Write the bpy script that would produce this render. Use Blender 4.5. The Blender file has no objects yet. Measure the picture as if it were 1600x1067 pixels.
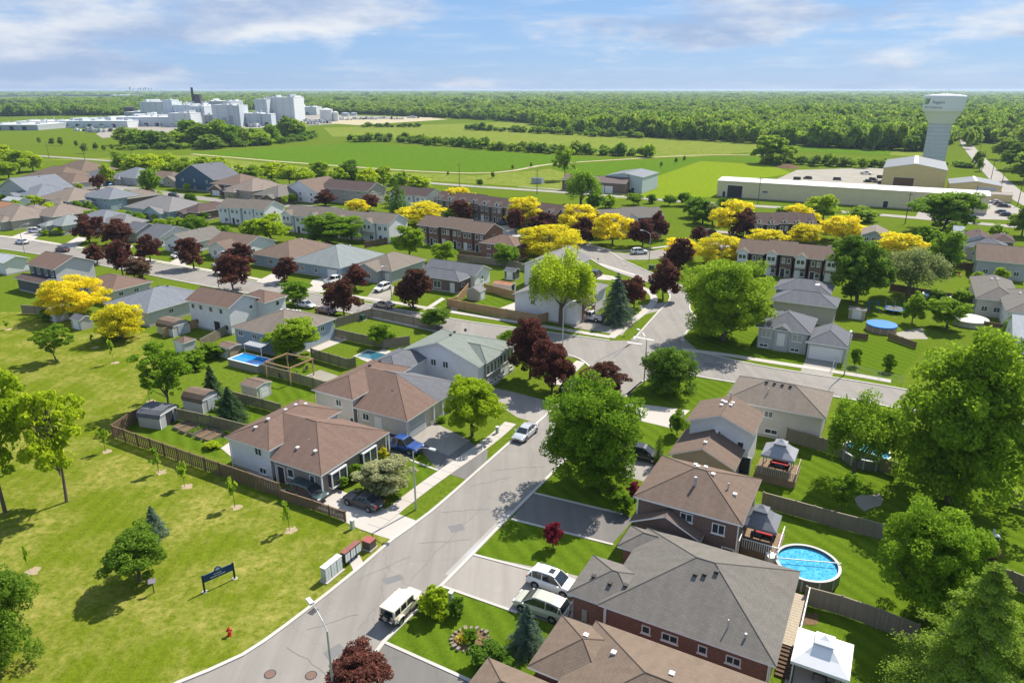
import bpy, math, random
import numpy as np
from mathutils import Vector, Matrix

# ------------------------------------------------------------------ camera, sky, sun, exposure
SC = bpy.context.scene
COL = SC.collection
ANG = math.radians(-28.6)                        # street grid: x axis = across the main road
CAM_H, FPX = 42.0, 1110.0                      # drone height in metres, focal length in photo pixels
PITCH = math.atan2(393.0, FPX)
SP, CP = math.sin(PITCH), math.cos(PITCH)
cam_d = bpy.data.cameras.new('camera')
cam_d.sensor_width = 36.0
cam_d.lens = 36.0 * FPX / 1600.0
cam_d.clip_start = 0.5
cam_d.clip_end = 90000.0
cam = bpy.data.objects.new('camera', cam_d)
COL.objects.link(cam)
cam.location = (0, 0, CAM_H)
cam.rotation_euler = (math.pi / 2 - PITCH, 0, 0)
SC.camera = cam

SUN_EL = math.radians(49.5)
SUN_AZ = math.atan2(0.66, 0.75)                # from +Y towards +X
sun_dir = Vector((math.sin(SUN_AZ) * math.cos(SUN_EL), math.cos(SUN_AZ) * math.cos(SUN_EL), math.sin(SUN_EL)))

world = bpy.data.worlds.new('World')
SC.world = world
world.use_nodes = True
wn, wl = world.node_tree.nodes, world.node_tree.links
wn.clear()
wout = wn.new('ShaderNodeOutputWorld')
wbg = wn.new('ShaderNodeBackground'); wbg.inputs['Strength'].default_value = 0.066
sky = wn.new('ShaderNodeTexSky'); sky.sky_type = 'NISHITA'; sky.sun_disc = False
sky.sun_elevation = SUN_EL; sky.sun_rotation = SUN_AZ
sky.altitude = 100; sky.air_density = 1.0; sky.dust_density = 0.1; sky.ozone_density = 5.0
# clouds: one even layer of broken cumulus over the whole sky, under a thin pale blue veil
tc = wn.new('ShaderNodeTexCoord')
def wnoise(scale, detail, rough, off, zs=3.6):
    mp = wn.new('ShaderNodeMapping'); wl.new(tc.outputs['Generated'], mp.inputs[0]); mp.inputs['Location'].default_value = off
    mp.inputs['Scale'].default_value = (1, 1, zs)
    t = wn.new('ShaderNodeTexNoise'); wl.new(mp.outputs[0], t.inputs['Vector'])
    t.inputs['Scale'].default_value = scale; t.inputs['Detail'].default_value = detail; t.inputs['Roughness'].default_value = rough
    return t.outputs['Fac']
def wramp(fac, p0, p1, c0=(0, 0, 0, 1), c1=(1, 1, 1, 1)):
    r = wn.new('ShaderNodeValToRGB'); wl.new(fac, r.inputs[0])
    r.color_ramp.interpolation = 'EASE'
    r.color_ramp.elements[0].position = p0; r.color_ramp.elements[0].color = c0
    r.color_ramp.elements[1].position = p1; r.color_ramp.elements[1].color = c1
    return r.outputs[0]
CLOUD_OFF = (5.1, 4.4, -0.1)
cover = wramp(wnoise(3.2, 10, 0.56, CLOUD_OFF), 0.445, 0.57)
wisp = wramp(wnoise(7.0, 8, 0.6, (1.0, 4.0, 2.0), 9.0), 0.45, 0.75)
shade = wramp(wnoise(5.5, 7, 0.55, (CLOUD_OFF[0] + .9, CLOUD_OFF[1] + .5, 2.0)), 0.36, 0.66, (3.6, 4.7, 6.8, 1), (8.0, 8.2, 8.5, 1))
def wmix(fac, a, b):
    x = wn.new('ShaderNodeMix'); x.data_type = 'RGBA'
    for val, k in ((fac, 0), (a, 6), (b, 7)):
        if isinstance(val, float): x.inputs[k].default_value = val
        elif isinstance(val, tuple): x.inputs[k].default_value = val
        else: wl.new(val, x.inputs[k])
    return x.outputs[2]
def wscale(v, k):
    m = wn.new('ShaderNodeMath'); m.operation = 'MULTIPLY'; wl.new(v, m.inputs[0]); m.inputs[1].default_value = k; return m.outputs[0]
clear = wmix(0.70, sky.outputs[0], (2.5, 4.4, 8.0, 1))
clear = wmix(wscale(wisp, 0.30), clear, (7.4, 8.0, 8.8, 1))
skyc = wmix(wscale(cover, 0.9), clear, shade)
wl.new(skyc, wbg.inputs['Color']); wl.new(wbg.outputs[0], wout.inputs['Surface'])

sun_d = bpy.data.lights.new('sun', 'SUN'); sun_d.energy = 5.0; sun_d.angle = math.radians(0.55); sun_d.color = (1.0, 0.93, 0.82)
sun = bpy.data.objects.new('sun', sun_d); COL.objects.link(sun)
sun.rotation_euler = sun_dir.to_track_quat('Z', 'Y').to_euler()
sun.location = (60, 60, 120)

vs = SC.view_settings
vs.view_transform = 'Standard'; vs.look = 'None'; vs.gamma = 1.0; vs.use_curve_mapping = False
vs.exposure = 0.75
SC.cycles.max_bounces = 6; SC.cycles.diffuse_bounces = 3; SC.cycles.glossy_bounces = 2
SC.cycles.transmission_bounces = 3; SC.cycles.volume_bounces = 0; SC.cycles.transparent_max_bounces = 4
SC.cycles.use_denoising = True
SC.cycles.caustics_reflective = False; SC.cycles.caustics_refractive = False

# ------------------------------------------------------------------ survey: photo pixel -> place in metres
def ray(u, v):
    a, b = (u - 800.0) / FPX, (v - 533.5) / FPX
    return a, CP - b * SP, SP + b * CP          # right, forward, down
def W(u, v, z=0.0):
    a, f, d = ray(u, v)
    t = (CAM_H - z) / d
    return (a * t, f * t)
def dist(u, v, z=0.0):
    return (CAM_H - z) / ray(u, v)[2]
def height_at(Y, v):
    a, f, d = ray(800, v)
    return CAM_H - Y * d / f
def axes(ang=ANG):
    return (math.cos(ang), math.sin(ang)), (-math.sin(ang), math.cos(ang))

# ------------------------------------------------------------------ tags
def tag(o, label=None, cat=None, group=None, kind=None):
    if label: o['label'] = label
    if cat: o['category'] = cat
    if group: o['group'] = group
    if kind: o['kind'] = kind
    return o
def empty(name, loc=(0, 0, 0), rz=0.0, label=None, cat=None, group=None):
    o = bpy.data.objects.new(name, None); COL.objects.link(o)
    o.empty_display_size = 0.2
    o.location = loc; o.rotation_euler = (0, 0, rz)
    return tag(o, label, cat, group)
def link(name, me, parent=None, loc=None, rz=None, scale=None):
    o = bpy.data.objects.new(name, me); COL.objects.link(o)
    if parent is not None: o.parent = parent
    if loc is not None: o.location = loc
    if rz is not None: o.rotation_euler = (0, 0, rz)
    if scale is not None: o.scale = scale
    return o
def copy_tree(o, parent=None):
    c = o.copy(); COL.objects.link(c)
    c.parent = parent
    for ch in o.children: copy_tree(ch, c)
    return c
def set_mat(o, m, slot=0):
    o.material_slots[slot].link = 'OBJECT'; o.material_slots[slot].material = m

# ------------------------------------------------------------------ mesh collector
class MB:
    def __init__(s): s.v, s.f, s.m, s.uv = [], [], [], []
    def face(s, pts, m=0, uv=None):
        i = len(s.v); s.v += [tuple(p) for p in pts]; s.f.append(list(range(i, i + len(pts)))); s.m.append(m)
        s.uv.append(uv if uv is not None else [(0, 0)] * len(pts)); return s
    def wallquad(s, a, b, z0, z1, m=0):
        L = math.hypot(b[0] - a[0], b[1] - a[1])
        return s.face([(a[0], a[1], z0), (b[0], b[1], z0), (b[0], b[1], z1), (a[0], a[1], z1)], m, [(0, z0), (L, z0), (L, z1), (0, z1)])
    def box(s, x0, y0, z0, x1, y1, z1, m=0, mt=None, bottom=False):
        c = [(x0, y0), (x1, y0), (x1, y1), (x0, y1)]
        for i in range(4): s.wallquad(c[i], c[(i + 1) % 4], z0, z1, m)
        s.face([(x, y, z1) for x, y in c], m if mt is None else mt, [(x, y) for x, y in c])
        if bottom: s.face([(x, y, z0) for x, y in c[::-1]], m)
        return s
    def obox(s, cx, cy, z0, lx, ly, z1, ang, m=0, mt=None):
        ca, sa = math.cos(ang), math.sin(ang)
        c = [(cx + x * ca - y * sa, cy + x * sa + y * ca) for x, y in ((-lx / 2, -ly / 2), (lx / 2, -ly / 2), (lx / 2, ly / 2), (-lx / 2, ly / 2))]
        for i in range(4): s.wallquad(c[i], c[(i + 1) % 4], z0, z1, m)
        s.face([(x, y, z1) for x, y in c], m if mt is None else mt)
        s.face([(x, y, z0) for x, y in c[::-1]], m)
        return s
    def tube(s, pts, rad, n=6, m=0, cap=True):
        pts = [Vector(p) for p in pts]
        if not hasattr(rad, '__len__'): rad = [rad] * len(pts)
        rings = []
        for i, p in enumerate(pts):
            d = (pts[min(i + 1, len(pts) - 1)] - pts[max(i - 1, 0)])
            d = d.normalized() if d.length > 1e-9 else Vector((0, 0, 1))
            a = d.cross(Vector((0, 0, 1)))
            if a.length < 1e-3: a = Vector((1, 0, 0))
            a.normalize(); b = d.cross(a)
            rings.append([p + (a * math.cos(2 * math.pi * k / n) + b * math.sin(2 * math.pi * k / n)) * rad[i] for k in range(n)])
        for i in range(len(pts) - 1):
            for k in range(n):
                k2 = (k + 1) % n
                s.face([rings[i][k2], rings[i][k], rings[i + 1][k], rings[i + 1][k2]], m)
        if cap: s.face(rings[-1][::-1], m); s.face(rings[0], m)
        return s
    def cyl(s, cx, cy, z0, z1, r0, r1=None, n=16, m=0, mt=None, cap=True):
        if r1 is None: r1 = r0
        A = [(math.cos(2 * math.pi * k / n), math.sin(2 * math.pi * k / n)) for k in range(n)]
        for k in range(n):
            a, b = A[k], A[(k + 1) % n]
            s.face([(cx + a[0] * r0, cy + a[1] * r0, z0), (cx + b[0] * r0, cy + b[1] * r0, z0), (cx + b[0] * r1, cy + b[1] * r1, z1), (cx + a[0] * r1, cy + a[1] * r1, z1)], m,
                   [(k / n * 6.28 * r0, z0), ((k + 1) / n * 6.28 * r0, z0), ((k + 1) / n * 6.28 * r0, z1), (k / n * 6.28 * r0, z1)])
        if cap: s.face([(cx + a[0] * r1, cy + a[1] * r1, z1) for a in A], m if mt is None else mt)
        return s
    def mesh(s, name, mats, smooth=False, merge=False):
        me = bpy.data.meshes.new(name)
        me.from_pydata(s.v, [], s.f)
        if not isinstance(mats, (list, tuple)): mats = [mats]
        for m in mats: me.materials.append(m)
        if len(mats) > 1: me.polygons.foreach_set('material_index', s.m)
        uvl = me.uv_layers.new(name='uv')
        uvl.data.foreach_set('uv', [c for f in s.uv for p in f for c in p])
        if merge:
            import bmesh
            bm = bmesh.new(); bm.from_mesh(me); bmesh.ops.remove_doubles(bm, verts=bm.verts, dist=1e-4); bm.to_mesh(me); bm.free()
        if smooth: me.polygons.foreach_set('use_smooth', [True] * len(me.polygons))
        me.update(); return me
    def build(s, name, mats, parent=None, smooth=False, merge=False, **k):
        return link(name, s.mesh(name, mats, smooth, merge), parent, **k)

# ------------------------------------------------------------------ materials
def newmat(name):
    m = bpy.data.materials.new(name); m.use_nodes = True
    nt = m.node_tree; b = nt.nodes['Principled BSDF']
    return m, nt, nt.nodes, nt.links, b
def rgb(c): return (c[0], c[1], c[2], 1.0)
def mul(c, k): return tuple(min(1.0, x * k) for x in c)
def node_noise(N, L, vec, scale, detail=4, rough=0.55):
    t = N.new('ShaderNodeTexNoise'); L.new(vec, t.inputs['Vector'])
    t.inputs['Scale'].default_value = scale; t.inputs['Detail'].default_value = detail; t.inputs['Roughness'].default_value = rough
    return t.outputs['Fac']
def node_mix(N, L, fac, a, b, blend='MIX'):
    x = N.new('ShaderNodeMix'); x.data_type = 'RGBA'; x.blend_type = blend
    for val, idx in ((fac, 0), (a, 6), (b, 7)):
        if hasattr(val, 'links') or hasattr(val, 'is_output'): L.new(val, x.inputs[idx])
        elif isinstance(val, (int, float)): x.inputs[idx].default_value = val
        else: x.inputs[idx].default_value = rgb(val)
    return x.outputs[2]
def node_ramp(N, L, fac, p0, p1):
    r = N.new('ShaderNodeMapRange'); L.new(fac, r.inputs[0]); r.inputs[1].default_value = p0; r.inputs[2].default_value = p1
    return r.outputs[0]
def node_bump(N, L, h, b, strength=0.3, dist=0.05):
    x = N.new('ShaderNodeBump'); L.new(h, x.inputs['Height']); x.inputs['Strength'].default_value = strength; x.inputs['Distance'].default_value = dist
    L.new(x.outputs[0], b.inputs['Normal'])
MATS = {}
def plain(name, c, rough=0.6, metal=0.0, spec=0.3, var=0.12, scale=3.0):
    if name in MATS: return MATS[name]
    m, nt, N, L, b = newmat(name)
    g = N.new('ShaderNodeTexCoord').outputs['Object']
    n = node_noise(N, L, g, scale, 5)
    L.new(node_mix(N, L, n, mul(c, 1 - var), mul(c, 1 + var)), b.inputs['Base Color'])
    b.inputs['Roughness'].default_value = rough; b.inputs['Metallic'].default_value = metal; b.inputs['Specular IOR Level'].default_value = spec
    MATS[name] = m; return m
def ground_mat(name, a, b2, straw=None, straw_amt=0.0, stripe=0.0, big=0.05, fine=2.2, rough=0.9, bump=0.25, stripe_ang=0.0):
    m, nt, N, L, b = newmat(name)
    g = N.new('ShaderNodeTexCoord').outputs['Object']
    n1 = node_ramp(N, L, node_noise(N, L, g, big, 6, 0.6), 0.3, 0.7)
    n2 = node_ramp(N, L, node_noise(N, L, g, fine, 6, 0.65), 0.3, 0.72)
    c = node_mix(N, L, n1, a, b2)
    c = node_mix(N, L, 0.6, c, node_mix(N, L, n2, mul(a, 0.55), mul(b2, 1.4)))
    n3 = node_ramp(N, L, node_noise(N, L, g, fine * 3.2, 3, 0.6), 0.35, 0.65)
    c = node_mix(N, L, 0.28, c, node_mix(N, L, n3, mul(a, 0.4), mul(b2, 1.6)))
    if stripe:
        mp = N.new('ShaderNodeMapping'); L.new(g, mp.inputs[0]); mp.inputs['Rotation'].default_value = (0, 0, stripe_ang)
        w = N.new('ShaderNodeTexWave'); L.new(mp.outputs[0], w.inputs['Vector']); w.inputs['Scale'].default_value = 0.19
        w.inputs['Distortion'].default_value = 1.4; w.inputs['Detail'].default_value = 2
        c = node_mix(N, L, stripe, c, node_mix(N, L, w.outputs['Fac'], mul(a, 0.75), mul(b2, 1.25)))
    if straw:
        s1 = node_ramp(N, L, node_noise(N, L, g, 0.13, 7, 0.7), 0.42, 0.64)
        s2 = node_ramp(N, L, node_noise(N, L, g, 1.1, 6, 0.72), 0.36, 0.66)
        mm = N.new('ShaderNodeMath'); mm.operation = 'MULTIPLY'; L.new(s1, mm.inputs[0]); L.new(s2, mm.inputs[1])
        m2 = N.new('ShaderNodeMath'); m2.operation = 'MULTIPLY'; L.new(mm.outputs[0], m2.inputs[0]); m2.inputs[1].default_value = straw_amt
        c = node_mix(N, L, m2.outputs[0], c, straw)
    L.new(c, b.inputs['Base Color']); b.inputs['Roughness'].default_value = rough; b.inputs['Specular IOR Level'].default_value = 0.0
    node_bump(N, L, node_noise(N, L, g, fine * 3, 5, 0.7), b, bump, 0.12)
    MATS[name] = m; return m
def paving_mat(name, c, crack=0.35, var=0.14, fine=18.0, tint=(0.9, 0.95, 1.05)):
    m, nt, N, L, b = newmat(name)
    g = N.new('ShaderNodeTexCoord').outputs['Object']
    n1 = node_ramp(N, L, node_noise(N, L, g, 0.16, 6, 0.6), 0.3, 0.7)
    n2 = node_noise(N, L, g, fine, 4, 0.7)
    col = node_mix(N, L, n1, mul(c, 1 - var), tuple(x * (1 + var) * t for x, t in zip(c, tint)))
    col = node_mix(N, L, 0.3, col, node_mix(N, L, n2, mul(c, 0.7), mul(c, 1.3)))
    if crack:
        # thin crack lines: narrow band of a distorted cell distance
        wv = N.new('ShaderNodeTexNoise'); L.new(g, wv.inputs['Vector']); wv.inputs['Scale'].default_value = 0.5; wv.inputs['Detail'].default_value = 5
        ad = N.new('ShaderNodeVectorMath'); ad.operation = 'MULTIPLY_ADD'; L.new(wv.outputs['Color'], ad.inputs[0]); ad.inputs[1].default_value = (2.5, 2.5, 0); L.new(g, ad.inputs[2])
        vo = N.new('ShaderNodeTexVoronoi'); vo.feature = 'DISTANCE_TO_EDGE'; L.new(ad.outputs[0], vo.inputs['Vector']); vo.inputs['Scale'].default_value = 0.10
        k = N.new('ShaderNodeMapRange'); L.new(vo.outputs['Distance'], k.inputs[0]); k.inputs[1].default_value = 0.002; k.inputs[2].default_value = 0.007; k.inputs[3].default_value = crack; k.inputs[4].default_value = 0
        col = node_mix(N, L, k.outputs[0], col, mul(c, 0.35))
        mp2 = N.new('ShaderNodeMapping'); L.new(g, mp2.inputs[0]); mp2.inputs['Rotation'].default_value = (0, 0, -ANG); mp2.inputs['Scale'].default_value = (0.9, 0.05, 1)
        wear = node_ramp(N, L, node_noise(N, L, mp2.outputs[0], 1.0, 5, 0.6), 0.3, 0.7)
        col = node_mix(N, L, 0.45, col, node_mix(N, L, wear, mul(c, 0.72), mul(c, 1.2)))
        # worn patches
        pt = node_ramp(N, L, node_noise(N, L, g, 0.6, 8, 0.75), 0.55, 0.75)
        pm = N.new('ShaderNodeMath'); pm.operation = 'MULTIPLY'; L.new(pt, pm.inputs[0]); pm.inputs[1].default_value = 0.4
        col = node_mix(N, L, pm.outputs[0], col, mul(c, 1.35))
    L.new(col, b.inputs['Base Color']); b.inputs['Roughness'].default_value = 0.85; b.inputs['Specular IOR Level'].default_value = 0.2
    node_bump(N, L, n2, b, 0.15, 0.02)
    MATS[name] = m; return m
def roof_mat(name, c):
    if name in MATS: return MATS[name]
    m, nt, N, L, b = newmat(name)
    uv = N.new('ShaderNodeUVMap').outputs[0]
    g = N.new('ShaderNodeTexCoord').outputs['Object']
    br = N.new('ShaderNodeTexBrick'); L.new(uv, br.inputs['Vector'])
    br.inputs['Scale'].default_value = 1.0; br.inputs['Brick Width'].default_value = 0.42; br.inputs['Row Height'].default_value = 0.19
    br.inputs['Mortar Size'].default_value = 0.024; br.inputs['Bias'].default_value = 0.0
    br.inputs['Color1'].default_value = rgb(mul(c, 0.68)); br.inputs['Color2'].default_value = rgb(mul(c, 1.28)); br.inputs['Mortar'].default_value = rgb(mul(c, 0.38))
    n1 = node_ramp(N, L, node_noise(N, L, g, 0.55, 6, 0.65), 0.3, 0.7)
    n2 = node_noise(N, L, g, 9.0, 4, 0.7)
    col = node_mix(N, L, 0.4, br.outputs['Color'], node_mix(N, L, n1, mul(c, 0.84), mul(c, 1.18)))
    col = node_mix(N, L, 0.3, col, node_mix(N, L, n2, mul(c, 0.6), mul(c, 1.4)))
    mp = N.new('ShaderNodeMapping'); L.new(uv, mp.inputs[0]); mp.inputs['Scale'].default_value = (1.3, 0.16, 1)
    stk = node_ramp(N, L, node_noise(N, L, mp.outputs[0], 1.0, 5, 0.6), 0.35, 0.7)
    col = node_mix(N, L, 0.35, col, node_mix(N, L, stk, mul(c, 0.72), mul(c, 1.2)))
    L.new(col, b.inputs['Base Color']); b.inputs['Roughness'].default_value = 0.9; b.inputs['Specular IOR Level'].default_value = 0.1
    node_bump(N, L, br.outputs['Fac'], b, -0.4, 0.02)
    MATS[name] = m; return m
def siding_mat(name, c, row=0.2):
    if name in MATS: return MATS[name]
    m, nt, N, L, b = newmat(name)
    uv = N.new('ShaderNodeUVMap').outputs[0]
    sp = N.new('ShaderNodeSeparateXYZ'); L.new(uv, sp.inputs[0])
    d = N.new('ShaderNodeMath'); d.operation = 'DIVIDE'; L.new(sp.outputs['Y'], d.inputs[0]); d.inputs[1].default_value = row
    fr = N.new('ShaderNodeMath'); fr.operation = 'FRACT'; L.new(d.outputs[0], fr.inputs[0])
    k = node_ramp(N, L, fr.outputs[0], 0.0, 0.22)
    g = N.new('ShaderNodeTexCoord').outputs['Object']
    n = node_ramp(N, L, node_noise(N, L, g, 0.7, 5, 0.6), 0.25, 0.75)
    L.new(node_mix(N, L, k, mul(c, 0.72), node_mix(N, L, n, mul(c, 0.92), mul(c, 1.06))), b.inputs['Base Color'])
    b.inputs['Roughness'].default_value = 0.6; b.inputs['Specular IOR Level'].default_value = 0.25
    node_bump(N, L, fr.outputs[0], b, 0.4, 0.02)
    MATS[name] = m; return m
def brick_mat(name, c, mortar=(0.3, 0.27, 0.24)):
    if name in MATS: return MATS[name]
    m, nt, N, L, b = newmat(name)
    uv = N.new('ShaderNodeUVMap').outputs[0]
    br = N.new('ShaderNodeTexBrick'); L.new(uv, br.inputs['Vector'])
    br.inputs['Scale'].default_value = 1.0; br.inputs['Brick Width'].default_value = 0.24; br.inputs['Row Height'].default_value = 0.08; br.inputs['Mortar Size'].default_value = 0.008
    br.inputs['Color1'].default_value = rgb(mul(c, 0.7)); br.inputs['Color2'].default_value = rgb(mul(c, 1.3)); br.inputs['Mortar'].default_value = rgb(mortar)
    g = N.new('ShaderNodeTexCoord').outputs['Object']
    n = node_ramp(N, L, node_noise(N, L, g, 0.8, 6, 0.6), 0.25, 0.75)
    L.new(node_mix(N, L, 0.35, br.outputs['Color'], node_mix(N, L, n, mul(c, 0.8), mul(c, 1.2))), b.inputs['Base Color'])
    b.inputs['Roughness'].default_value = 0.85; b.inputs['Specular IOR Level'].default_value = 0.2
    node_bump(N, L, br.outputs['Fac'], b, -0.4, 0.015)
    MATS[name] = m; return m
def wood_mat(name, c):
    if name in MATS: return MATS[name]
    m, nt, N, L, b = newmat(name)
    g = N.new('ShaderNodeTexCoord').outputs['Object']
    mp = N.new('ShaderNodeMapping'); L.new(g, mp.inputs[0]); mp.inputs['Scale'].default_value = (6.5, 6.5, 0.5)
    n = node_ramp(N, L, node_noise(N, L, mp.outputs[0], 1.0, 6, 0.7), 0.3, 0.7)
    n2 = node_noise(N, L, g, 0.5, 4)
    oi = N.new('ShaderNodeObjectInfo').outputs['Random']
    col = node_mix(N, L, n, mul(c, 0.6), mul(c, 1.3))
    col = node_mix(N, L, 0.35, col, node_mix(N, L, n2, mul(c, 0.7), mul(c, 1.25)))
    col = node_mix(N, L, 0.3, col, node_mix(N, L, oi, mul(c, 0.7), mul(c, 1.25)))
    L.new(col, b.inputs['Base Color']); b.inputs['Roughness'].default_value = 0.85; b.inputs['Specular IOR Level'].default_value = 0.15
    MATS[name] = m; return m
def leaf_mat(name, a, b2, trans=0.4, accent=None, hue=0.494):
    m, nt, N, L, b = newmat(name)
    at = N.new('ShaderNodeAttribute'); at.attribute_name = 'var'
    oi = N.new('ShaderNodeObjectInfo').outputs['Random']
    c = node_mix(N, L, at.outputs['Fac'], a, b2)
    if accent:
        r = node_ramp(N, L, at.outputs['Fac'], 0.8, 0.97); c = node_mix(N, L, r, c, accent)
    hs = N.new('ShaderNodeHueSaturation')
    hv = N.new('ShaderNodeMapRange'); L.new(oi, hv.inputs[0]); hv.inputs[3].default_value = 0.492; hv.inputs[4].default_value = 0.51
    vv = N.new('ShaderNodeMapRange'); L.new(oi, vv.inputs[0]); vv.inputs[3].default_value = 1.15; vv.inputs[4].default_value = 0.86
    L.new(hv.outputs[0], hs.inputs['Hue']); L.new(vv.outputs[0], hs.inputs['Value']); L.new(c, hs.inputs['Color'])
    L.new(hs.outputs[0], b.inputs['Base Color']); b.inputs['Roughness'].default_value = 0.6; b.inputs['Specular IOR Level'].default_value = 0.05
    tr = N.new('ShaderNodeBsdfTranslucent')
    lt = N.new('ShaderNodeHueSaturation'); L.new(hs.outputs[0], lt.inputs['Color']); lt.inputs['Value'].default_value = 1.3; lt.inputs['Hue'].default_value = hue
    L.new(lt.outputs[0], tr.inputs['Color'])
    mx = N.new('ShaderNodeMixShader'); mx.inputs[0].default_value = trans
    L.new(b.outputs[0], mx.inputs[1]); L.new(tr.outputs[0], mx.inputs[2])
    L.new(mx.outputs[0], N['Material Output'].inputs['Surface'])
    MATS[name] = m; return m
def car_paint(name, c, metal=0.25):
    if name in MATS: return MATS[name]
    m, nt, N, L, b = newmat(name)
    g = N.new('ShaderNodeTexCoord').outputs['Object']
    n = node_noise(N, L, g, 1.5, 4)
    L.new(node_mix(N, L, n, mul(c, 0.92), mul(c, 1.05)), b.inputs['Base Color'])
    b.inputs['Roughness'].default_value = 0.35; b.inputs['Metallic'].default_value = metal; b.inputs['Coat Weight'].default_value = 0.6; b.inputs['Coat Roughness'].default_value = 0.08
    MATS[name] = m; return m
def glass_mat(name, c, rough=0.08):
    if name in MATS: return MATS[name]
    m, nt, N, L, b = newmat(name)
    g = N.new('ShaderNodeTexCoord').outputs['Object']
    n = node_noise(N, L, g, 1.2, 3)
    L.new(node_mix(N, L, n, mul(c, 0.7), mul(c, 1.3)), b.inputs['Base Color'])
    b.inputs['Roughness'].default_value = rough; b.inputs['Specular IOR Level'].default_value = 0.8
    MATS[name] = m; return m

TRIM = plain('white_trim', (0.72, 0.72, 0.70), 0.5, var=0.05)
GLASS = glass_mat('window_glass', (0.045, 0.055, 0.065))
CURTAIN = glass_mat('curtained_glass', (0.30, 0.31, 0.32), 0.15)
METAL = plain('galvanised_metal', (0.42, 0.43, 0.44), 0.45, 0.4)
DARKMETAL = plain('dark_metal', (0.05, 0.05, 0.055), 0.5, 0.2)
CONCRETE = paving_mat('concrete', (0.42, 0.385, 0.335), crack=0.0, var=0.1)
KERBM = paving_mat('kerb_concrete', (0.45, 0.42, 0.37), crack=0.0, var=0.12)
ASPHALT = paving_mat('asphalt', (0.222, 0.207, 0.188), crack=0.32, tint=(1, 1, 1))
ASPHALT_PALE = paving_mat('asphalt_pale', (0.27, 0.25, 0.225), crack=0.06, tint=(1, 1, 1))
ASPHALT_DARK = paving_mat('asphalt_dark', (0.15, 0.143, 0.135), crack=0.12, tint=(1, 1, 1))
GRAVELM = paving_mat('gravel', (0.27, 0.245, 0.195), crack=0.0, var=0.25, fine=7)
GRASS = ground_mat('grass', (0.066, 0.114, 0.008), (0.108, 0.15, 0.014), big=0.03, fine=1.6)
LAWN = ground_mat('lawn', (0.056, 0.105, 0.006), (0.088, 0.138, 0.010), fine=2.4, stripe=0.3, stripe_ang=ANG)
PARK = ground_mat('park_grass', (0.074, 0.116, 0.006), (0.122, 0.154, 0.011), straw=(0.34, 0.29, 0.09), straw_amt=0.85, big=0.07, stripe=0.14, stripe_ang=0.05)
CROP = ground_mat('crop_field', (0.055, 0.122, 0.008), (0.09, 0.158, 0.012), big=0.012, fine=0.25, stripe=0.35, stripe_ang=ANG)
MEADOW = ground_mat('meadow', (0.095, 0.145, 0.014), (0.15, 0.19, 0.026), straw=(0.34, 0.31, 0.12), straw_amt=0.5, big=0.015, fine=0.3)
MOWN = ground_mat('mown_field', (0.12, 0.182, 0.008), (0.165, 0.222, 0.013), big=0.02, fine=0.5, stripe=0.25, stripe_ang=0.4)
SOIL = ground_mat('soil', (0.10, 0.065, 0.04), (0.17, 0.115, 0.07), fine=3.0)
MULCH = ground_mat('mulch', (0.26, 0.205, 0.13), (0.36, 0.29, 0.19), fine=5.0)
DIRT = ground_mat('dirt_track', (0.33, 0.29, 0.19), (0.42, 0.37, 0.25), fine=0.6)

# ------------------------------------------------------------------ setting: ground, fields, roads, pavements
def structure(o): o['kind'] = 'structure'; return o
def sheet(name, px, z, mat, parent=None, world=False):
    pts = [p if world else W(*p) for p in px]
    area = sum(pts[i][0] * pts[(i + 1) % len(pts)][1] - pts[(i + 1) % len(pts)][0] * pts[i][1] for i in range(len(pts)))
    if area < 0: pts = pts[::-1]
    o = MB().face([(x, y, z) for x, y in pts], 0, pts).build(name, mat, parent)
    return o if parent else structure(o)
def smooth_line(pts, step=2.5):
    """even polyline through world points (Catmull-Rom)"""
    P = [Vector((p[0], p[1])) for p in pts]
    if len(P) == 2:
        n = max(1, int((P[1] - P[0]).length / step)); return [P[0].lerp(P[1], i / n) for i in range(n + 1)]
    out = []
    for i in range(len(P) - 1):
        p0, p1, p2, p3 = P[max(i - 1, 0)], P[i], P[i + 1], P[min(i + 2, len(P) - 1)]
        n = max(1, int((p2 - p1).length / step))
        for k in range(n):
            t = k / n
            out.append(0.5 * ((2 * p1) + (p2 - p0) * t + (2 * p0 - 5 * p1 + 4 * p2 - p3) * t * t + (3 * p1 - p0 - 3 * p2 + p3) * t ** 3))
    out.append(P[-1]); return out
def offset_line(line, d):
    out = []
    for i, p in enumerate(line):
        t = line[min(i + 1, len(line) - 1)] - line[max(i - 1, 0)]
        t.normalize(); out.append(p + Vector((t.y, -t.x)) * d)
    return out
def strip(name, line, w, z, mat, parent=None, height=0.0):
    a, b = offset_line(line, w / 2), offset_line(line, -w / 2)
    mb = MB()
    for i in range(len(line) - 1):
        q = [a[i], a[i + 1], b[i + 1], b[i]]
        mb.face([(p.x, p.y, z + height) for p in q], 0, [(p.x, p.y) for p in q])
        if height:
            mb.wallquad(a[i], a[i + 1], z - 0.03, z + height); mb.wallquad(b[i + 1], b[i], z - 0.03, z + height)
    if height:
        mb.wallquad(b[0], a[0], z - .03, z + height); mb.wallquad(a[-1], b[-1], z - .03, z + height)
    o = mb.build(name, mat, parent)
    return o if parent else structure(o)
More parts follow.
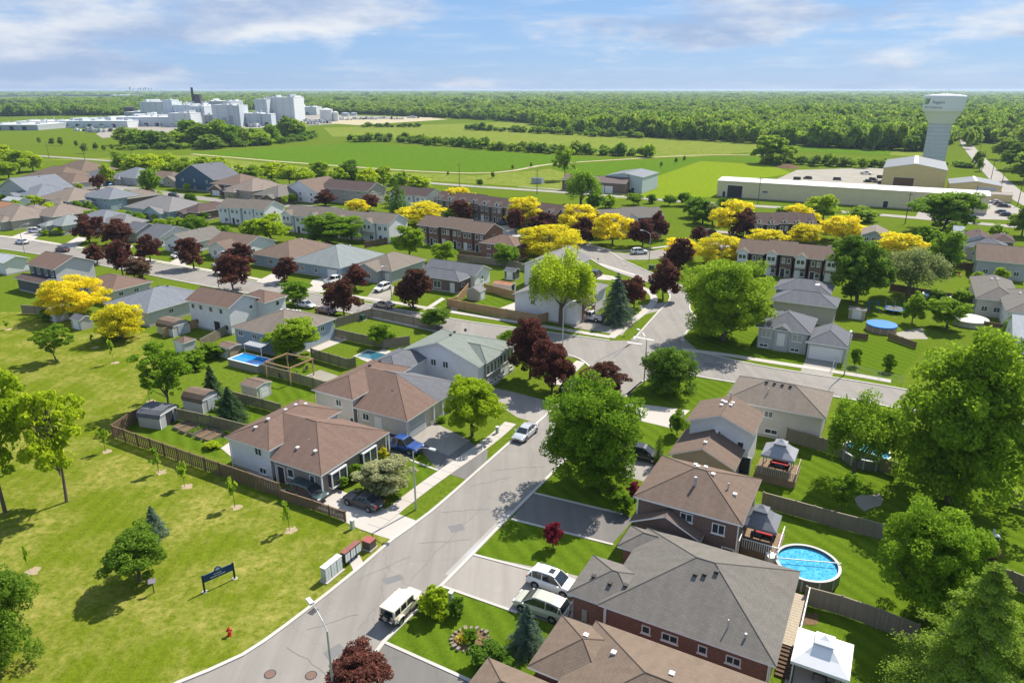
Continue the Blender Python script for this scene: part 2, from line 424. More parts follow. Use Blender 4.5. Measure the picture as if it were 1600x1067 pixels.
def between(name, lpx, rpx, z, mat):
    """road sheet between two smooth kerb lines given as pixel lists"""
    a, b = [smooth_line([W(*p) for p in q], 2.0) for q in (lpx, rpx)]
    n = max(len(a), len(b))
    ra = [a[min(int(round(i * (len(a) - 1) / (n - 1))), len(a) - 1)] for i in range(n)]
    rb = [b[min(int(round(i * (len(b) - 1) / (n - 1))), len(b) - 1)] for i in range(n)]
    mb = MB()
    for i in range(n - 1):
        q = [ra[i], rb[i], rb[i + 1], ra[i + 1]]
        mb.face([(p.x, p.y, z) for p in q], 0, [(p.x, p.y) for p in q])
    return structure(mb.build(name, mat)), a, b

big = 45000.0
structure(MB().face([(-big, -300, 0), (big, -300, 0), (big, 2 * big, 0), (-big, 2 * big, 0)], 0).build('ground', GRASS))
sheet('park_ground', [(-420, 520), (0, 488), (70, 487), (140, 512), (238, 522), (228, 545), (252, 560), (236, 606), (215, 640), (178, 668), (436, 788), (545, 822), (613, 843), (569, 881), (480, 952), (380, 1023), (278, 1067), (120, 1180), (-900, 1180)], 0.006, PARK)
sheet('crop_field', [(480, 258), (330, 244), (300, 240), (560, 223), (870, 243), (965, 250), (860, 259), (740, 271)], 0.05, CROP)
sheet('meadow_field', [(520, 214), (505, 200), (840, 190), (1010, 208), (1240, 229), (1460, 240), (1450, 246), (1225, 234), (1080, 246), (1000, 246), (560, 214)], 0.05, MEADOW)
sheet('mown_field', [(905, 312), (1000, 285), (1095, 252), (1205, 258), (1240, 272), (1120, 288), (1120, 308), (1060, 310)], 0.05, MOWN)
sheet('berm_field', [(862, 262), (965, 252), (1080, 246), (1230, 246), (1200, 254), (1096, 251), (1000, 284), (905, 296), (905, 276)], 0.045, CROP)
sheet('green_field', [(1240, 228), (1395, 234), (1390, 243), (1228, 236)], 0.09, CROP)
sheet('verge_field', [(0, 252), (300, 243), (480, 262), (740, 275), (860, 264), (905, 276), (880, 296), (690, 284), (400, 268), (180, 250)], 0.05, MEADOW)
sheet('gravel_yard', [(1210, 282), (1245, 266), (1385, 262), (1385, 300), (1300, 285)], 0.06, GRAVELM)
sheet('parking_lot', [(1490, 312), (1556, 308), (1600, 330), (1610, 345), (1430, 340), (1440, 322)], 0.04, ASPHALT_PALE)
strip('dirt_track', smooth_line([W(300, 241), W(480, 256), W(740, 271), W(860, 257), W(965, 250), W(1090, 243), W(1230, 243)], 12), 3.5, 0.09, DIRT)
sheet('factory_yard', [(150, 210), (170, 198), (300, 186), (500, 180), (680, 184), (560, 192), (380, 202), (160, 216)], 0.06, GRAVELM)
sheet('bare_soil', [(500, 192), (520, 184), (660, 183), (700, 187), (560, 196)], 0.09, DIRT)

# lawns of a deeper green
for i, px in enumerate([
        [(845, 755), (865, 735), (980, 655), (1000, 700), (985, 790), (972, 802), (836, 768)],
        [(799, 812), (957, 851), (962, 868), (905, 908), (832, 892), (742, 866)],
        [(692, 917), (803, 956), (925, 1000), (880, 1040), (830, 1070), (742, 1067), (602, 1002)],
        [(1000, 600), (1080, 588), (1145, 598), (1125, 622), (1075, 640), (988, 630), (982, 618)],
        [(988, 655), (1050, 669), (1060, 690), (1030, 715), (985, 698), (940, 690)],
        [(1190, 770), (1240, 690), (1300, 700), (1600, 770), (1600, 1100), (1240, 1100), (1225, 1030), (1255, 890)],
        [(1068, 546), (1090, 504), (1180, 520), (1262, 556), (1250, 572), (1200, 564)],
        [(1300, 580), (1325, 515), (1450, 540), (1400, 596)],
        [(620, 755), (655, 700), (684, 735), (640, 765), (605, 795)],
        [(185, 668), (240, 630), (350, 640), (420, 640), (470, 600), (490, 590), (350, 690), (345, 715)],
        [(380, 600), (440, 570), (540, 590), (480, 620), (400, 640)],
        [(668, 470), (700, 455), (830, 475), (835, 497), (700, 482)]]):
    sheet('lawn', px, 0.010 + 0.0007 * i, LAWN)

# roads
AL = [(60, 1180), (200, 1108), (278, 1067), (380, 1023), (480, 952), (569, 881), (613.6, 843), (672.7, 800), (760, 724), (803, 686.5), (839, 661.5), (880, 625), (918, 592), (924, 577), (905, 561), (880, 553)]
AR = [(420, 1180), (520, 1085), (585, 1023), (600, 1003), (690, 915), (742, 862), (789.5, 813), (831, 771), (865, 737), (925, 676), (980, 617), (1003, 597), (1030, 588), (1080, 587)]
road_a, kal, kar = between('road', AL[:13], AR[:12], 0.020, ASPHALT)
BF = [(-420, 352), (-150, 358), (0, 371), (48, 377), (150, 395), (330, 427), (520, 465), (704, 498), (778, 509), (870, 521), (952, 532.5), (985, 532), (1050, 545), (1130, 559), (1200, 574), (1398, 606), (1600, 648), (1900, 710)]
BN = [(-420, 366), (-150, 374), (0, 389), (120, 408), (300, 443), (500, 480), (680, 518), (800, 540), (880, 553), (905, 560), (1003, 590), (1080, 586.5), (1144, 597.5), (1316, 622), (1413, 641), (1600, 684), (1900, 760)]
road_b, kbf, kbn = between('road', BF, [(-420, 366), (-150, 374), (0, 389), (120, 408), (300, 443), (500, 480), (680, 518), (800, 540), (880, 556), (960, 571), (1020, 579), (1080, 587), (1144, 597.5), (1316, 622), (1413, 641), (1600, 684), (1900, 760)], 0.025, ASPHALT)
# junction mouth where the main road meets the cross road
sheet('junction', [(852, 651), (905, 598), (926, 578), (906, 561), (868, 550), (960, 566), (1090, 585), (1030, 587), (1003, 595), (962, 640), (900, 700)], 0.0222, ASPHALT)
CL = [(990, 531), (1028, 488.5), (1044, 472), (1046, 460), (1030, 447), (978, 430.5), (944, 417.5), (922, 404.5), (905, 396), (860, 384)]
CR = [(1064, 532), (1074, 518), (1090, 502), (1078, 484), (1077, 466), (1066, 448), (1018, 427), (990, 414), (968, 404), (950, 392), (920, 380)]
road_c, kcl, kcr = between('road', CL, CR, 0.030, ASPHALT)
sheet('junction', [(990, 534), (1064, 552), (1100, 556), (1066, 526), (1000, 520), (985, 530)], 0.0275, ASPHALT)
strip('road', smooth_line([W(930, 398), W(1000, 401), W(1060, 392), W(1130, 385), W(1210, 392), W(1300, 404)]), 8.0, 0.034, ASPHALT)
strip('road', smooth_line([W(-200, 228), W(60, 244), W(190, 253), W(420, 267), W(690, 288), W(880, 301), W(1080, 316), W(1311, 331), W(1600, 356), W(1800, 374)], 6), 5.5, 0.10, ASPHALT_PALE)
strip('road', smooth_line([W(1690, 352), W(1595, 310), W(1548, 268), W(1512, 228), W(1506, 212)], 8), 8.0, 0.104, ASPHALT_PALE)
strip('road', smooth_line([W(20, 322), W(80, 330), W(110, 322), W(130, 298), W(180, 292), W(330, 312), W(520, 326)], 4), 7.0, 0.03, ASPHALT)

def kerb(line, z=0.02): return strip('kerb', line, 0.34, z, KERBM, height=0.10)
def part_line(line, i0, i1): return line[int(len(line) * i0):max(int(len(line) * i1), int(len(line) * i0) + 2)]
kerb(kal); kerb(part_line(kar, 0, 1.0))
kerb(smooth_line([W(*p) for p in AL[11:]], 1.0)); kerb(smooth_line([W(*p) for p in AR[10:]], 1.0))
kerb(smooth_line([W(*p) for p in BF[:11]], 2)); kerb(smooth_line([W(*p) for p in BF[12:]], 2) if False else smooth_line([W(1066, 545), W(1130, 559), W(1200, 574), W(1398, 606), W(1600, 648), W(1900, 710)], 2))
kerb(smooth_line([W(*p) for p in BN[:9]], 2)); kerb(smooth_line([W(*p) for p in BN[11:]], 2))
kerb(kcl, 0.03); kerb(kcr, 0.03)
# worn seam and patches along the main road
PATCH = paving_mat('asphalt_patch', (0.165, 0.16, 0.155), crack=0.0)
PALEP = paving_mat('asphalt_worn', (0.32, 0.30, 0.275), crack=0.0, var=0.25, fine=5)
strip('road_patch', smooth_line([W(700, 899), W(760, 838), W(800, 797)], 1.0), 0.7, 0.0285, PALEP)
strip('road_patch', smooth_line([W(930, 566), W(1000, 531)], 2.0), 0.35, 0.0365, PATCH)
strip('road_patch', smooth_line([W(957, 560), W(984, 538)], 2.0), 0.25, 0.0365, PATCH)
for p in ([(990, 526), (1022, 532)], [(980, 535), (1003, 538)]):
    strip('stop_line', smooth_line([W(*q) for q in p], 1.0), 0.35, 0.039, plain('road_paint', (0.7, 0.7, 0.68), 0.7))

# pavements; the near ones are laid in separate slabs
def slab_walk(line_px, w, z, slab=1.6, name='sidewalk'):
    line = smooth_line([W(*p) for p in line_px], slab)
    base = strip(name, line, w, z - 0.006, CONCRETE)
    a, b = offset_line(line, w / 2 - .015), offset_line(line, -w / 2 + .015)
    for i in range(len(line) - 1):
        g = 0.02 / max((line[i + 1] - line[i]).length, .1)
        q = [a[i].lerp(a[i + 1], g), a[i].lerp(a[i + 1], 1 - g), b[i].lerp(b[i + 1], 1 - g), b[i].lerp(b[i + 1], g)]
        dz = random.Random(i * 7 + int(z * 1e4)).uniform(0, 0.006)
        mb = MB().face([(p.x, p.y, z + .02 + dz) for p in q], 0)
        for k in range(4): mb.wallquad(q[k], q[(k + 1) % 4], z - .005, z + .02 + dz)
        mb.build('slab', CONCRETE, base)
    return base
slab_walk([(573, 831), (668, 757), (760, 693), (798, 661)], 1.7, 0.045)
slab_walk([(868, 601), (892, 580), (908, 565)], 1.7, 0.045)
slab_walk([(1068, 547), (1130, 554), (1200, 565), (1324, 584), (1392, 596)], 1.5, 0.040)
slab_walk([(480, 452), (584, 468), (696, 486), (812, 504), (880, 515), (954, 527)], 1.5, 0.042)
slab_walk([(954, 528), (1008, 486), (1022, 468), (1010, 453), (975, 441), (950, 432)], 1.5, 0.047)
strip('sidewalk', smooth_line([W(-200, 352), W(0, 369), W(94, 382), W(250, 409), W(400, 436), W(478, 451.5)], 2), 1.5, 0.04, CONCRETE)
strip('sidewalk', smooth_line([W(936, 412), W(975, 425), W(1000, 432)], 2), 1.3, 0.04, CONCRETE)
strip('sidewalk', smooth_line([W(925, 384), W(960, 392), W(1000, 390), W(1060, 383)], 2), 1.3, 0.052, CONCRETE)

# driveways, each with its own paving
for i, (mat, px) in enumerate([
        (CONCRETE, [(432, 766), (500, 754), (528, 764), (608, 797), (650, 813), (612, 843), (568, 829), (528, 810)]),
        (ASPHALT_DARK, [(596, 706), (640, 680), (690, 700), (728, 688), (762, 703), (760, 726), (728, 749), (684, 735), (612, 708)]),
        (ASPHALT_PALE, [(639, 682), (678, 660), (735, 688), (700, 712), (676, 700)]),
        (ASPHALT_PALE, [(765, 604), (800, 612), (862, 628), (866, 638), (838, 661), (808, 652), (778, 632)]),
        (ASPHALT_DARK, [(833, 770), (799, 810.5), (957, 849), (990, 812), (975, 802)]),
        (ASPHALT_PALE, [(739, 866), (691, 915), (805, 955), (890, 982), (930, 905)]),
        (ASPHALT_DARK, [(600, 1004), (742, 1066), (760, 1100), (520, 1100), (560, 1050)]),
        (ASPHALT_PALE, [(938, 732), (1005, 752), (1040, 718), (985, 698)]),
        (CONCRETE, [(982, 629), (962, 642), (991, 655), (1049, 669), (1078, 641)]),
        (ASPHALT_PALE, [(1262, 553), (1312, 560), (1300, 588), (1251, 580)]),
        (CONCRETE, [(475, 455), (488, 438), (520, 430), (500, 458)]),
        (GRAVELM, [(568, 470), (588, 447), (618, 447), (606, 476)]),
        (CONCRETE, [(660, 484), (690, 465), (696, 467), (668, 485)]),
        (ASPHALT_PALE, [(700, 487), (714, 470), (722, 471), (712, 489)]),
        (ASPHALT_PALE, [(880, 500), (925, 494), (985, 508), (972, 524), (895, 512)]),
        (ASPHALT_PALE, [(1000, 478), (1040, 472), (1046, 482), (1006, 492)]),
        (CONCRETE, [(912, 424), (960, 432), (955, 438), (918, 436)]),
        (CONCRETE, [(400, 440), (430, 425), (450, 430), (428, 446)]),
        (ASPHALT_PALE, [(330, 428), (360, 410), (378, 414), (350, 432)]),
        (CONCRETE, [(262, 412), (290, 396), (312, 400), (285, 417)]),
        (CONCRETE, [(165, 396), (192, 380), (210, 384), (186, 400)]),
        (CONCRETE, [(94, 385), (122, 370), (138, 373), (112, 389)]),
        (CONCRETE, [(10, 373), (50, 358), (78, 360), (44, 379)]),
        (CONCRETE, [(125, 300), (150, 288), (200, 290), (190, 300)]),
        (CONCRETE, [(330, 325), (352, 316), (372, 320), (352, 330)]),
        (ASPHALT_PALE, [(925, 306), (945, 297), (1005, 296), (985, 308)]),
        (ASPHALT_PALE, [(808, 292), (850, 287), (900, 292), (885, 298)]),
        (ASPHALT_PALE, [(1100, 385), (1110, 360), (1150, 362), (1140, 388)]),
        (CONCRETE, [(800, 372), (740, 345), (760, 340), (830, 366)])]):
    sheet('driveway', px, 0.0145 + 0.0003 * i if i < 10 else 0.016 + 0.0003 * i, mat)
# pale edging along the driveways of the near lots
for p in ([(738, 866), (840, 893)], [(691, 916), (808, 957)], [(600, 1003), (745, 1068)], [(833, 770), (972, 803)], [(799, 811), (958, 851)], [(612, 708), (684, 735)]):
    strip('driveway_edging', smooth_line([W(*q) for q in p], 1.0), 0.28, 0.024, KERBM, height=0.05)
# patios
for i, (mat, px) in enumerate([(CONCRETE, [(345, 700), (360, 690), (440, 762), (425, 768)]), (CONCRETE, [(540, 865), (556, 856), (569, 882), (553, 893)]),
                (CONCRETE, [(1230, 1010), (1250, 985), (1330, 1010), (1310, 1075), (1225, 1080)]), (GRAVELM, [(475, 588), (500, 578), (530, 588), (500, 600)]),
                (CONCRETE, [(560, 560), (600, 545), (640, 560), (590, 572)]), (CONCRETE, [(470, 545), (535, 522), (545, 530), (490, 552)]),
                (CONCRETE, [(865, 940), (895, 958), (905, 990), (880, 980)]), (GRAVELM, [(1400, 520), (1440, 512), (1450, 530), (1405, 530)]),
                (CONCRETE, [(780, 482), (812, 470), (812, 490), (790, 494)]), (GRAVELM, [(1334, 778), (1345, 773), (1360, 774), (1374, 771), (1380, 780), (1376, 790), (1362, 794), (1350, 799), (1340, 790)]), (SOIL, [(1252, 958), (1278, 958), (1278, 976), (1255, 976)])]):
    sheet('patio', px, 0.030 + 0.0004 * i, mat)

# sealed cracks and repairs in the road surface
CR_ = random.Random(21)
def crack(p0, p1, n=7, wob=.16, w=.05):
    A, B = Vector(W(*p0)), Vector(W(*p1)); t = (B - A).normalized(); nn = Vector((-t.y, t.x))
    line = [A.lerp(B, i / n) + nn * CR_.uniform(-wob, wob) for i in range(n + 1)]
    strip('road_crack', smooth_line(line, .6), w, 0.0335 + CR_.uniform(0, .0006), PATCH)
for p0, p1 in [((560, 905), (640, 870)), ((600, 930), (560, 985)), ((655, 850), (735, 842)), ((690, 800), (765, 795)), ((640, 905), (770, 775)), ((735, 760), (800, 745)), ((770, 735), (850, 728)), ((830, 690), (880, 640)), ((450, 1010), (520, 1060)), ((480, 985), (560, 960)), ((1120, 572), (1180, 590)), ((1200, 585), (1380, 622)), ((1260, 590), (1250, 608)), ((930, 548), (1010, 560)), ((660, 500), (720, 520)), ((1040, 500), (1060, 478)), ((1010, 520), (1050, 490))]:
    crack(p0, p1)
for i, px in enumerate([[(596, 905), (625, 897), (632, 904), (604, 913)], [(700, 822), (722, 818), (727, 827), (706, 832)], [(868, 660), (884, 652), (890, 660), (874, 668)], [(505, 1020), (530, 1005), (542, 1016), (515, 1032)], [(1100, 566), (1130, 570), (1128, 577), (1098, 572)]]):
    sheet('road_patch', px, 0.0312 + .0003 * i, PATCH)

# ------------------------------------------------------------------ houses
SID = {k: siding_mat('siding_' + k, c) for k, c in dict(white=(0.74, 0.725, 0.735), grey=(0.42, 0.43, 0.44), cream=(0.56, 0.52, 0.46), taupe=(0.27, 0.235, 0.21),
       blue=(0.30, 0.38, 0.46), navy=(0.06, 0.11, 0.17), sage=(0.50, 0.51, 0.52), tan=(0.46, 0.37, 0.26), charcoal=(0.10, 0.10, 0.11), stone=(0.40, 0.36, 0.31)).items()}
BRK = {k: brick_mat('brick_' + k, c) for k, c in dict(red=(0.20, 0.085, 0.06), brown=(0.155, 0.095, 0.075), buff=(0.36, 0.29, 0.22), grey=(0.30, 0.285, 0.27)).items()}
WALLS = dict(SID); WALLS.update({'b' + k: v for k, v in BRK.items()})
ROOF = {k: roof_mat('shingles_' + k, c) for k, c in dict(brown=(0.165, 0.122, 0.096), redbrown=(0.165, 0.112, 0.09), tan=(0.215, 0.178, 0.15), greybrown=(0.185, 0.158, 0.132), grey=(0.158, 0.147, 0.132),
        slate=(0.13, 0.135, 0.15), bluegrey=(0.175, 0.19, 0.215), green=(0.20, 0.225, 0.20), greengrey=(0.21, 0.235, 0.235), dark=(0.075, 0.072, 0.078), darkbrown=(0.10, 0.072, 0.066), umber=(0.17, 0.13, 0.10), orange=(0.34, 0.17, 0.10), light=(0.36, 0.38, 0.40), palegrey=(0.195, 0.19, 0.19)).items()}
MESHES = {}
def window_meshes(w, h, style='plain'):
    key = ('win', round(w, 2), round(h, 2), style)
    if key in MESHES: return MESHES[key]
    f = MB(); t = 0.085
    hw, hh = w / 2, h / 2
    f.box(-hw, -0.07, -hh, hw, 0.01, -hh + t, bottom=True); f.box(-hw, -0.07, hh - t, hw, 0.01, hh, bottom=True)
    f.box(-hw, -0.068, -hh + t, -hw + t, 0.01, hh - t); f.box(hw - t, -0.068, -hh + t, hw, 0.01, hh - t)
    n = 1 if w < 1.0 else (2 if w < 2.2 else 3)
    for i in range(1, n):
        x = -hw + w * i / n; f.box(x - .035, -0.066, -hh + t, x + .035, 0.01, hh - t)
    f.box(-hw - .08, -0.12, -hh - .07, hw + .08, 0.01, -hh - .002, bottom=True)
    fm = f.mesh('window', TRIM)
    pm = MB().face([(-hw + .02, -.02, -hh + .02), (hw - .02, -.02, -hh + .02), (hw - .02, -.02, hh - .02), (-hw + .02, -.02, hh - .02)]).mesh('pane', CURTAIN if style == 'curtain' else GLASS)
    MESHES[key] = (fm, pm); return MESHES[key]
def door_meshes(w, h, kind, mat):
    key = ('door', round(w, 2), round(h, 2), kind, mat.name)
    if key in MESHES: return MESHES[key]
    m = MB(); hw = w / 2
    m.box(-hw, -0.05, 0, hw, 0.01, h)
    if kind == 'garage':
        n = 4
        for i in range(n):
            m.box(-hw + .06, -0.085, h * i / n + .04, hw - .06, -0.045, h * (i + 1) / n - .04, bottom=True)
    else:
        m.box(-hw + .12, -.07, .2, hw - .12, -.045, h * .45); m.box(-hw + .12, -.07, h * .52, hw - .12, -.045, h - .2)
    fr = MB()
    fr.box(-hw - .12, -.06, 0, -hw - .003, .01, h + .1); fr.box(hw + .003, -.06, 0, hw + .12, .01, h + .1); fr.box(-hw - .003, -.06, h + .003, hw + .003, .01, h + .1)
    MESHES[key] = (m.mesh('door', mat), fr.mesh('door_frame', TRIM)); return MESHES[key]
VENT = None
def vent_mesh(dark):
    key = ('vent', dark)
    if key not in MESHES:
        v = MB(); v.box(-.14, -.14, -.2, .14, .14, .13); v.box(-.18, -.18, .132, .18, .18, .19)
        MESHES[key] = v.mesh('roof_vent', plain('vent_black', (0.03, 0.03, 0.03)) if dark else TRIM)
    return MESHES[key]
DOORC = {'white': plain('door_white', (0.70, 0.70, 0.69), 0.45, var=0.04), 'grey': plain('door_grey', (0.40, 0.44, 0.46), 0.5, var=0.04), 'brown': plain('door_brown', (0.13, 0.07, 0.045), 0.5), 'dark': plain('door_dark', (0.035, 0.035, 0.04), 0.4)}

class Vol: pass
def roof_and_walls(root, x0, y0, w, d, ze, roof, pitch, wallm, roofm, over, zb=0.0, gable_mat=None):
    V = Vol(); V.x0, V.y0, V.w, V.d, V.ze, V.roof, V.pitch, V.over, V.root, V.zb = x0, y0, w, d, ze, roof, pitch, over, root, zb
    x1, y1 = x0 + w, y0 + d
    xs = roof in ('gx', 'gxh', 'hipx') or (roof == 'hip' and w >= d)     # ridge runs along x
    half = (d if xs else w) / 2
    rise = pitch * half
    L = w if xs else d
    h0 = h1 = min(half, L / 2) if roof.startswith('hip') else 0.0
    if roof in ('gxh', 'gyh'): h1 = half
    if roof == 'gyH': h0, h1 = half, 0.0
    V.rise = rise
    def P(a, b, z): return (x0 + a, y0 + b, z) if xs else (x0 + b, y0 + a, z)      # a along ridge, b across
    S = L; B = 2 * half
    r0, r1 = (h0, half), (S - h1, half)
    sl = math.hypot(1, pitch)
    top = []
    top.append(([(0, 0, ze), (S, 0, ze), (r1[0], half, ze + rise), (r0[0], half, ze + rise)], [(0, 0), (S, 0), (r1[0], half * sl), (r0[0], half * sl)]))
    top.append(([(S, B, ze), (0, B, ze), (r0[0], half, ze + rise), (r1[0], half, ze + rise)], [(S, 0), (0, 0), (r0[0], half * sl), (r1[0], half * sl)]))
    if h0 > 0: top.append(([(0, B, ze), (0, 0, ze), (r0[0], half, ze + rise)], [(B, 0), (0, 0), (half, half * sl)]))
    if h1 > 0: top.append(([(S, 0, ze), (S, B, ze), (r1[0], half, ze + rise)], [(0, 0), (B, 0), (half, half * sl)]))
    mb = MB(); fa = MB(); T = 0.17
    for pts, uv in top:
        q = [P(*p) for p in pts]
        if len(q) == 4 and abs(r0[0] - r1[0]) < 1e-6: q, uv = q[:3], uv[:3]
        if not xs: q, uv = q[::-1], uv[::-1]
        mb.face(q, 0, uv)
        fa.face([(p[0], p[1], p[2] - T) for p in q[::-1]])
    outline = [(0, 0, ze), (S, 0, ze)] + ([(S, half, ze + rise)] if h1 == 0 else []) + [(S, B, ze), (0, B, ze)] + ([(0, half, ze + rise)] if h0 == 0 else [])
    outline = [P(*p) for p in outline]
    if not xs: outline = outline[::-1]
    for i in range(len(outline)):
        a, b = outline[i], outline[(i + 1) % len(outline)]
        fa.face([(a[0], a[1], a[2] - T), (b[0], b[1], b[2] - T), (b[0], b[1], b[2] - .004), (a[0], a[1], a[2] - .004)])
    mb.build('roof', roofm, root)
    fa.build('fascia', TRIM, root)
    # ridge caps along ridge and hips
    rc = MB()
    lines = [((r0[0], half, ze + rise), (r1[0], half, ze + rise))]
    if h0 > 0: lines += [((0, 0, ze), (r0[0], half, ze + rise)), ((0, B, ze), (r0[0], half, ze + rise))]
    if h1 > 0: lines += [((S, 0, ze), (r1[0], half, ze + rise)), ((S, B, ze), (r1[0], half, ze + rise))]
    for a, b in lines:
        a, b = Vector(P(*a)), Vector(P(*b))
        if (b - a).length > .3: rc.tube([a, b], 0.055, 4)
    if rc.f: rc.build('ridge_cap', roofm, root)
    # walls
    wm = MB(); o = over
    zt = ze + pitch * o - 0.2
    c = [(x0 + o, y0 + o), (x1 - o, y0 + o), (x1 - o, y1 - o), (x0 + o, y1 - o)]
    for i in range(4): wm.wallquad(c[i], c[(i + 1) % 4], zb, zt)
    for end, hh in ((0, h0), (1, h1)):
        if hh == 0:
            a = o if end == 0 else S - o
            tri = [P(a, o, zt), P(a, B - o, zt), P(a, half, ze + rise - 0.19)]
            if (end == 0) == xs: tri = [tri[1], tri[0], tri[2]]
            wm.face(tri, 0, [(0, zt), (B - 2 * o, zt), (half - o, ze + rise)])
    wm.build('wall', wallm, root)
    # corner boards and a concrete foot
    ft = MB(); e = 0.03
    for i in range(4):
        a, b = c[i], c[(i + 1) % 4]
        nx, ny = (b[1] - a[1]), -(b[0] - a[0]); l = math.hypot(nx, ny); nx, ny = nx / l * e, ny / l * e
        ft.wallquad((a[0] + nx, a[1] + ny), (b[0] + nx, b[1] + ny), zb, zb + 0.35)
    ft.build('foundation', CONCRETE, root)
    return V
def roof_z(V, x, y):
    x, y = x - V.x0, y - V.y0
    xs = V.roof in ('gx', 'gxh', 'hipx') or (V.roof == 'hip' and V.w >= V.d)
    dx, dy = min(x, V.w - x), min(y, V.d - y)
    if V.roof in ('gx',): k = dy
    elif V.roof in ('gy', 'gyh', 'gyH'): k = dx
    else: k = min(dx, dy)
    return V.ze + V.pitch * max(k, 0)
def on_wall(V, side, t, z, proud=0.0):
    o = V.over
    if side == 'near': return (V.x0 + o + (V.w - 2 * o) * t, V.y0 + o - proud, z), 0.0
    if side == 'right': return (V.x0 + V.w - o + proud, V.y0 + o + (V.d - 2 * o) * t, z), math.pi / 2
    if side == 'left': return (V.x0 + o - proud, V.y0 + o + (V.d - 2 * o) * t, z), -math.pi / 2
    return (V.x0 + o + (V.w - 2 * o) * t, V.y0 + V.d - o + proud, z), math.pi
def window(V, side, t, z, w=1.1, h=1.1, style='plain'):
    fm, pm = window_meshes(w, h, style)
    loc, rz = on_wall(V, side, t, z)
    f = link('window', fm, V.root, loc, rz)
    link('pane', pm, f)
def door(V, side, t, w=0.95, h=2.05, kind='door', col='white', z=None):
    dm, fm = door_meshes(w, h, kind, DOORC[col])
    loc, rz = on_wall(V, side, t, (V.zb + .05) if z is None else z)
    o = link('garage_door' if kind == 'garage' else 'door', dm, V.root, loc, rz)
    link('door_frame', fm, o)
def vents(V, pts, dark=False):
    for fx, fy in pts:
        x, y = V.x0 + V.w * fx, V.y0 + V.d * fy
        link('roof_vent', vent_mesh(dark), V.root, (x, y, roof_z(V, x, y) + .02))
def flue(V, fx, fy, h=.7, r=.07):
    x, y = V.x0 + V.w * fx, V.y0 + V.d * fy
    z = roof_z(V, x, y)
    MB().cyl(x, y, z - .1, z + h, r, n=8).build('flue_pipe', METAL, V.root)
RH = random.Random(11)
def saddle(root, rear, front, tile):
    """roof of the front wing carried on into the rear roof slope"""
    xr = front.x0 + .02; zr = rear.ze; ym = front.y0 + front.d / 2; zm = front.ze + front.pitch * front.d / 2
    dy = (zr - front.ze) / front.pitch; run = min((zm - zr) / rear.pitch, rear.w / 2)
    m = MB()
    for sg in (-1, 1):
        ye = ym + sg * (front.d / 2 - dy)
        m.face([(xr, ye, zr + .02), (xr, ym, zm + .01), (xr - run, ym, zm + .01)], 0, [(0, 0), (0, abs(ye - ym)), (run, abs(ye - ym))])
    m.build('roof_saddle', ROOF[tile], root)
def downpipes(V):
    o = V.over
    for cx, cy in ((V.x0 + o - .06, V.y0 + o - .06), (V.x0 + V.w - o + .06, V.y0 + o - .06), (V.x0 + V.w - o + .06, V.y0 + V.d - o + .06)):
        MB().box(-.05, -.05, 0, .05, .05, V.ze - .1).build('downpipe', TRIM, V.root, loc=(cx, cy, 0))
class House:
    def __init__(s, label, L, N=None, R=None, z=3.0, ang=ANG, name='house', cat='house', group=None):
        s.ang = ang; s.ax, s.ay = axes(ang)
        o = W(L[0], L[1], z)
        s.root = empty(name, (o[0], o[1], 0), ang, label, cat, group); s.o = o; s.V = []
    def loc(s, p, z):
        x, y = W(p[0], p[1], z); dx, dy = x - s.o[0], y - s.o[1]
        return dx * s.ax[0] + dy * s.ax[1], dx * s.ay[0] + dy * s.ay[1]
    def vol(s, L, N, R, z, roof='hip', wall='white', tile='brown', pitch=0.42, over=0.45, w=None, d=None, zb=0.0):
        l = s.loc(L, z) if L else None; n = s.loc(N, z) if N else None; r = s.loc(R, z) if R else None
        if l and n: w_ = n[0] - l[0]
        elif l and r: w_ = r[0] - l[0]
        if n and r: d_ = r[1] - n[1]
        elif l and r: d_ = r[1] - l[1]
        w = w if w is not None else w_; d = d if d is not None else d_
        if l: x0, y0 = l
        else: x0, y0 = n[0] - w, n[1]
        if l and n: y0 = (l[1] + n[1]) / 2
        return s.volm(x0, y0, w, d, z, roof, wall, tile, pitch, over, zb)
    def volm(s, x0, y0, w, d, z, roof='hip', wall='white', tile='brown', pitch=0.42, over=0.45, zb=0.0):
        V = roof_and_walls(s.root, x0, y0, w, d, z, roof, pitch, WALLS[wall], ROOF[tile], over, zb)
        s.V.append(V); return V

# --- near side, left of the main road
h = House('brown hip-roofed white-sided split-level house beside the park board fence', (349, 682), z=4.0); H1 = h
a = h.vol((349, 682), (420, 704), (534, 641), 4.0, 'hipy', 'white', 'redbrown', 0.40)
b = h.vol((420, 717.5), (502.7, 742.4), (611.7, 674.2), 3.0, 'gxh', 'taupe', 'redbrown', 0.42)
saddle(h.root, a, b, 'redbrown'); downpipes(a); downpipes(b)
window(a, 'near', .72, 3.1, 1.1, 1.0); window(a, 'near', .78, .75, 1.1, .8); window(b, 'near', .32, 1.7, .95, 1.1)
door(b, 'near', .1, .95, 2.05, col='dark'); window(b, 'near', .8, 1.6, .8, 1.5)
for t in (.2, .68):
    loc_, rz_ = on_wall(b, 'right', t, 1.55)
    bw = link('bay_window', MB().box(-1.25, -.62, -.95, 1.25, 0, -.8, bottom=True).box(-1.25, -.62, .8, 1.25, 0, .95, bottom=True).box(-1.25, -.62, -.798, -1.12, -.5, .798).box(1.12, -.62, -.798, 1.25, -.5, .798).box(-.06, -.62, -.798, .06, -.52, .798).mesh('bay_window', TRIM), b.root, loc_, rz_)
    link('pane', MB().box(-1.2, -.56, -.797, 1.2, 0, .797).mesh('pane', GLASS), bw)
window(a, 'right', .95, 3.0, .7, .6)
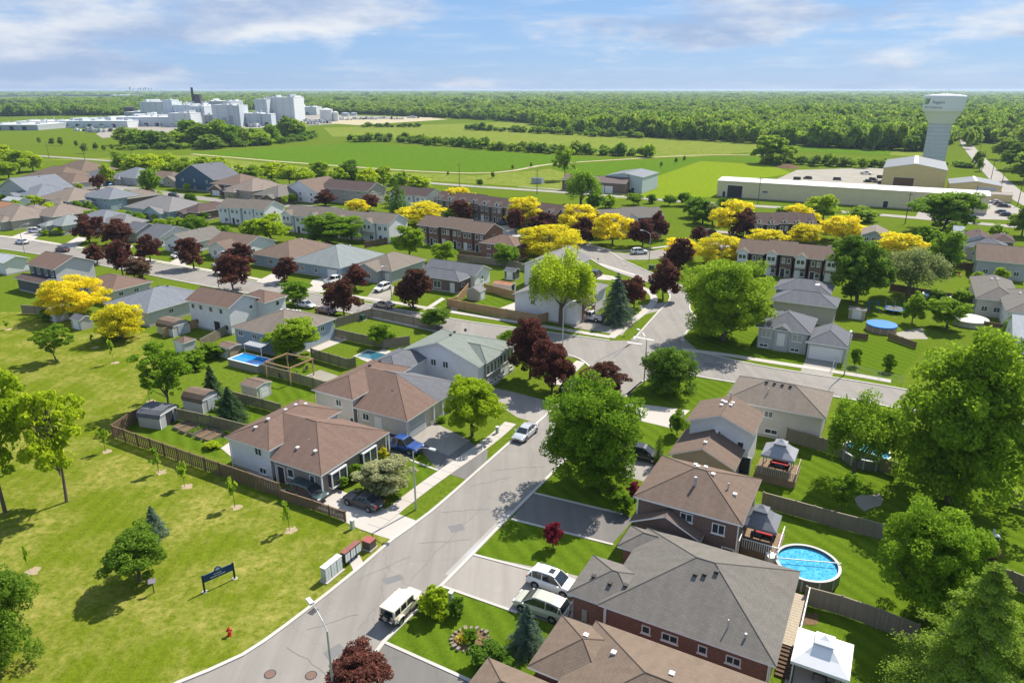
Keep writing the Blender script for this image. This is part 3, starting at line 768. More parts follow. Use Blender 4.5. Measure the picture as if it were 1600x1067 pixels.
vents(a, [(.42, .18), (.5, .3), (.46, .55), (.48, .68), (.5, .8)]); vents(b, [(.1, .44), (.2, .44), (.3, .45), (.12, .6), (.3, .18), (.62, .2)])
flue(a, .8, .45, .5); flue(b, .35, .3, .4)
for t in (.0, 1.0): MB().box(-.07, -.07, 0, .07, .07, 2.85).build('porch_post', TRIM, h.root, loc=(b.x0 + b.w - .12, b.y0 + .15 + (b.d - .3) * t, 0))
h = House('cream semi-detached house, brown near half and grey far half of roof', (485.7, 608.6), z=4.2); H2 = h
a = h.vol((485.7, 608.6), (551.3, 624.3), (640, 573), 4.2, 'hipy', 'cream', 'redbrown', 0.40)
a2 = h.volm(a.x0 + .3, a.y0 + a.d - 3.4, a.w - .6, 9.5, 4.15, 'hipy', 'white', 'slate', 0.40)
b = h.vol((551, 636), (636.6, 657.5), (715, 597), 3.0, 'gxh', 'cream', 'redbrown', 0.40)
saddle(h.root, a, b, 'redbrown'); downpipes(a); downpipes(b)
hx, ym, zm = b.d / 2, b.y0 + b.d / 2, b.ze + b.pitch * b.d / 2
xe = b.x0 + b.w
MB().face([(xe + .01, ym, 3.01), (xe + .01, b.y0 + b.d, 3.02), (xe - hx, ym, zm + .03)], 0, [(0, 0), (hx, 0), (0, hx)]).face([(xe, b.y0 + b.d + .01, 3.02), (b.x0, b.y0 + b.d + .01, 3.02), (b.x0, ym, zm + .03), (xe - hx, ym, zm + .03)], 0, [(0, 0), (b.w, 0), (b.w, hx), (hx, hx)]).build('grey_roof_half', ROOF['slate'], h.root)
window(a, 'near', .62, 3.0, 1.0, 1.0); window(b, 'near', .16, 1.8, 1.1, 1.0); door(b, 'near', .42, .95, 2.05); window(a, 'near', .95, .9, .7, .9)
door(b, 'right', .17, 3.4, 2.2, 'garage', 'grey'); vents(a, [(.48, .8), (.52, .6)], True); vents(b, [(.1, .46), (.25, .46), (.4, .3), (.2, .2)], True)
for t in (.45, .6, .75, .9): MB().box(-.08, -.08, 0, .08, .08, 2.85).build('porch_post', TRIM, h.root, loc=(xe - .2, b.y0 + b.d * t, 0))
h = House('wide green-grey gable-roofed white house at the street corner', (629, 545), z=4.6); H4 = h
a = h.vol((629, 545), (743, 577), (803, 538), 4.6, 'gyh', 'white', 'green', 0.36)
b = h.volm(a.x0 + a.w - 4.6, a.y0 + 1.6, 4.9, 5.4, 4.75, 'gxh', 'bgrey', 'green', 0.55)
window(a, 'near', .42, 3.7, 1.0, 1.1); window(a, 'near', .58, 3.7, 1.0, 1.1)
for t in (.15, .4, .62, .85): window(b, 'right', t, 3.2, .8, 1.6); window(b, 'right', t, .9, .7, .6)
for t in (.62, .72, .82, .92): window(a, 'right', t, 3.2, .8, 1.6)
for t in (.66, .9): window(a, 'right', t, .9, .9, .6)
door(a, 'right', .08, .95, 2.05, col='dark'); vents(a, [(.5, .3), (.47, .45), (.53, .6)], True)
h = House('long grey-brown roofed pale blue house behind the rectangular pool', (356, 512), z=3.8); H5 = h
a = h.vol((356, 512), (448, 527), (524, 494), 3.8, 'hipy', 'blue', 'greybrown', 0.36)
for t in (.12, .4, .66, .88): window(a, 'near', t, 2.8, 1.1, .9)
for t in (.2, .45, .75): window(a, 'right', t, 2.7, 1.0, .9)
vents(a, [(.46, .5), (.5, .58), (.52, .66), (.5, .74), (.48, .82)])
h = House('white two-storey semi with red-brown gable roof near yellow round tree', (286, 470), z=5.3)
a = h.vol((286, 469), (359, 481), (392, 462), 5.3, 'gx', 'white', 'redbrown', 0.45)
b = h.volm(a.x0 + a.w * .55, a.y0 + a.d - 1.0, a.w * .62, 6.0, 4.9, 'hip', 'white', 'redbrown', 0.42)
for t in (.1, .3, .55, .8): window(a, 'near', t, 4.2, .9, 1.0)
for t in (.15, .9): window(a, 'near', t, 1.3, .9, 1.0)
door(a, 'near', .66, 1.5, 2.05, col='dark'); window(b, 'right', .6, 3.9, .9, .9); window(a, 'right', .75, 4.1, .8, .8)
vents(a, [(.55, .62), (.7, .62), (.85, .62), (.3, .6)], True)
h = House('blue-grey roofed pale bungalow between two yellow trees', (160, 474), z=3.0)
a = h.vol((160, 474), (229, 489), (300, 453), 3.0, 'hip', 'sage', 'bluegrey', 0.36)
for t in (.2, .55): window(a, 'near', t, 1.9, 1.1, .9)
window(a, 'right', .35, 1.9, 1.1, .9); vents(a, [(.4, .45), (.45, .55), (.5, .65), (.3, .5)], True)
h = House('brown-roofed pale bungalow directly behind the spreading yellow locust', (118, 443), z=3.0)
a = h.vol((118, 443), (172, 456), (229, 438), 3.0, 'hip', 'sage', 'redbrown', 0.36)
for t in (.25, .75): window(a, 'near', t, 1.9, 1.1, .9)
for t in (.2, .6): window(a, 'right', t, 1.9, 1.1, .9)
h = House('white-sided two-storey house with dark front and red-brown gable roof', (38, 413), z=5.3)
a = h.vol((38, 413), (85, 421), (150, 407), 5.3, 'gx', 'charcoal', 'redbrown', 0.42)
MB().face([(0, 0, 0), (0, a.d - .9, 0), (0, a.d - .9, 5.1), (0, a.d / 2 - .45, 5.2 + a.rise * .9), (0, 0, 5.1)]).build('side_cladding', SID['white'], h.root, loc=(a.x0 + a.w - a.over + .03, a.y0 + a.over, .02))
for t in (.1, .36, .64, .88): window(a, 'near', t, 4.1, 1.0, 1.4)
b = h.volm(a.x0 + .3, a.y0 - 3.2, a.w * .95, 4.0, 2.9, 'gx', 'charcoal', 'darkbrown', 0.3)
h = House('pale blue-grey roofed house at the photo edge behind park tree', (-30, 405), z=3.2)
a = h.vol((-30, 405), (6, 411), (44, 402), 3.2, 'gx', 'white', 'light', 0.36)
# --- far side of the cross road
h = House('white bungalow with brown cross-gable porch roof across the road', (320, 381), z=3.0)
a = h.vol((320, 381), (379, 389), (432, 376), 3.0, 'gx', 'white', 'brown', 0.40)
b = h.volm(a.x0 + a.w * .25, a.y0 - 2.2, a.w * .5, 5.0, 2.9, 'gy', 'white', 'brown', 0.5)
window(a, 'right', .3, 1.8, 1.3, 1.1); window(b, 'near', .3, 1.5, 1.2, 1.3); door(a, 'near', .12, .95, 2.0); window(a, 'near', .9, 1.5, 1.2, 1.1)
h = House('brown hip-roofed blue bungalow with crimson maple in front', (392, 396), z=3.0)
a = h.vol((392, 396), (450, 406), (513, 383), 3.0, 'hip', 'blue', 'brown', 0.40)
window(a, 'near', .5, 1.6, 1.4, 1.2); window(a, 'near', .85, 1.6, 1.0, 1.1); window(a, 'right', .5, 1.8, 1.0, .9); vents(a, [(.4, .6), (.55, .6)])
h = House('grey-green hip-roofed pale blue bungalow with white garage door', (456, 407), z=3.0)
a = h.vol((456, 407), (528, 420), (588, 396), 3.0, 'hip', 'blue', 'greengrey', 0.42)
door(a, 'near', .84, 2.6, 2.1, 'garage'); window(a, 'near', .2, 1.5, 1.4, 1.3); window(a, 'near', .5, 1.5, 1.0, 1.3); window(a, 'right', .7, 1.8, 1.0, .9); vents(a, [(.4, .65), (.5, .68), (.6, .65)])
h = House('tan hip-roofed grey bungalow with front gable and white SUV outside', (556, 414), z=3.0)
a = h.vol((556, 414), (608, 425), (664, 406), 3.0, 'hip', 'grey', 'greybrown', 0.42)
b = h.volm(a.x0 + a.w * .12, a.y0 - 1.8, a.w * .62, 5.0, 3.0, 'gy', 'grey', 'greybrown', 0.42)
window(b, 'near', .6, 1.5, 1.5, 1.2); door(a, 'near', .88, .95, 2.0); window(a, 'right', .55, 1.8, 1.1, .9)
h = House('charcoal-roofed brown brick bungalow with arched front window and white side', (654, 424), z=3.0)
a = h.vol((654, 425), (707, 444), (733, 434), 3.0, 'hipx', 'bbrown', 'slate', 0.42)
b = h.volm(a.x0 - .5, a.y0 + a.d - 1.5, a.w + 1.6, 7.5, 3.3, 'gx', 'white', 'slate', 0.42)
window(a, 'near', .52, 1.5, 2.0, 1.6); door(a, 'near', .86, .95, 2.1); window(a, 'right', .3, 1.7, 1.2, .8); window(b, 'right', .5, 2.0, .9, .9)
h = House('white-sided brick-fronted house behind the tall pale willow', (806, 456), z=4.6)
a = h.vol((806, 456), (898, 478), (940, 447), 4.6, 'gyh', 'white', 'palegrey', 0.36)
b = h.volm(a.x0 + a.w - 3, a.y0 + 2.5, 3.25, 7, 4.5, 'gxh', 'bred', 'palegrey', 0.5)
for t in (.2, .5, .8): window(b, 'right', t, 3.1, 1.1, 1.5); window(b, 'right', t, .9, 1.0, .7)
window(a, 'near', .3, 3.4, 1.0, 1.0)
h = House('white two-storey house with grey roof beyond the board-fenced yard', (824, 411), z=5.0)
a = h.vol((820, 411), (882, 424), (925, 405), 5.0, 'gy', 'white', 'palegrey', 0.42)
window(a, 'near', .3, 3.8, 1.0, 1.0); window(a, 'near', .6, 3.8, 1.0, 1.0); door(a, 'near', .2, 1.6, 2.1, col='dark')
# --- right side of the cross road
h = House('grey raised bungalow with white double garage door facing the cross road', (1181, 510), z=3.9); V1 = h
a = h.vol((1181, 510), (1267, 522), (1284, 498), 3.9, 'hip', 'grey', 'slate', 0.46)
b = h.volm(a.x0 + a.w - .6, a.y0 - 1.3, 6.6, 8.0, 2.9, 'gyH', 'grey', 'slate', 0.46)
c = h.volm(a.x0 + a.w * .3, a.y0 - .25, a.w * .36, 3.0, 3.9, 'gyh', 'grey', 'slate', 0.6)
window(a, 'near', .17, 2.7, 1.6, 1.3, 'curtain'); window(a, 'near', .8, 2.7, 1.6, 1.3, 'curtain'); window(a, 'near', .14, .6, 1.4, .6); window(a, 'near', .78, .6, 1.4, .6)
door(c, 'near', .5, 1.0, 2.1, z=1.0); door(b, 'near', .5, 4.8, 2.2, 'garage'); vents(a, [(.5, .6), (.42, .62)], True)
h = House('pale grey house with slate hip roofs behind the raised bungalow', (1205, 468), z=3.8)
a = h.vol((1205, 468), (1308, 482), (1314, 465), 3.8, 'hip', 'stone', 'slate', 0.42, d=7.5)
b = h.volm(a.x0 - .6, a.y0 + 6.0, a.w - 1.2, 8.0, 4.6, 'hip', 'stone', 'slate', 0.42)
window(a, 'near', .5, 1.3, 1.2, .9); vents(a, [(.4, .55), (.6, .55)], True)
MB().box(-.4, -.5, 0, .4, .5, .16).build('skylight', TRIM, h.root, loc=(a.x0 + a.w * .62, a.y0 + 6.9, 6.0))
# --- right-hand lots of the main road
h = House('grey-brown hip-roofed cream house by the cross road', (1135, 618), z=4.3); W1 = h
a = h.vol((1135, 618), (1289, 660), (1316, 621), 4.3, 'hip', 'cream', 'greybrown', 0.42)
downpipes(a)
window(a, 'near', .45, 3.2, 1.1, .9); window(a, 'near', .5, .9, 1.6, .7); window(a, 'near', .18, 3.2, 1.1, .9); window(a, 'right', .5, 3.1, 1.1, .9)
vents(a, [(.36, .45), (.44, .45), (.52, .45), (.6, .45)], True); flue(a, .4, .25)
h = House('white two-storey house with brown gable roof and dark gazebo deck', (1072, 656), z=5.4); W2 = h
a = h.vol((1072, 656), (1178, 680), (1211, 650), 5.4, 'gy', 'white', 'brown', 0.40)
b = h.vol((1043, 710), (1149, 735), (1157, 707), 3.1, 'gy', 'tan', 'brown', 0.46, d=7.2)
window(a, 'near', .46, 4.3, .9, 1.0); window(a, 'near', .86, 3.6, .8, .8); door(a, 'near', .93, 1.6, 2.1, col='dark')
window(b, 'left', .4, 1.6, 1.1, 1.0); vents(a, [(.42, .5), (.46, .62), (.4, .72), (.55, .55), (.56, .68)]); vents(b, [(.5, .2), (.56, .7)])
flue(a, .5, .8, .9)
h = House('brown pyramid-roofed brick house with gabled garage beside black driveway', (989.7, 774), z=5.2); W3 = h
a = h.vol((989.7, 774), (1160, 822), (1190, 748), 5.2, 'hip', 'bbrown', 'brown', 0.44, d=9.2)
downpipes(a)
b = h.vol((980.5, 817), (1096, 843), None, 3.0, 'gy', 'bbrown', 'brown', 0.48, d=6.5)
window(a, 'near', .82, 3.9, 1.2, 1.1); door(a, 'near', .93, .95, 2.05, col='brown'); window(a, 'right', .4, 3.8, 1.2, 1.0); door(a, 'right', .3, 1.7, 2.1, col='dark')
window(a, 'near', .5, 4.2, 1.2, .9); vents(a, [(.45, .62), (.5, .75), (.62, .5), (.4, .75), (.85, .4)]); flue(a, .5, .3, .9, .14); flue(a, .78, .42)
h = House('large grey hip-roofed red brick bungalow with two white-trimmed front wings', (933, 947), z=3.2); W4 = h
a = h.vol((933, 947), (1214, 1037), (1250, 889), 3.2, 'hip', 'bred', 'grey', 0.44)
downpipes(a)
b = h.volm(a.x0 - 2.9, a.y0 + .25, 6.2, 5.7, 3.05, 'hip', 'bred', 'grey', 0.46)
c = h.volm(a.x0 - 1.5, a.y0 + a.d - 4.0, 5.0, 3.7, 3.1, 'hip', 'bred', 'grey', 0.48)
door(b, 'left', .5, 4.2, 2.15, 'garage')
for t, w_ in ((.27, .7), (.42, 1.3), (.62, .7), (.8, 1.1)): window(a, 'near', t, 2.0, w_, .75)
window(a, 'right', .6, 1.9, 1.3, 1.1); door(a, 'right', .85, 1.7, 2.1, col='dark', z=.8)
vents(a, [(.47, .38), (.52, .4), (.58, .44)], True); vents(b, [(.25, .35), (.5, .3), (.7, .35)], True); flue(a, .72, .12, .8, .05); flue(a, .82, .1, .4, .09)
for t in (.005, .995): MB().box(-.05, -.05, 0, .05, .05, 2.9).build('downpipe', TRIM, h.root, loc=(a.x0 + a.over + (a.w - .9) * t, a.y0 + a.over - .1, 0))
m_ = MB().box(-.22, -.12, .5, .22, .0, 1.6).build('meter_box', METAL, h.root, loc=(b.x0 + 1.5, b.y0 + b.over - .01, 0))
h = House('tan-brown roofed brick house cut off by the bottom edge', (905, 1010), z=3.1); W5 = h
fx, fy = h.loc((931, 969), 3.1)
a = h.volm(fx, fy - 11.5, 14.5, 11.5, 3.1, 'hip', 'bred', 'umber', 0.44)
b = h.volm(fx - 2.6, fy - 6.6, 6.0, 6.0, 3.0, 'hip', 'bred', 'umber', 0.46)
c = h.volm(fx - 5.6, fy - 12.0, 6.0, 5.0, 2.8, 'hip', 'bred', 'umber', 0.46)
vents(a, [(.2, .66), (.5, .6)], False); vents(b, [(.5, .6)], False)

# --- the rows beyond the cross road: compact table (left, near, right eave corners in the photo survey)
ROWS = [
 ('tan hip-roofed house at the photo edge behind parked white car', (-34, 337), (14, 346), (66, 331), 3.0, 'hip', 'stone', 'tan'),
 ('tan-roofed stone house with forward gable garage beside grey roofs', (50, 334), (78, 340), (134, 328), 3.4, 'hip', 'stone', 'tan'),
 ('grey-green roofed blue house with garage next to small lime tree', (66, 349), (97, 353), (124, 341), 3.0, 'hip', 'grey', 'greengrey'),
 ('mid-grey hip-roofed house just behind the first crimson maple', (118, 341), (150, 350), (174, 335), 3.2, 'hip', 'grey', 'bluegrey'),
 ('pale grey roofed house behind the second crimson maple', (156, 346), (190, 352), (224, 344), 3.2, 'hip', 'grey', 'palegrey'),
 ('low dark-roofed house with white gable trim behind crimson maples', (188, 360), (210, 364), (241, 354), 3.0, 'gx', 'grey', 'slate'),
 ('long dark-roofed white house third from the brown cross-gable bungalow', (218, 366), (249, 371), (284, 358), 3.0, 'gx', 'white', 'slate'),
 ('grey gable-roofed white bungalow second from the brown cross-gable bungalow', (256, 375), (290, 382), (330, 366), 3.0, 'gy', 'white', 'grey'),
 ('steep blue-grey gable house at the far left end of the rows', (4, 293), (32, 301), (62, 288), 4.6, 'gy', 'grey', 'bluegrey'),
 ('red-brown hip-roofed house left of the topmost brown roof', (46, 275), (76, 284), (102, 272), 3.4, 'hip', 'bbrown', 'brown'),
 ('topmost red-brown roofed house close to the far road', (85, 265), (116, 271), (152, 263), 3.4, 'hip', 'bbrown', 'brown'),
 ('brown-roofed house with white garage in front of topmost brown roof', (72, 281), (101, 288), (124, 280), 3.2, 'hip', 'cream', 'brown'),
 ('grey-roofed house with crimson bush and blue car outside', (128, 275), (143, 281), (166, 273), 3.4, 'hip', 'grey', 'slate'),
 ('grey two-gable house left of the dense oval green tree', (180, 274), (201, 280), (230, 272), 3.6, 'hip', 'grey', 'bluegrey'),
 ('brown-roofed white-garage house right of the dense oval green tree', (238, 274), (256, 280), (272, 275), 3.4, 'hip', 'white', 'brown'),
 ('tan-roofed house beside the dark blue two-storey house', (270, 276), (286, 284), (305, 274), 3.6, 'hip', 'stone', 'tan'),
 ('dark blue two-storey house with blue gable roof', (290, 274), (314, 284), (350, 277), 5.4, 'gy', 'navy', 'slate'),
 ('red-brown two-storey house right of the dark blue house', (338, 285), (363, 292), (388, 282), 4.8, 'hip', 'bbrown', 'brown'),
 ('tan wide-roofed brick house behind the white townhouse row', (356, 294), (387, 300), (426, 290), 3.6, 'hip', 'bbuff', 'tan'),
 ('grey-roofed brick house with conical tree in front', (398, 303), (431, 308), (458, 296), 3.4, 'hip', 'bbrown', 'grey'),
 ('brown-roofed house with white side gable behind the townhouses', (456, 294), (480, 304), (506, 294), 4.4, 'gy', 'white', 'brown'),
 ('brown-roofed townhouse pair with white end wall by yellow locust', (506, 292), (566, 301), (584, 294), 5.4, 'gx', 'stone', 'darkbrown'),
 ('blue-grey roofed house in the back-to-back row near photo edge', (22, 303), (46, 310), (84, 298), 3.4, 'hip', 'grey', 'bluegrey'),
 ('large tan hip-roofed pale house in the back-to-back row', (62, 309), (100, 316), (140, 303), 3.6, 'hip', 'sage', 'tan'),
 ('blue-grey hip-roofed two-storey house with dark canopy behind', (136, 305), (159, 313), (186, 303), 4.4, 'hip', 'blue', 'bluegrey'),
 ('tan-grey roofed brick house in the back-to-back row', (174, 307), (196, 311), (228, 301), 3.8, 'hip', 'bbrown', 'greybrown'),
 ('very wide mid-grey hip-roofed house in the middle of the rows', (192, 323), (264, 331), (302, 317), 3.4, 'hip', 'blue', 'palegrey'),
 ('dark brown low-roofed house with red brick chimney', (282, 329), (306, 333), (340, 320), 3.2, 'hip', 'bbrown', 'darkbrown'),
 ('orange-roofed white house at the photo edge', (-30, 321), (4, 327), (22, 320), 4.2, 'gx', 'white', 'orange'),
 ('pale blue-roofed house tucked behind the orange roof', (6, 312), (20, 316), (30, 311), 4.2, 'gx', 'white', 'light'),
 ('small tan-roofed house between orange roof and lime bush', (24, 328), (44, 333), (62, 324), 3.2, 'hip', 'stone', 'tan'),
 ('tan gable house with pale blue end wall beside yellow locusts', (1345, 366), (1387, 372), (1400, 362), 5.0, 'gy', 'blue', 'tan'),
 ('white gable house with dark shutters near the parking lot', (1510, 373), (1552, 377), (1568, 368), 4.6, 'gy', 'white', 'darkbrown'),
 ('white low-roofed garage wing left of the shuttered gable house', (1488, 366), (1508, 372), (1516, 364), 3.2, 'gx', 'white', 'light'),
 ('dark brown low bungalow right of the shuttered gable house', (1550, 375), (1588, 380), (1604, 372), 3.2, 'hip', 'bbrown', 'darkbrown'),
 ('slate hip-roofed beige bungalow in front of shuttered gable house', (1509, 384), (1580, 392), (1600, 384), 3.4, 'hip', 'stone', 'slate'),
 ('brown-roofed grey house between the slate bungalow and skylight house', (1524, 404), (1612, 416), (1640, 402), 4.2, 'gx', 'grey', 'brown'),
 ('slate-roofed cream house with roof skylight near covered pools', (1524, 464), (1600, 476), (1640, 446), 3.6, 'hip', 'cream', 'grey'),
 ('grey-roofed white house below the skylight house at photo edge', (1570, 482), (1650, 500), (1690, 470), 4.0, 'hip', 'white', 'grey'),
 ('pale grey roofed white house at the photo edge near brown fence', (1580, 521), (1680, 545), (1720, 520), 4.6, 'gx', 'white', 'light'),
]
YARDS = []
for i, (lab, L, N, R, z, roof, wall, tile) in enumerate(ROWS):
    h = House(lab, L, z=z, ang=ANG + RH.uniform(-.03, .03), group='houses in the rows beyond the cross road' if i < 31 else 'houses beyond the yards on the right')
    a = h.vol(L, N, R, z, roof, wall, tile, RH.uniform(.38, .46), w=None)
    YARDS.append((h, a, lab))
    if a.w > 8 and roof == 'hip' and i < 31:
        b = h.volm(a.x0 + a.w * RH.choice((.08, .5)), a.y0 - 2.0, a.w * .42, 5.5, 2.9, RH.choice(('gyh', 'hip')), wall, tile, .45)
        if RH.random() < .6: door(b, 'near', .5, min(4.2, b.w * .6), 2.1, 'garage', RH.choice(('white', 'white', 'brown', 'grey')))
        else: window(b, 'near', .5, 1.6, 1.5, 1.2)
    zs = [1.6] if z < 4.3 else [1.4, z - 1.0]
    for zz in zs:
        for t in (.2, .5, .82): window(a, 'near', t, zz, 1.1, 1.1)
        for t in (.3, .7): window(a, 'right' if L[0] < 1450 else 'left', t, zz, 1.0, 1.0)
    vents(a, [(.42, .6), (.55, .6)], RH.random() < .5)
    if 'chimney' in lab: MB().box(-.45, -.45, 0, .45, .45, 1.9).build('chimney', BRK['red'], h.root, loc=(a.x0 + a.w * .3, a.y0 + a.d * .4, z))

# --- townhouse rows: stepped units side by side under one label each row
def town(label, A, B, z, units, depth, wall, tile, style, ang=None, pitch=0.5, wall2=None):
    """A, B: near eave ends of the row; units stepped along it"""
    p, q = Vector(W(A[0], A[1], z)), Vector(W(B[0], B[1], z))
    ang = math.atan2(q.y - p.y, q.x - p.x)
    L = (q - p).length; u = L / units
    root = empty('townhouse_row', (p.x, p.y, 0), ang, label, 'townhouses', 'townhouse rows')
    for i in range(units):
        st = 0.5 if (i // 2) % 2 else 0.0
        w_ = wall if (wall2 is None or i % 2 == 0) else wall2
        V = roof_and_walls(root, i * u, st, u + .02, depth, z + .25 * ((i // 2) % 2), 'gx', pitch, WALLS[w_], ROOF[tile], 0.02 if False else .3)
        for t in (.28, .72): window(V, 'near', t, z - 1.2, min(1.1, u * .22), 1.2, 'curtain' if (i + int(t * 2)) % 3 == 0 else 'plain')
        door(V, 'near', .3, .95, 2.05, col='dark' if i % 2 else 'white'); window(V, 'near', .72, 1.3, min(1.4, u * .3), 1.2)
        vents(V, [(.3, .62), (.7, .62)])
        if style == 'dormer':
            D = roof_and_walls(root, i * u + u * .3, st + .2, u * .4, depth * .45, z + .9, 'gy', .8, WALLS['white'], ROOF[tile], .15, zb=z - .3)
            window(D, 'near', .5, z + .7, u * .17, 1.0)
        elif style == 'gable' and i % 2 == 0:
            D = roof_and_walls(root, i * u + u * .1, st - .5, u * .8, depth * .5, z + .2, 'gy', .6, WALLS['white'], ROOF[tile], .2, zb=2.6)
            window(D, 'near', .3, z - 1.0, .9, 1.1); window(D, 'near', .7, z - 1.0, .9, 1.1)
        if i == units - 1: window(V, 'right', .5, z - 1.2, .9, 1.0)
    return root
town('white-sided townhouse row with long grey-brown roof behind round bushes', (338, 323), (411, 330), 5.4, 4, 9.5, 'white', 'greybrown', 'none')
town('longest white townhouse row, stepped grey-brown roofs, brick ground floor end', (438, 335), (606, 353), 5.4, 8, 9.5, 'white', 'greybrown', 'gable')
town('red brick townhouse row with blue bay panels before yellow locusts', (650, 351), (757, 366), 5.4, 6, 9.0, 'bred', 'brown', 'none', wall2='bred')
h = House('brown hip-roofed red brick end house of the brick townhouse row', (750, 379), z=4.6)
a = h.vol((750, 378), (801, 386), (820, 376), 4.6, 'hip', 'bred', 'redbrown', .42)
for t in (.25, .7): window(a, 'near', t, 3.6, 1.1, 1.0); window(a, 'near', t, 1.3, 1.1, 1.0)
town('dark-roofed brick townhouse row with white dormers behind yellow locusts', (676, 311), (868, 336), 5.4, 10, 9.5, 'bbrown', 'darkbrown', 'dormer')
town('brown-roofed white townhouse block left of the dormered row', (606, 301), (664, 309), 5.4, 3, 9.5, 'white', 'darkbrown', 'none')
town('dormered dark brick townhouse end block right of the dormered row', (866, 333), (905, 338), 5.4, 2, 9.5, 'bbrown', 'darkbrown', 'dormer')
town('charcoal-roofed townhouse row with white gable bays by the bend', (940, 345), (1040, 340), 5.4, 5, 10, 'bbrown', 'grey', 'gable')
town('dark brown townhouse row with white dormers near the long shed', (1176, 350), (1278, 352), 5.2, 5, 10, 'charcoal', 'darkbrown', 'dormer')
town('brown-roofed brick townhouse row with white gable bays above slate roofs', (1150, 393), (1312, 409), 5.2, 7, 9.5, 'bbrown', 'brown', 'gable')

# ------------------------------------------------------------------ trees
BARK = wood_mat('bark', (0.13, 0.105, 0.085))
BARK_PALE = wood_mat('bark_pale', (0.30, 0.28, 0.25))
LEAF = {
 'green': leaf_mat('leaf_green', (0.118, 0.225, 0.014), (0.24, 0.375, 0.024), 0.5),
 'deep': leaf_mat('leaf_deep_green', (0.08, 0.165, 0.016), (0.162, 0.268, 0.024), 0.42),
 'lime': leaf_mat('leaf_lime', (0.26, 0.37, 0.014), (0.43, 0.53, 0.022), 0.5),
 'fresh': leaf_mat('leaf_fresh', (0.165, 0.28, 0.016), (0.305, 0.43, 0.028), 0.5),
 'crimson': leaf_mat('leaf_crimson', (0.08, 0.034, 0.024), (0.16, 0.066, 0.042), 0.35, accent=(0.26, 0.095, 0.05)),
 'red': leaf_mat('leaf_red', (0.16, 0.02, 0.035), (0.32, 0.04, 0.06), 0.45),
 'gold': leaf_mat('leaf_gold', (0.46, 0.42, 0.012), (0.92, 0.75, 0.03), 0.5, hue=0.503),
 'goldgreen': leaf_mat('leaf_gold_green', (0.42, 0.4, 0.014), (0.84, 0.74, 0.035), 0.5, hue=0.503),
 'blue': leaf_mat('needle_blue', (0.06, 0.115, 0.07), (0.15, 0.215, 0.145), 0.2),
 'spruce': leaf_mat('needle_green', (0.035, 0.075, 0.03), (0.075, 0.135, 0.05), 0.2),
 'larch': leaf_mat('needle_larch', (0.125, 0.225, 0.022), (0.25, 0.36, 0.045), 0.4),
 'grey': leaf_mat('leaf_grey_green', (0.16, 0.21, 0.06), (0.25, 0.30, 0.11), 0.45),
 'cream': leaf_mat('leaf_cream', (0.30, 0.32, 0.13), (0.55, 0.53, 0.30), 0.45),
 'brown': leaf_mat('leaf_brown', (0.11, 0.065, 0.045), (0.19, 0.12, 0.065), 0.35),
 'forest': leaf_mat('leaf_forest', (0.145, 0.235, 0.028), (0.28, 0.38, 0.045), 0.5),
}
def leaf_quads(c, nrm, size, rg, aspect=0.75, spread=0.9):
    n = len(c)
    v = nrm + rg.normal(0, spread, (n, 3)); v /= np.linalg.norm(v, axis=1)[:, None] + 1e-9
    r = rg.normal(0, 1, (n, 3)); t = np.cross(v, r); t /= np.linalg.norm(t, axis=1)[:, None] + 1e-9
    b = np.cross(v, t)
    s = size * rg.uniform(.6, 1.3, (n, 1))
    t, b = t * s * .5, b * s * .5 * aspect
    return np.stack([c - t, c - b * 1.0 + t * .15, c + t, c + b * 1.0 + t * .15], 1)
def quads_mesh(name, Q, var, mat):
    n = len(Q)
    me = bpy.data.meshes.new(name)
    me.vertices.add(n * 4); me.vertices.foreach_set('co', Q.reshape(-1).astype(np.float32))
    me.loops.add(n * 4); me.loops.foreach_set('vertex_index', np.arange(n * 4, dtype=np.int32))
    me.polygons.add(n); me.polygons.foreach_set('loop_start', np.arange(0, n * 4, 4, dtype=np.int32))
    at = me.attributes.new('var', 'FLOAT', 'FACE'); at.data.foreach_set('value', var.astype(np.float32))
    me.materials.append(mat); me.update(calc_edges=True); me.validate()
    return me
def unit(rg, n):
    v = rg.normal(0, 1, (n, 3)); return v / np.linalg.norm(v, axis=1)[:, None]
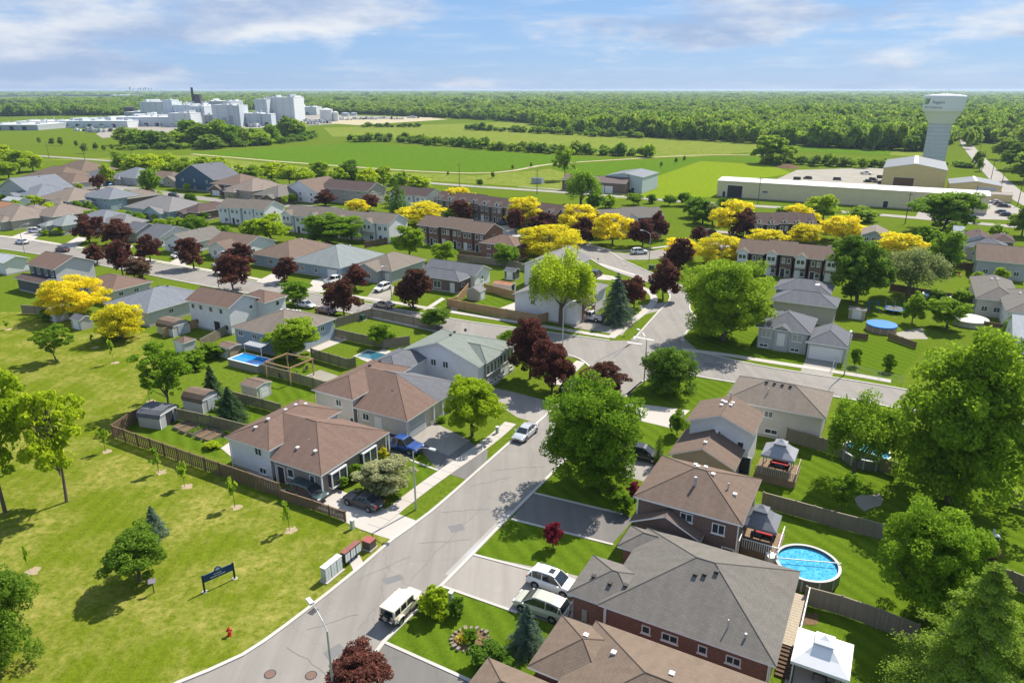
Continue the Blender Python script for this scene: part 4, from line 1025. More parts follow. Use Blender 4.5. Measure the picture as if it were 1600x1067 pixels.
def make_tree(style, seed, n, leaf):
    """unit tree: height 1, crown width 1, base at the origin. returns crown quads, var, trunk MB"""
    rg = np.random.default_rng(seed)
    tm = MB(); Q, VAR = [], []
    def lobes(cs, rs, per, flat=1.0, hang=0.0, lo=.45):
        for c, r, k in zip(cs, rs, per):
            if k < 1: continue
            d = unit(rg, k); rad = rg.uniform(lo, 1.0, (k, 1)) ** .6
            p = d * rad * r; p[:, 2] *= flat
            if hang: p[:, 2] -= hang * rg.random(k) ** 2 * (1 + p[:, 2] * 0)
            nn = d.copy(); nn[:, 2] += .35
            Q.append(leaf_quads(c + p, nn, leaf, rg)); VAR.append(np.clip(rg.normal(.45, .22, k) + rg.normal(0, .13), 0, 1))
    def limbs(cs, z0, r0, top, k=9):
        bend = rg.normal(0, .015, 2)
        tm.tube([(0, 0, -.01), (bend[0], bend[1], z0), (bend[0] * 2, bend[1] * 2, (z0 + top) / 2), (0, 0, top)], [r0 * 1.25, r0, r0 * .7, r0 * .25], 7)
        idx = rg.permutation(len(cs))[:k]
        for i in idx:
            c = cs[i]; s = rg.uniform(z0 * .9, max(z0 * 1.05, min(top * .8, c[2])))
            s = min(s, c[2])
            m = np.array([c[0] * .5, c[1] * .5, s * .45 + c[2] * .55 - .02])
            tm.tube([(0, 0, s), tuple(m), tuple(c)], [r0 * .5, r0 * .33, r0 * .12], 5)
    if style in ('round', 'oval', 'dense', 'dome', 'airy'):
        zc, rz, z0 = {'round': (.56, .43, .2), 'oval': (.54, .45, .16), 'dense': (.47, .50, .08), 'dome': (.44, .54, .05), 'airy': (.57, .43, .2)}[style]
        # a handful of big limb masses, each with its own shell of small leafy lobes: uneven outline, light and dark clumps
        nm = {'round': 15, 'oval': 15, 'dense': 26, 'dome': 9, 'airy': 14}[style]
        d = unit(rg, nm); d[:, :2] /= np.linalg.norm(d[:, :2], axis=1)[:, None]; zz_ = np.clip(np.linspace(-.9, 1, nm) + rg.normal(0, .1, nm), -.98, .99); d = np.column_stack([d[:, :2] * np.sqrt(1 - zz_ ** 2)[:, None], zz_])
        d /= np.linalg.norm(d, axis=1)[:, None]
        lo_, hi_ = (.52, .80) if style in ('dense', 'round', 'oval') else (.42, .70)
        mc = d * rg.uniform(lo_, hi_, (nm, 1)) * np.array([.36, .36, rz]) + np.array([0, 0, zc])
        mr = rg.uniform(.13, .21, nm) if style != 'airy' else rg.uniform(.09, .165, nm)
        per_m = {'round': 13, 'oval': 13, 'dense': 14, 'dome': 9, 'airy': 8}[style]
        cs, rs = [], []
        for c_, r_ in zip(mc, mr):
            dd = unit(rg, per_m); dd[:, 2] = np.where(dd[:, 2] < -.6, -dd[:, 2], dd[:, 2])
            q_ = c_ + dd * r_ * rg.uniform(.65, 1.12, (per_m, 1)) * np.array([1, 1, .9])
            cs.append(q_); rs.append(r_ * rg.uniform(.26, .5, per_m))
        cs = np.concatenate(cs); rs = np.concatenate(rs)
        cs[:, 2] = np.clip(cs[:, 2], .03 if style in ('dense', 'dome') else .12, None)
        w = rs ** 1.7; per = (n * w / w.sum()).astype(int)
        for c, r, k in zip(cs, rs, per): lobes([c], [r], [k], .8 if style != 'airy' else .62)
        # inner fill so the crown is not hollow
        k = n // (9 if style != 'airy' else 30)
        p = unit(rg, k) * (rg.random((k, 1)) ** .5) * np.array([.27, .27, rz * .66]) + np.array([0, 0, zc])
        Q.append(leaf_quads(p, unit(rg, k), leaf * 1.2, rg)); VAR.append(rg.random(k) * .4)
        if style != 'dome': limbs(cs, z0, .02 if style != 'airy' else .012, .78, 26 if style == 'airy' else 8)
        else: limbs(cs, .12, .02, .5, 6)
    elif style == 'locust':
        nl = 70
        a = rg.uniform(0, 2 * math.pi, nl); zz = rg.uniform(.26, .95, nl)
        prof = np.interp(zz, [.2, .38, .6, .82, 1], [.24, .40, .45, .36, .12])
        rr = prof * rg.uniform(.35, 1.0, nl) ** .7
        cs = np.stack([np.cos(a) * rr, np.sin(a) * rr, zz - rr * .12], 1)
        rs = rg.uniform(.08, .15, nl); w = rs ** 2; per = (n * w / w.sum()).astype(int)
        for c, r, k in zip(cs, rs, per): lobes([c], [r], [k], .58, lo=.2)
        limbs(cs, .2, .018, .75, 16)
    elif style == 'willow':
        nl = 48
        d = unit(rg, nl); d[:, 2] = np.abs(d[:, 2]) * 1.1 - .25
        cs = d * rg.uniform(.45, 1, (nl, 1)) * np.array([.38, .38, .36]) + np.array([0, 0, .6])
        rs = rg.uniform(.07, .13, nl); per = np.full(nl, n // nl)
        for c, r, k in zip(cs, rs, per): lobes([c], [r], [k], 1.1, hang=.22, lo=.2)
        limbs(cs, .2, .024, .75, 16)
    elif style in ('spruce', 'column', 'larch'):
        tiers = {'spruce': 17, 'column': 16, 'larch': 20}[style]
        tm.tube([(0, 0, -.01), (0, 0, .5), (0, 0, .98)], [.028, .018, .004], 6)
        for i in range(tiers):
            f = i / (tiers - 1)
            z = .07 + .9 * f
            R = (.5 * (1 - f) ** .85 + .02) if style != 'column' else .46 * math.sin(math.pi * min(1, .12 + .88 * f)) ** .6 + .03
            nb = max(4, int((11 if style != 'larch' else 9) * (1 - f * .6)))
            per = max(3, int(n / tiers / nb * (1.5 - f)))
            for k in range(nb):
                a = 2 * math.pi * (k + rg.uniform(-.3, .3)) / nb + i * .7
                Rk = R * rg.uniform(.72, 1.08)
                t = rg.random(per) ** .7
                droop = -.10 * t * t * R * 2 + (.05 * t if style == 'column' else 0)
                p = np.stack([np.cos(a) * Rk * t, np.sin(a) * Rk * t, z + droop], 1)
                wd = .055 * (1 - .5 * t) * (1.3 - f)
                p += rg.normal(0, 1, (per, 3)) * np.stack([wd, wd, wd * .35], 1)
                nn = np.tile([np.cos(a) * .5, np.sin(a) * .5, 1.0], (per, 1))
                Q.append(leaf_quads(p, nn, leaf, rg, .6, .6)); VAR.append(np.clip(.15 + .6 * t + rg.normal(0, .15, per), 0, 1))
                if style == 'larch' and i % 2 == 0: tm.tube([(0, 0, z), (math.cos(a) * Rk * .9, math.sin(a) * Rk * .9, z - .05 * R)], [.006, .002], 4)
    elif style == 'sapling':
        nl = 12; cs = np.stack([rg.normal(0, .13, nl), rg.normal(0, .13, nl), rg.uniform(.42, .95, nl)], 1)
        lobes(cs, rg.uniform(.09, .17, nl), [n // nl] * nl, .8, lo=.1)
        limbs(cs, .35, .016, .9, 8)
    Q = np.concatenate(Q); VAR = np.concatenate(VAR)
    # normalise the crown to height 1 and width 1
    zmax = Q[:, :, 2].max(); wid = np.percentile(np.abs(Q[:, :, :2]), 99.0) * 2
    s = np.array([1 / wid, 1 / wid, 1 / zmax]) if style != 'sapling' else np.array([.8 / wid, .8 / wid, 1 / zmax])
    Q = Q * s; Q[:, :, 2] = np.maximum(Q[:, :, 2], .01)
    tm.v = [(x * s[0], y * s[1], z * s[2]) for x, y, z in tm.v]
    return Q, VAR, tm
PROTO = {}
LOD = {0: (24000, .030), 1: (8000, .050), 2: (2200, .095), 3: (62000, .0195)}
def proto(style, variant, lod, leafk):
    key = (style, variant, lod)
    if key not in PROTO:
        n, lf = LOD[lod]
        k = {'airy': .42, 'willow': .85, 'sapling': .03, 'locust': .8, 'column': .35, 'dome': .6, 'larch': 1.3}.get(style, 1.0)
        lf *= {'sapling': 2.6, 'airy': .95, 'spruce': .9, 'column': 1.5, 'larch': .75, 'dome': 1.2, 'willow': .85}.get(style, 1.0)
        q, v, tm = make_tree(style, hash((style, variant)) % 1000 if False else sum(map(ord, style)) * 7 + variant * 131 + lod, int(n * k), lf)
        PROTO[key] = (q, v, tm.mesh('trunk', BARK, smooth=True), {})
    q, v, t, by = PROTO[key]
    if 'm' not in by: by['m'] = quads_mesh('crown', q, v, LEAF['green'])
    return by['m'], t
RT = random.Random(5)
NTREE = [0]
def tree(name, style, leafk, base, vtop, wpx, label, group=None, lod=None, cat='tree', pale=False):
    x, y = W(*base); dcam = dist(*base)
    h0 = max(.5, height_at(y, vtop)); w = wpx / FPX * dcam
    t_ = (CAM_H - h0 / 2) / math.hypot(x, y); cf, sf = 1 / math.hypot(1, t_), t_ / math.hypot(1, t_)
    zc_, a_, b_ = {'spruce': (.3, .3, .25), 'larch': (.3, .3, .25), 'column': (.5, .45, .35)}.get(style, (.6, .38, .40))
    lo_, hi_ = .45 * h0, h0
    for _ in range(24):                       # crown seen from above: its far side shows over its top
        h = (lo_ + hi_) / 2
        if zc_ * h * cf + math.hypot(a_ * h * cf, b_ * w * sf) > h0 * cf: hi_ = h
        else: lo_ = h
    if style in ('spruce', 'larch', 'column'): h = h0
    if lod is None: lod = 0 if wpx > 74 else (1 if wpx > 30 else 2)
    cm, tmesh = proto(style, NTREE[0] % 3 if lod != 3 else NTREE[0] % 2, lod, leafk); NTREE[0] += 1
    r = empty(name, (x, y, 0), RT.uniform(0, 6.28), label, cat, group)
    k = RT.uniform(.96, 1.06)
    r.scale = (w * k, w / k, h)
    link('trunk', tmesh, r); set_mat(link('crown', cm, r), LEAF[leafk])
    return r
T = tree
# near trees
T('maple_tree', 'dense', 'green', (923, 758), 590, 136, 'huge rounded green maple beside the main road opposite the silver sedan', lod=3)
T('maple_tree', 'dense', 'green', (1482, 784), 508, 186, 'tallest massive green tree over the backyards on the right', lod=3)
T('maple_tree', 'dense', 'green', (1442, 968), 786, 138, 'bright green maple beside the swimming pool lawn', lod=3)
T('larch_tree', 'larch', 'larch', (1500, 1105), 880, 210, 'feathery pale conifer in the bottom corner behind white canopy', lod=3)
T('maple_tree', 'round', 'fresh', (1602, 1092), 962, 100, 'light green tree cut by the bottom right corner')
T('maple_tree', 'dense', 'deep', (-14, 1052), 858, 135, 'dark dense maple cut by the bottom left edge', lod=3)
T('birch_tree', 'willow', 'fresh', (1332, 752), 610, 98, 'loose drooping birch hiding the half-seen blue pool', lod=0)
T('small_tree', 'airy', 'green', (1312, 803), 738, 48, 'small bushy tree below the drooping birch')
T('maple_tree', 'dense', 'deep', (1042, 612), 540, 78, 'dark round maple on the corner lawn by lamp post', lod=0)
T('maple_tree', 'oval', 'crimson', (862, 614), 530, 70, 'front crimson maple of the pair at the street corner', lod=0)
T('maple_tree', 'oval', 'crimson', (828, 592), 497, 66, 'rear crimson maple of the pair beside green-roofed house', lod=0)
T('maple_tree', 'round', 'crimson', (946, 622), 566, 74, 'crimson maple partly hidden behind the huge green maple', lod=0)
T('maple_tree', 'round', 'lime', (738, 681), 588, 82, 'yellow-green maple on the lawn by the shared driveway', lod=0)
T('dappled_willow', 'dome', 'cream', (603, 772), 712, 86, 'cream-leaved domed shrub tree in front of bay window', lod=0)
T('locust_tree', 'airy', 'lime', (104, 784), 600, 108, 'tall airy yellow-green tree in the park', lod=0)
T('locust_tree', 'airy', 'lime', (8, 800), 562, 125, 'airy yellow-green tree at the park edge, cut by photo', lod=0)
T('park_tree', 'airy', 'green', (264, 640), 538, 86, 'open-crowned green tree behind the grey arched shed', lod=0)
T('park_tree', 'airy', 'green', (88, 563), 508, 54, 'small open tree alone on upper park grass', lod=0)
T('park_tree', 'round', 'deep', (219, 908), 826, 82, 'round dark lollipop tree left of the blue park sign', lod=0)
T('spruce_tree', 'spruce', 'blue', (243, 838), 790, 36, 'small blue spruce beside round park tree')
for (b, vt, w_, lab) in [((165, 705), 668, 22, 'fourth sapling from the driveway along the park fence'), ((248, 738), 697, 22, 'third sapling from the driveway along the park fence'),
        ((289, 760), 719, 20, 'sapling with mulch ring midway along the park fence'), ((367, 792), 746, 24, 'second sapling from the driveway along the park fence'), ((452, 828), 780, 24, 'sapling nearest the driveway end of park fence'),
        ((46, 893), 850, 9, 'bare thin sapling left of the round park tree'), ((234, 627), 592, 22, 'sapling with mulch ring behind the arched shed'), ((146, 543), 522, 10, 'thin sapling near the small open park tree'),
        ((11, 515), 500, 10, 'thin sapling at the park photo edge'), ((178, 567), 528, 12, 'thin sapling below the yellow round tree')]:
    T('sapling', 'sapling', 'fresh', b, vt, w_, lab, 'park saplings')
    x, y = W(*b); mm = MB(); nn = 14; rr = [.55 + RT.uniform(-.12, .25) for _ in range(nn)]
    mm.face([(x + .25 + math.cos(6.283 * k / nn) * rr[k], y + math.sin(6.283 * k / nn) * rr[k], .012) for k in range(nn)])
    structure(mm.build('mulch_patch', MULCH))
T('spruce_tree', 'spruce', 'blue', (823, 1012), 944, 58, 'blue spruce on the lawn below the green minivan', lod=0)
T('small_tree', 'round', 'deep', (770, 1042), 1000, 58, 'dark leafy bush tree at the bottom lawn', lod=1)
T('maple_tree', 'round', 'crimson', (552, 1104), 1016, 112, 'crimson maple crown at the bottom edge by lamp post', lod=0)
T('maple_tree', 'round', 'red', (864, 856), 815, 30, 'small bright red Japanese maple on front lawn', lod=1)
T('maple_tree', 'round', 'brown', (1536, 905), 843, 34, 'reddish small tree behind the pool-side maple', lod=1)
for (st, lf, b, vt, w_, lab) in [('dome', 'deep', (714, 963), 932, 27, 'dark cone-shaped clipped shrub beside utility pedestal'), ('dome', 'lime', (680, 962), 915, 46, 'yellow-green grassy shrub in front of the parked jeep'),
        ('dome', 'green', (968, 800), 767, 38, 'clipped green shrub at the foot of black driveway'), ('dome', 'red', (991, 776), 752, 20, 'dark red shrub by the brick house entrance'), ('column', 'deep', (1028, 727), 679, 15, 'slim columnar cedar beside black car'),
        ('dome', 'green', (533, 761), 741, 24, 'rounded shrub beside the porch corner'), ('dome', 'green', (556, 750), 724, 26, 'rounded shrub under the bay window'), ('dome', 'goldgreen', (597, 716), 698, 22, 'golden shrub beside the blue pickup'), ('dome', 'green', (626, 724), 712, 15, 'low green shrub at the driveway edge'),
        ('dome', 'green', (735, 1000), 980, 24, 'leafy shrub in the stone-edged flower bed'), ('dome', 'lime', (1572, 912), 892, 36, 'yellow-green shrub by the far right board fence'), ('dome', 'deep', (350, 640), 622, 24, 'dark shrub beside yard spruces'),
        ('dome', 'lime', (330, 700), 688, 24, 'lime patio shrub beside white house corner'), ('dome', 'green', (175, 530), 508, 32, 'green bush below garden sheds'), ('dome', 'green', (75, 500), 482, 30, 'bush at the corner of the far park fence'), ('dome', 'fresh', (330, 558), 535, 50, 'leafy bush next to the rectangular pool'), ('dome', 'green', (300, 575), 548, 52, 'dark bush between park and rectangular pool'),
        ('dome', 'green', (690, 660), 650, 16, 'low shrub by the pale garage door'), ('dome', 'green', (800, 540), 515, 44, 'leafy hedge shrub behind green-roofed house'), ('dome', 'green', (930, 596), 585, 12, 'small shrub near the junction'), ('dome', 'green', (1335, 572), 543, 16, 'round bush on the fenced lawn, nearer the grey raised bungalow'), ('dome', 'green', (1388, 580), 552, 20, 'round bush on the fenced lawn, nearer the tallest tree')]:
    T('shrub', st, lf, b, vt, w_, lab, lod=1, cat='shrub')
T('small_tree', 'round', 'green', (1058, 680), 641, 32, 'small round tree at the pale concrete driveway', lod=1)
T('spruce_tree', 'spruce', 'spruce', (333, 620), 570, 34, 'taller dark spruce beside gambrel shed', lod=1)
T('spruce_tree', 'spruce', 'spruce', (362, 658), 604, 50, 'wide dark spruce on the raised-bed yard', lod=0)
T('locust_tree', 'locust', 'gold', (118, 494), 431, 98, 'spreading golden locust by the park sheds', lod=0)
T('golden_tree', 'dense', 'goldgreen', (193, 530), 472, 64, 'round golden-green tree at the park edge', lod=0)
T('maple_tree', 'round', 'fresh', (455, 562), 497, 82, 'round green maple in front of pale blue house', lod=0)
T('small_tree', 'round', 'fresh', (597, 542), 505, 40, 'small green tree in the fenced patio yard')
T('maple_tree', 'round', 'deep', (680, 513), 480, 46, 'round maple beside the cross road near green-grey roof')
T('maple_tree', 'round', 'green', (463, 476), 439, 46, 'green maple over parked cars on the cross road')
T('willow_tree', 'willow', 'lime', (876, 508), 384, 94, 'tall pale willow beside the cross road lamp', lod=0)
T('spruce_tree', 'spruce', 'blue', (963, 504), 426, 54, 'big blue spruce on the corner lot', lod=0)
T('maple_tree', 'dense', 'fresh', (1130, 532), 398, 122, 'large bright green maple on the far corner lawn', lod=3)
T('maple_tree', 'oval', 'deep', (1338, 474), 366, 96, 'tall dark maple behind the trampoline', lod=0)
T('willow_tree', 'willow', 'grey', (1418, 464), 382, 90, 'grey-green willow right of the tall dark maple', lod=0)
# crimson maples along the streets
for (b, vt, w_, lab) in [((140, 379), 334, 44, 'crimson maple nearest the white parked car on the cross road'), ((184, 384), 341, 48, 'second tall crimson maple along the cross road lawns'), ((152, 413), 379, 30, 'small crimson maple beside the white-sided two-storey house'),
        ((193, 432), 372, 38, 'slim crimson maple beside the brownish shrub tree'), ((235, 409), 365, 36, 'crimson maple in front of low dark-roofed house'), ((303, 420), 371, 46, 'crimson maple in front of grey gable bungalow'),
        ((365, 454), 394, 52, 'tall crimson maple beside the white two-storey semi'), ((380, 424), 378, 42, 'crimson maple before the brown cross-gable bungalow'), ((446, 441), 402, 40, 'crimson maple before the brown hip-roofed blue bungalow'),
        ((538, 495), 432, 54, 'tall crimson maple at the road fence near parked dark car'), ((556, 453), 412, 40, 'crimson maple beside the grey front-gable bungalow'), ((646, 482), 420, 58, 'wide crimson maple in front of brown brick bungalow'),
        ((990, 482), 430, 40, 'crimson maple right of the big blue spruce'), ((1036, 469), 403, 48, 'crimson maple on the inside of the road bend'), ((1058, 430), 371, 46, 'crimson maple with golden locust behind, above the bend'),
        ((1004, 386), 340, 44, 'crimson maple in front of the charcoal townhouses'), ((1028, 374), 328, 32, 'narrow crimson maple behind the curved lamp'), ((1092, 382), 352, 26, 'small crimson maple beside red car'), ((1160, 374), 324, 42, 'crimson maple against golden locust by dormered row'),
        ((914, 382), 338, 36, 'dark crimson maple between two golden locusts'), ((722, 347), 311, 36, 'crimson maple between golden locusts at the brick row'), ((806, 364), 324, 28, 'crimson maple below the golden locust by dormers'), ((850, 364), 330, 40, 'broad crimson maple beside dormered brick end'),
        ((508, 322), 296, 30, 'crimson maple behind white townhouse roof'), ((578, 330), 303, 30, 'crimson maple right of small golden locust'), ((155, 296), 272, 22, 'crimson bush by the blue car')]:
    T('maple_tree', 'oval', 'crimson', b, vt, w_, lab, 'crimson street maples')
T('shrub_tree', 'dome', 'brown', (222, 436), 402, 44, 'brownish rounded shrub tree by the cross road')
# golden locusts
for (b, vt, w_, lab) in [((660, 352), 315, 68, 'golden locust in front of brown-roofed white block'), ((718, 332), 291, 52, 'golden locust touching the dark dormered roof'), ((820, 357), 306, 58, 'golden locust before the middle dormers'), ((903, 368), 319, 64, 'golden locust beside the dormered end block'),
        ((957, 384), 332, 60, 'golden locust on the junction lawn behind curved lamp'), ((858, 402), 351, 96, 'widest golden locust behind the tall pale willow'), ((1145, 368), 312, 66, 'golden locust left of the long shed row'), ((1122, 414), 365, 82, 'wide golden locust above the large bright maple'), ((1062, 404), 371, 50, 'golden locust half behind crimson maple at bend'),
        ((1246, 362), 319, 54, 'golden locust before the dark dormered townhouses'), ((1198, 388), 357, 62, 'low golden locust above white gable bays'), ((1256, 382), 349, 48, 'golden locust right of the low golden one'), ((1313, 377), 336, 68, 'golden locust left of tan gable house'), ((1404, 408), 362, 74, 'golden locust behind the grey-green willow'), ((558, 334), 311, 38, 'small golden locust behind the long townhouses')]:
    T('locust_tree', 'locust', 'gold', b, vt, w_, lab, 'golden locusts', lod=1 if w_ < 80 else 0)
# other greens of the middle distance
for (st, lf, b, vt, w_, lab) in [('dense', 'green', (1476, 422), 358, 48, 'green tree beside the slate beige bungalow'), ('round', 'green', (1474, 362), 298, 90, 'large tree in front of the long shed right end'), ('round', 'lime', (1285, 346), 302, 52, 'lime tree in front of long shed'), ('round', 'fresh', (1478, 514), 466, 56, 'green tree between the two covered pools'), ('oval', 'fresh', (1425, 506), 454, 34, 'young tree right of the trampoline'), ('round', 'green', (1442, 400), 350, 40, 'green tree between golden locust and slate bungalow'),
        ('column', 'deep', (622, 342), 284, 32, 'dark conical cedar between townhouse rows'), ('round', 'fresh', (640, 402), 352, 48, 'green tree at the end of the longest townhouse row'), ('round', 'fresh', (697, 410), 376, 38, 'round tree in front of the brick row'), ('dense', 'green', (790, 414), 380, 40, 'round tree before the brick end house'), ('round', 'lime', (425, 377), 335, 64, 'lime bush tree before the white townhouses'), ('round', 'fresh', (400, 374), 340, 44, 'bush tree between townhouses and cross-gable bungalow'),
        ('round', 'green', (512, 383), 331, 92, 'wide green tree before the longest townhouse row'), ('dense', 'green', (305, 361), 335, 36, 'round green tree right of dark brown chimney house'), ('oval', 'lime', (95, 367), 353, 20, 'small lime lawn tree on the cross road'), ('dense', 'green', (236, 299), 262, 30, 'dense oval green tree between grey and white-garage houses'), ('oval', 'lime', (170, 290), 256, 24, 'lime tree in front of grey two-gable house'), ('round', 'lime', (55, 327), 304, 28, 'lime bush tree among back-to-back roofs'), ('column', 'lime', (421, 315), 293, 17, 'lime conical tree on the lawn before grey brick house'),
        ('airy', 'fresh', (882, 282), 225, 36, 'tall thin tree at the storage building'), ('willow', 'green', (908, 326), 262, 54, 'drooping tree beside brown storage building'), ('dome', 'green', (1098, 350), 312, 40, 'bushy tree right of the charcoal townhouses'), ('willow', 'grey', (1113, 352), 316, 36, 'grey-green drooping tree near first golden locust by shed'), ('round', 'green', (990, 320), 301, 26, 'round tree beside the far road pole'), ('dense', 'deep', (549, 288), 249, 32, 'dark tree among yellow-green row'), ('dome', 'deep', (750, 290), 280, 10, 'single round bush on the far road verge'),
        ('dome', 'green', (1018, 318), 303, 18, 'small tree on the far road verge'), ('dome', 'fresh', (217, 346), 332, 24, 'bright bush behind very wide grey roof'), ('dome', 'fresh', (135, 328), 320, 22, 'bush beside large tan hip roof'), ('dome', 'lime', (245, 346), 334, 16, 'small lime bush left of chimney house'), ('dome', 'fresh', (62, 292), 274, 18, 'bush in front of brown hip house'), ('dome', 'fresh', (1205, 256), 211, 66, 'big lone yellow-green bush beside the gravel yard'), ('round', 'fresh', (1345, 345), 322, 46, 'tree behind the tan gable house'),
        ('dense', 'green', (1085, 340), 306, 34, 'dense tree at the end of the charcoal townhouses'), ('round', 'green', (1072, 322), 300, 28, 'round tree beside the far road above charcoal roof'), ('dense', 'deep', (1128, 338), 308, 30, 'dark tree left of the golden locust near shed'), ('round', 'fresh', (1045, 322), 303, 22, 'light tree behind the charcoal roof'), ('round', 'green', (930, 330), 300, 30, 'tree between drooping tree and charcoal roof'), ('dense', 'fresh', (952, 325), 304, 22, 'low tree behind charcoal roof end'),
        ('round', 'green', (1330, 470), 440, 30, 'small tree behind slate hip roofs'), ('dense', 'green', (1375, 440), 405, 34, 'tree between tall dark maple and willow'), ('round', 'fresh', (1500, 480), 452, 30, 'tree beside the beige-grey covered pool'), ('dense', 'deep', (1462, 480), 452, 26, 'bushy tree beside white-rimmed pool'), ('dense', 'green', (705, 345), 322, 24, 'green tree between brick row and golden locust'), ('round', 'fresh', (738, 342), 316, 26, 'slim light tree beside the brick court'), ('dense', 'green', (1225, 350), 322, 28, 'green tree between golden locusts by dormers'), ('round', 'green', (350, 380), 352, 30, 'green tree behind the brown cross-gable bungalow'), ('round', 'fresh', (275, 360), 338, 28, 'light tree behind grey gable bungalow')]:
    T('maple_tree' if st in ('round', 'dense', 'oval') else 'yard_tree', st, lf, b, vt, w_, lab)
for i, (h_, a_, lab_) in enumerate(YARDS):
    for k_ in range(3):
        fx_, fy_ = ((-.12, .8), (1.1, .1), (.5, -.22), (1.12, .7), (.3, 1.25))[(i + k_ * 2) % 4 if k_ < 2 else 4]
        lx, ly = a_.x0 + a_.w * fx_, a_.y0 + a_.d * fy_
        wx, wy = h_.o[0] + lx * h_.ax[0] + ly * h_.ay[0], h_.o[1] + lx * h_.ax[1] + ly * h_.ay[1]
        st_ = ('dome', 'round', 'dense')[k_]
        cm, tmesh = proto(st_, i % 3, 2, 'fresh')
        stem = ' '.join(lab_.split()[:11])
        r_ = empty('yard_shrub' if k_ == 0 else 'yard_tree', (wx, wy, 0), RT.uniform(0, 6), ('low shrub beside ', 'small tree beside ', 'leafy tree behind ')[k_] + stem, 'shrub' if k_ == 0 else 'tree', 'yard plants of the far rows')
        w_ = (RT.uniform(1.6, 2.8), RT.uniform(2.4, 3.6), RT.uniform(3.2, 5.2))[k_]
        r_.scale = (w_, w_, w_ * (.75 if k_ == 0 else 1.2))
        link('trunk', tmesh, r_); set_mat(link('crown', cm, r_), LEAF[('fresh', 'green', 'lime', 'deep', 'fresh')[(i + k_) % 5]])
# yellow-green screen of trees behind the house rows
SPOT = ['first', 'second', 'third', 'fourth', 'fifth', 'sixth', 'seventh', 'eighth', 'ninth', 'tenth', 'eleventh', 'twelfth', 'thirteenth', 'fourteenth', 'fifteenth', 'sixteenth', 'seventeenth', 'eighteenth', 'nineteenth', 'twentieth']
xs_ = [190, 215, 238, 262, 290, 318, 345, 372, 398, 425, 452, 478, 500, 528, 575, 600, 628, 652]
for i, u in enumerate(xs_):
    vb = 264 + (u - 190) * .052 + (6 if i % 3 else 0)
    T('screen_tree', ('round', 'airy', 'dense')[i % 3] if u > 300 else 'dense', 'lime' if i % 4 else 'fresh', (u, vb + 6), vb - 26 - RT.uniform(0, 9) + (5 if u > 350 else 0), 34 + RT.uniform(-6, 8), SPOT[i] + ' tree, counted from the factory side, of the yellow-green screen behind houses', 'yellow-green screen trees', lod=2 if i % 2 else 1)
for i, (u, vb, w_) in enumerate([(5, 262, 44), (30, 266, 50), (52, 264, 30), (14, 276, 34)]):
    T('screen_tree', 'round', 'lime', (u, vb + 4), vb - 36 + i * 4, w_, ['tallest', 'broadest', 'thinnest', 'lowest'][i] + ' tree of the lime clump at the far left photo edge', 'lime clump at photo edge', lod=1)
for i, (u, vb, vt, w_) in enumerate([(196, 224, 200, 26), (214, 226, 203, 26), (236, 228, 205, 26), (256, 228, 207, 24), (275, 226, 206, 22), (297, 224, 188, 30), (316, 226, 194, 34), (344, 226, 188, 30), (360, 226, 196, 26), (376, 224, 200, 28), (396, 222, 202, 26), (424, 220, 196, 20), (448, 214, 183, 24), (464, 214, 188, 22), (484, 213, 206, 20), (330, 230, 212, 28), (410, 224, 208, 26)]):
    T('screen_tree', 'dense', ('forest', 'fresh', 'green')[i % 3], (u, vb + 3), vt - 3, w_ * 1.3, SPOT[i] + ' tree in the belt standing in front of the white factory', 'trees before the factory', lod=2)
for i, (u, v_, h_) in enumerate([(62, 225, 8), (82, 228, 10), (96, 228, 12), (120, 230, 8), (133, 240, 14), (150, 235, 10), (163, 237, 8), (176, 236, 8), (700, 275, 5), (770, 279, 8), (801, 266, 6), (830, 262, 6), (1033, 262, 7), (1056, 256, 7), (1069, 252, 6)]):
    T('young_tree', 'oval', 'forest', (u, v_), v_ - h_ - 3, h_ * .8, SPOT[i] + ' young tree of the thin line along the far road, from photo edge', 'young trees along the far road', lod=2)
# trees beside the far right road
for i, (u, vb, vt, w_) in enumerate([(1590, 266, 222, 52), (1568, 250, 214, 40), (1600, 285, 238, 60), (1526, 262, 236, 16), (1530, 268, 246, 12), (1596, 370, 318, 40)]):
    T('roadside_tree', 'round', 'forest' if i else 'deep', (u, vb), vt, w_, ['big dark', 'middle', 'edge', 'narrow upright', 'smaller upright', 'lime verge'][i] + ' tree beside the straight road right of water tower', 'trees beside the straight road', lod=1)

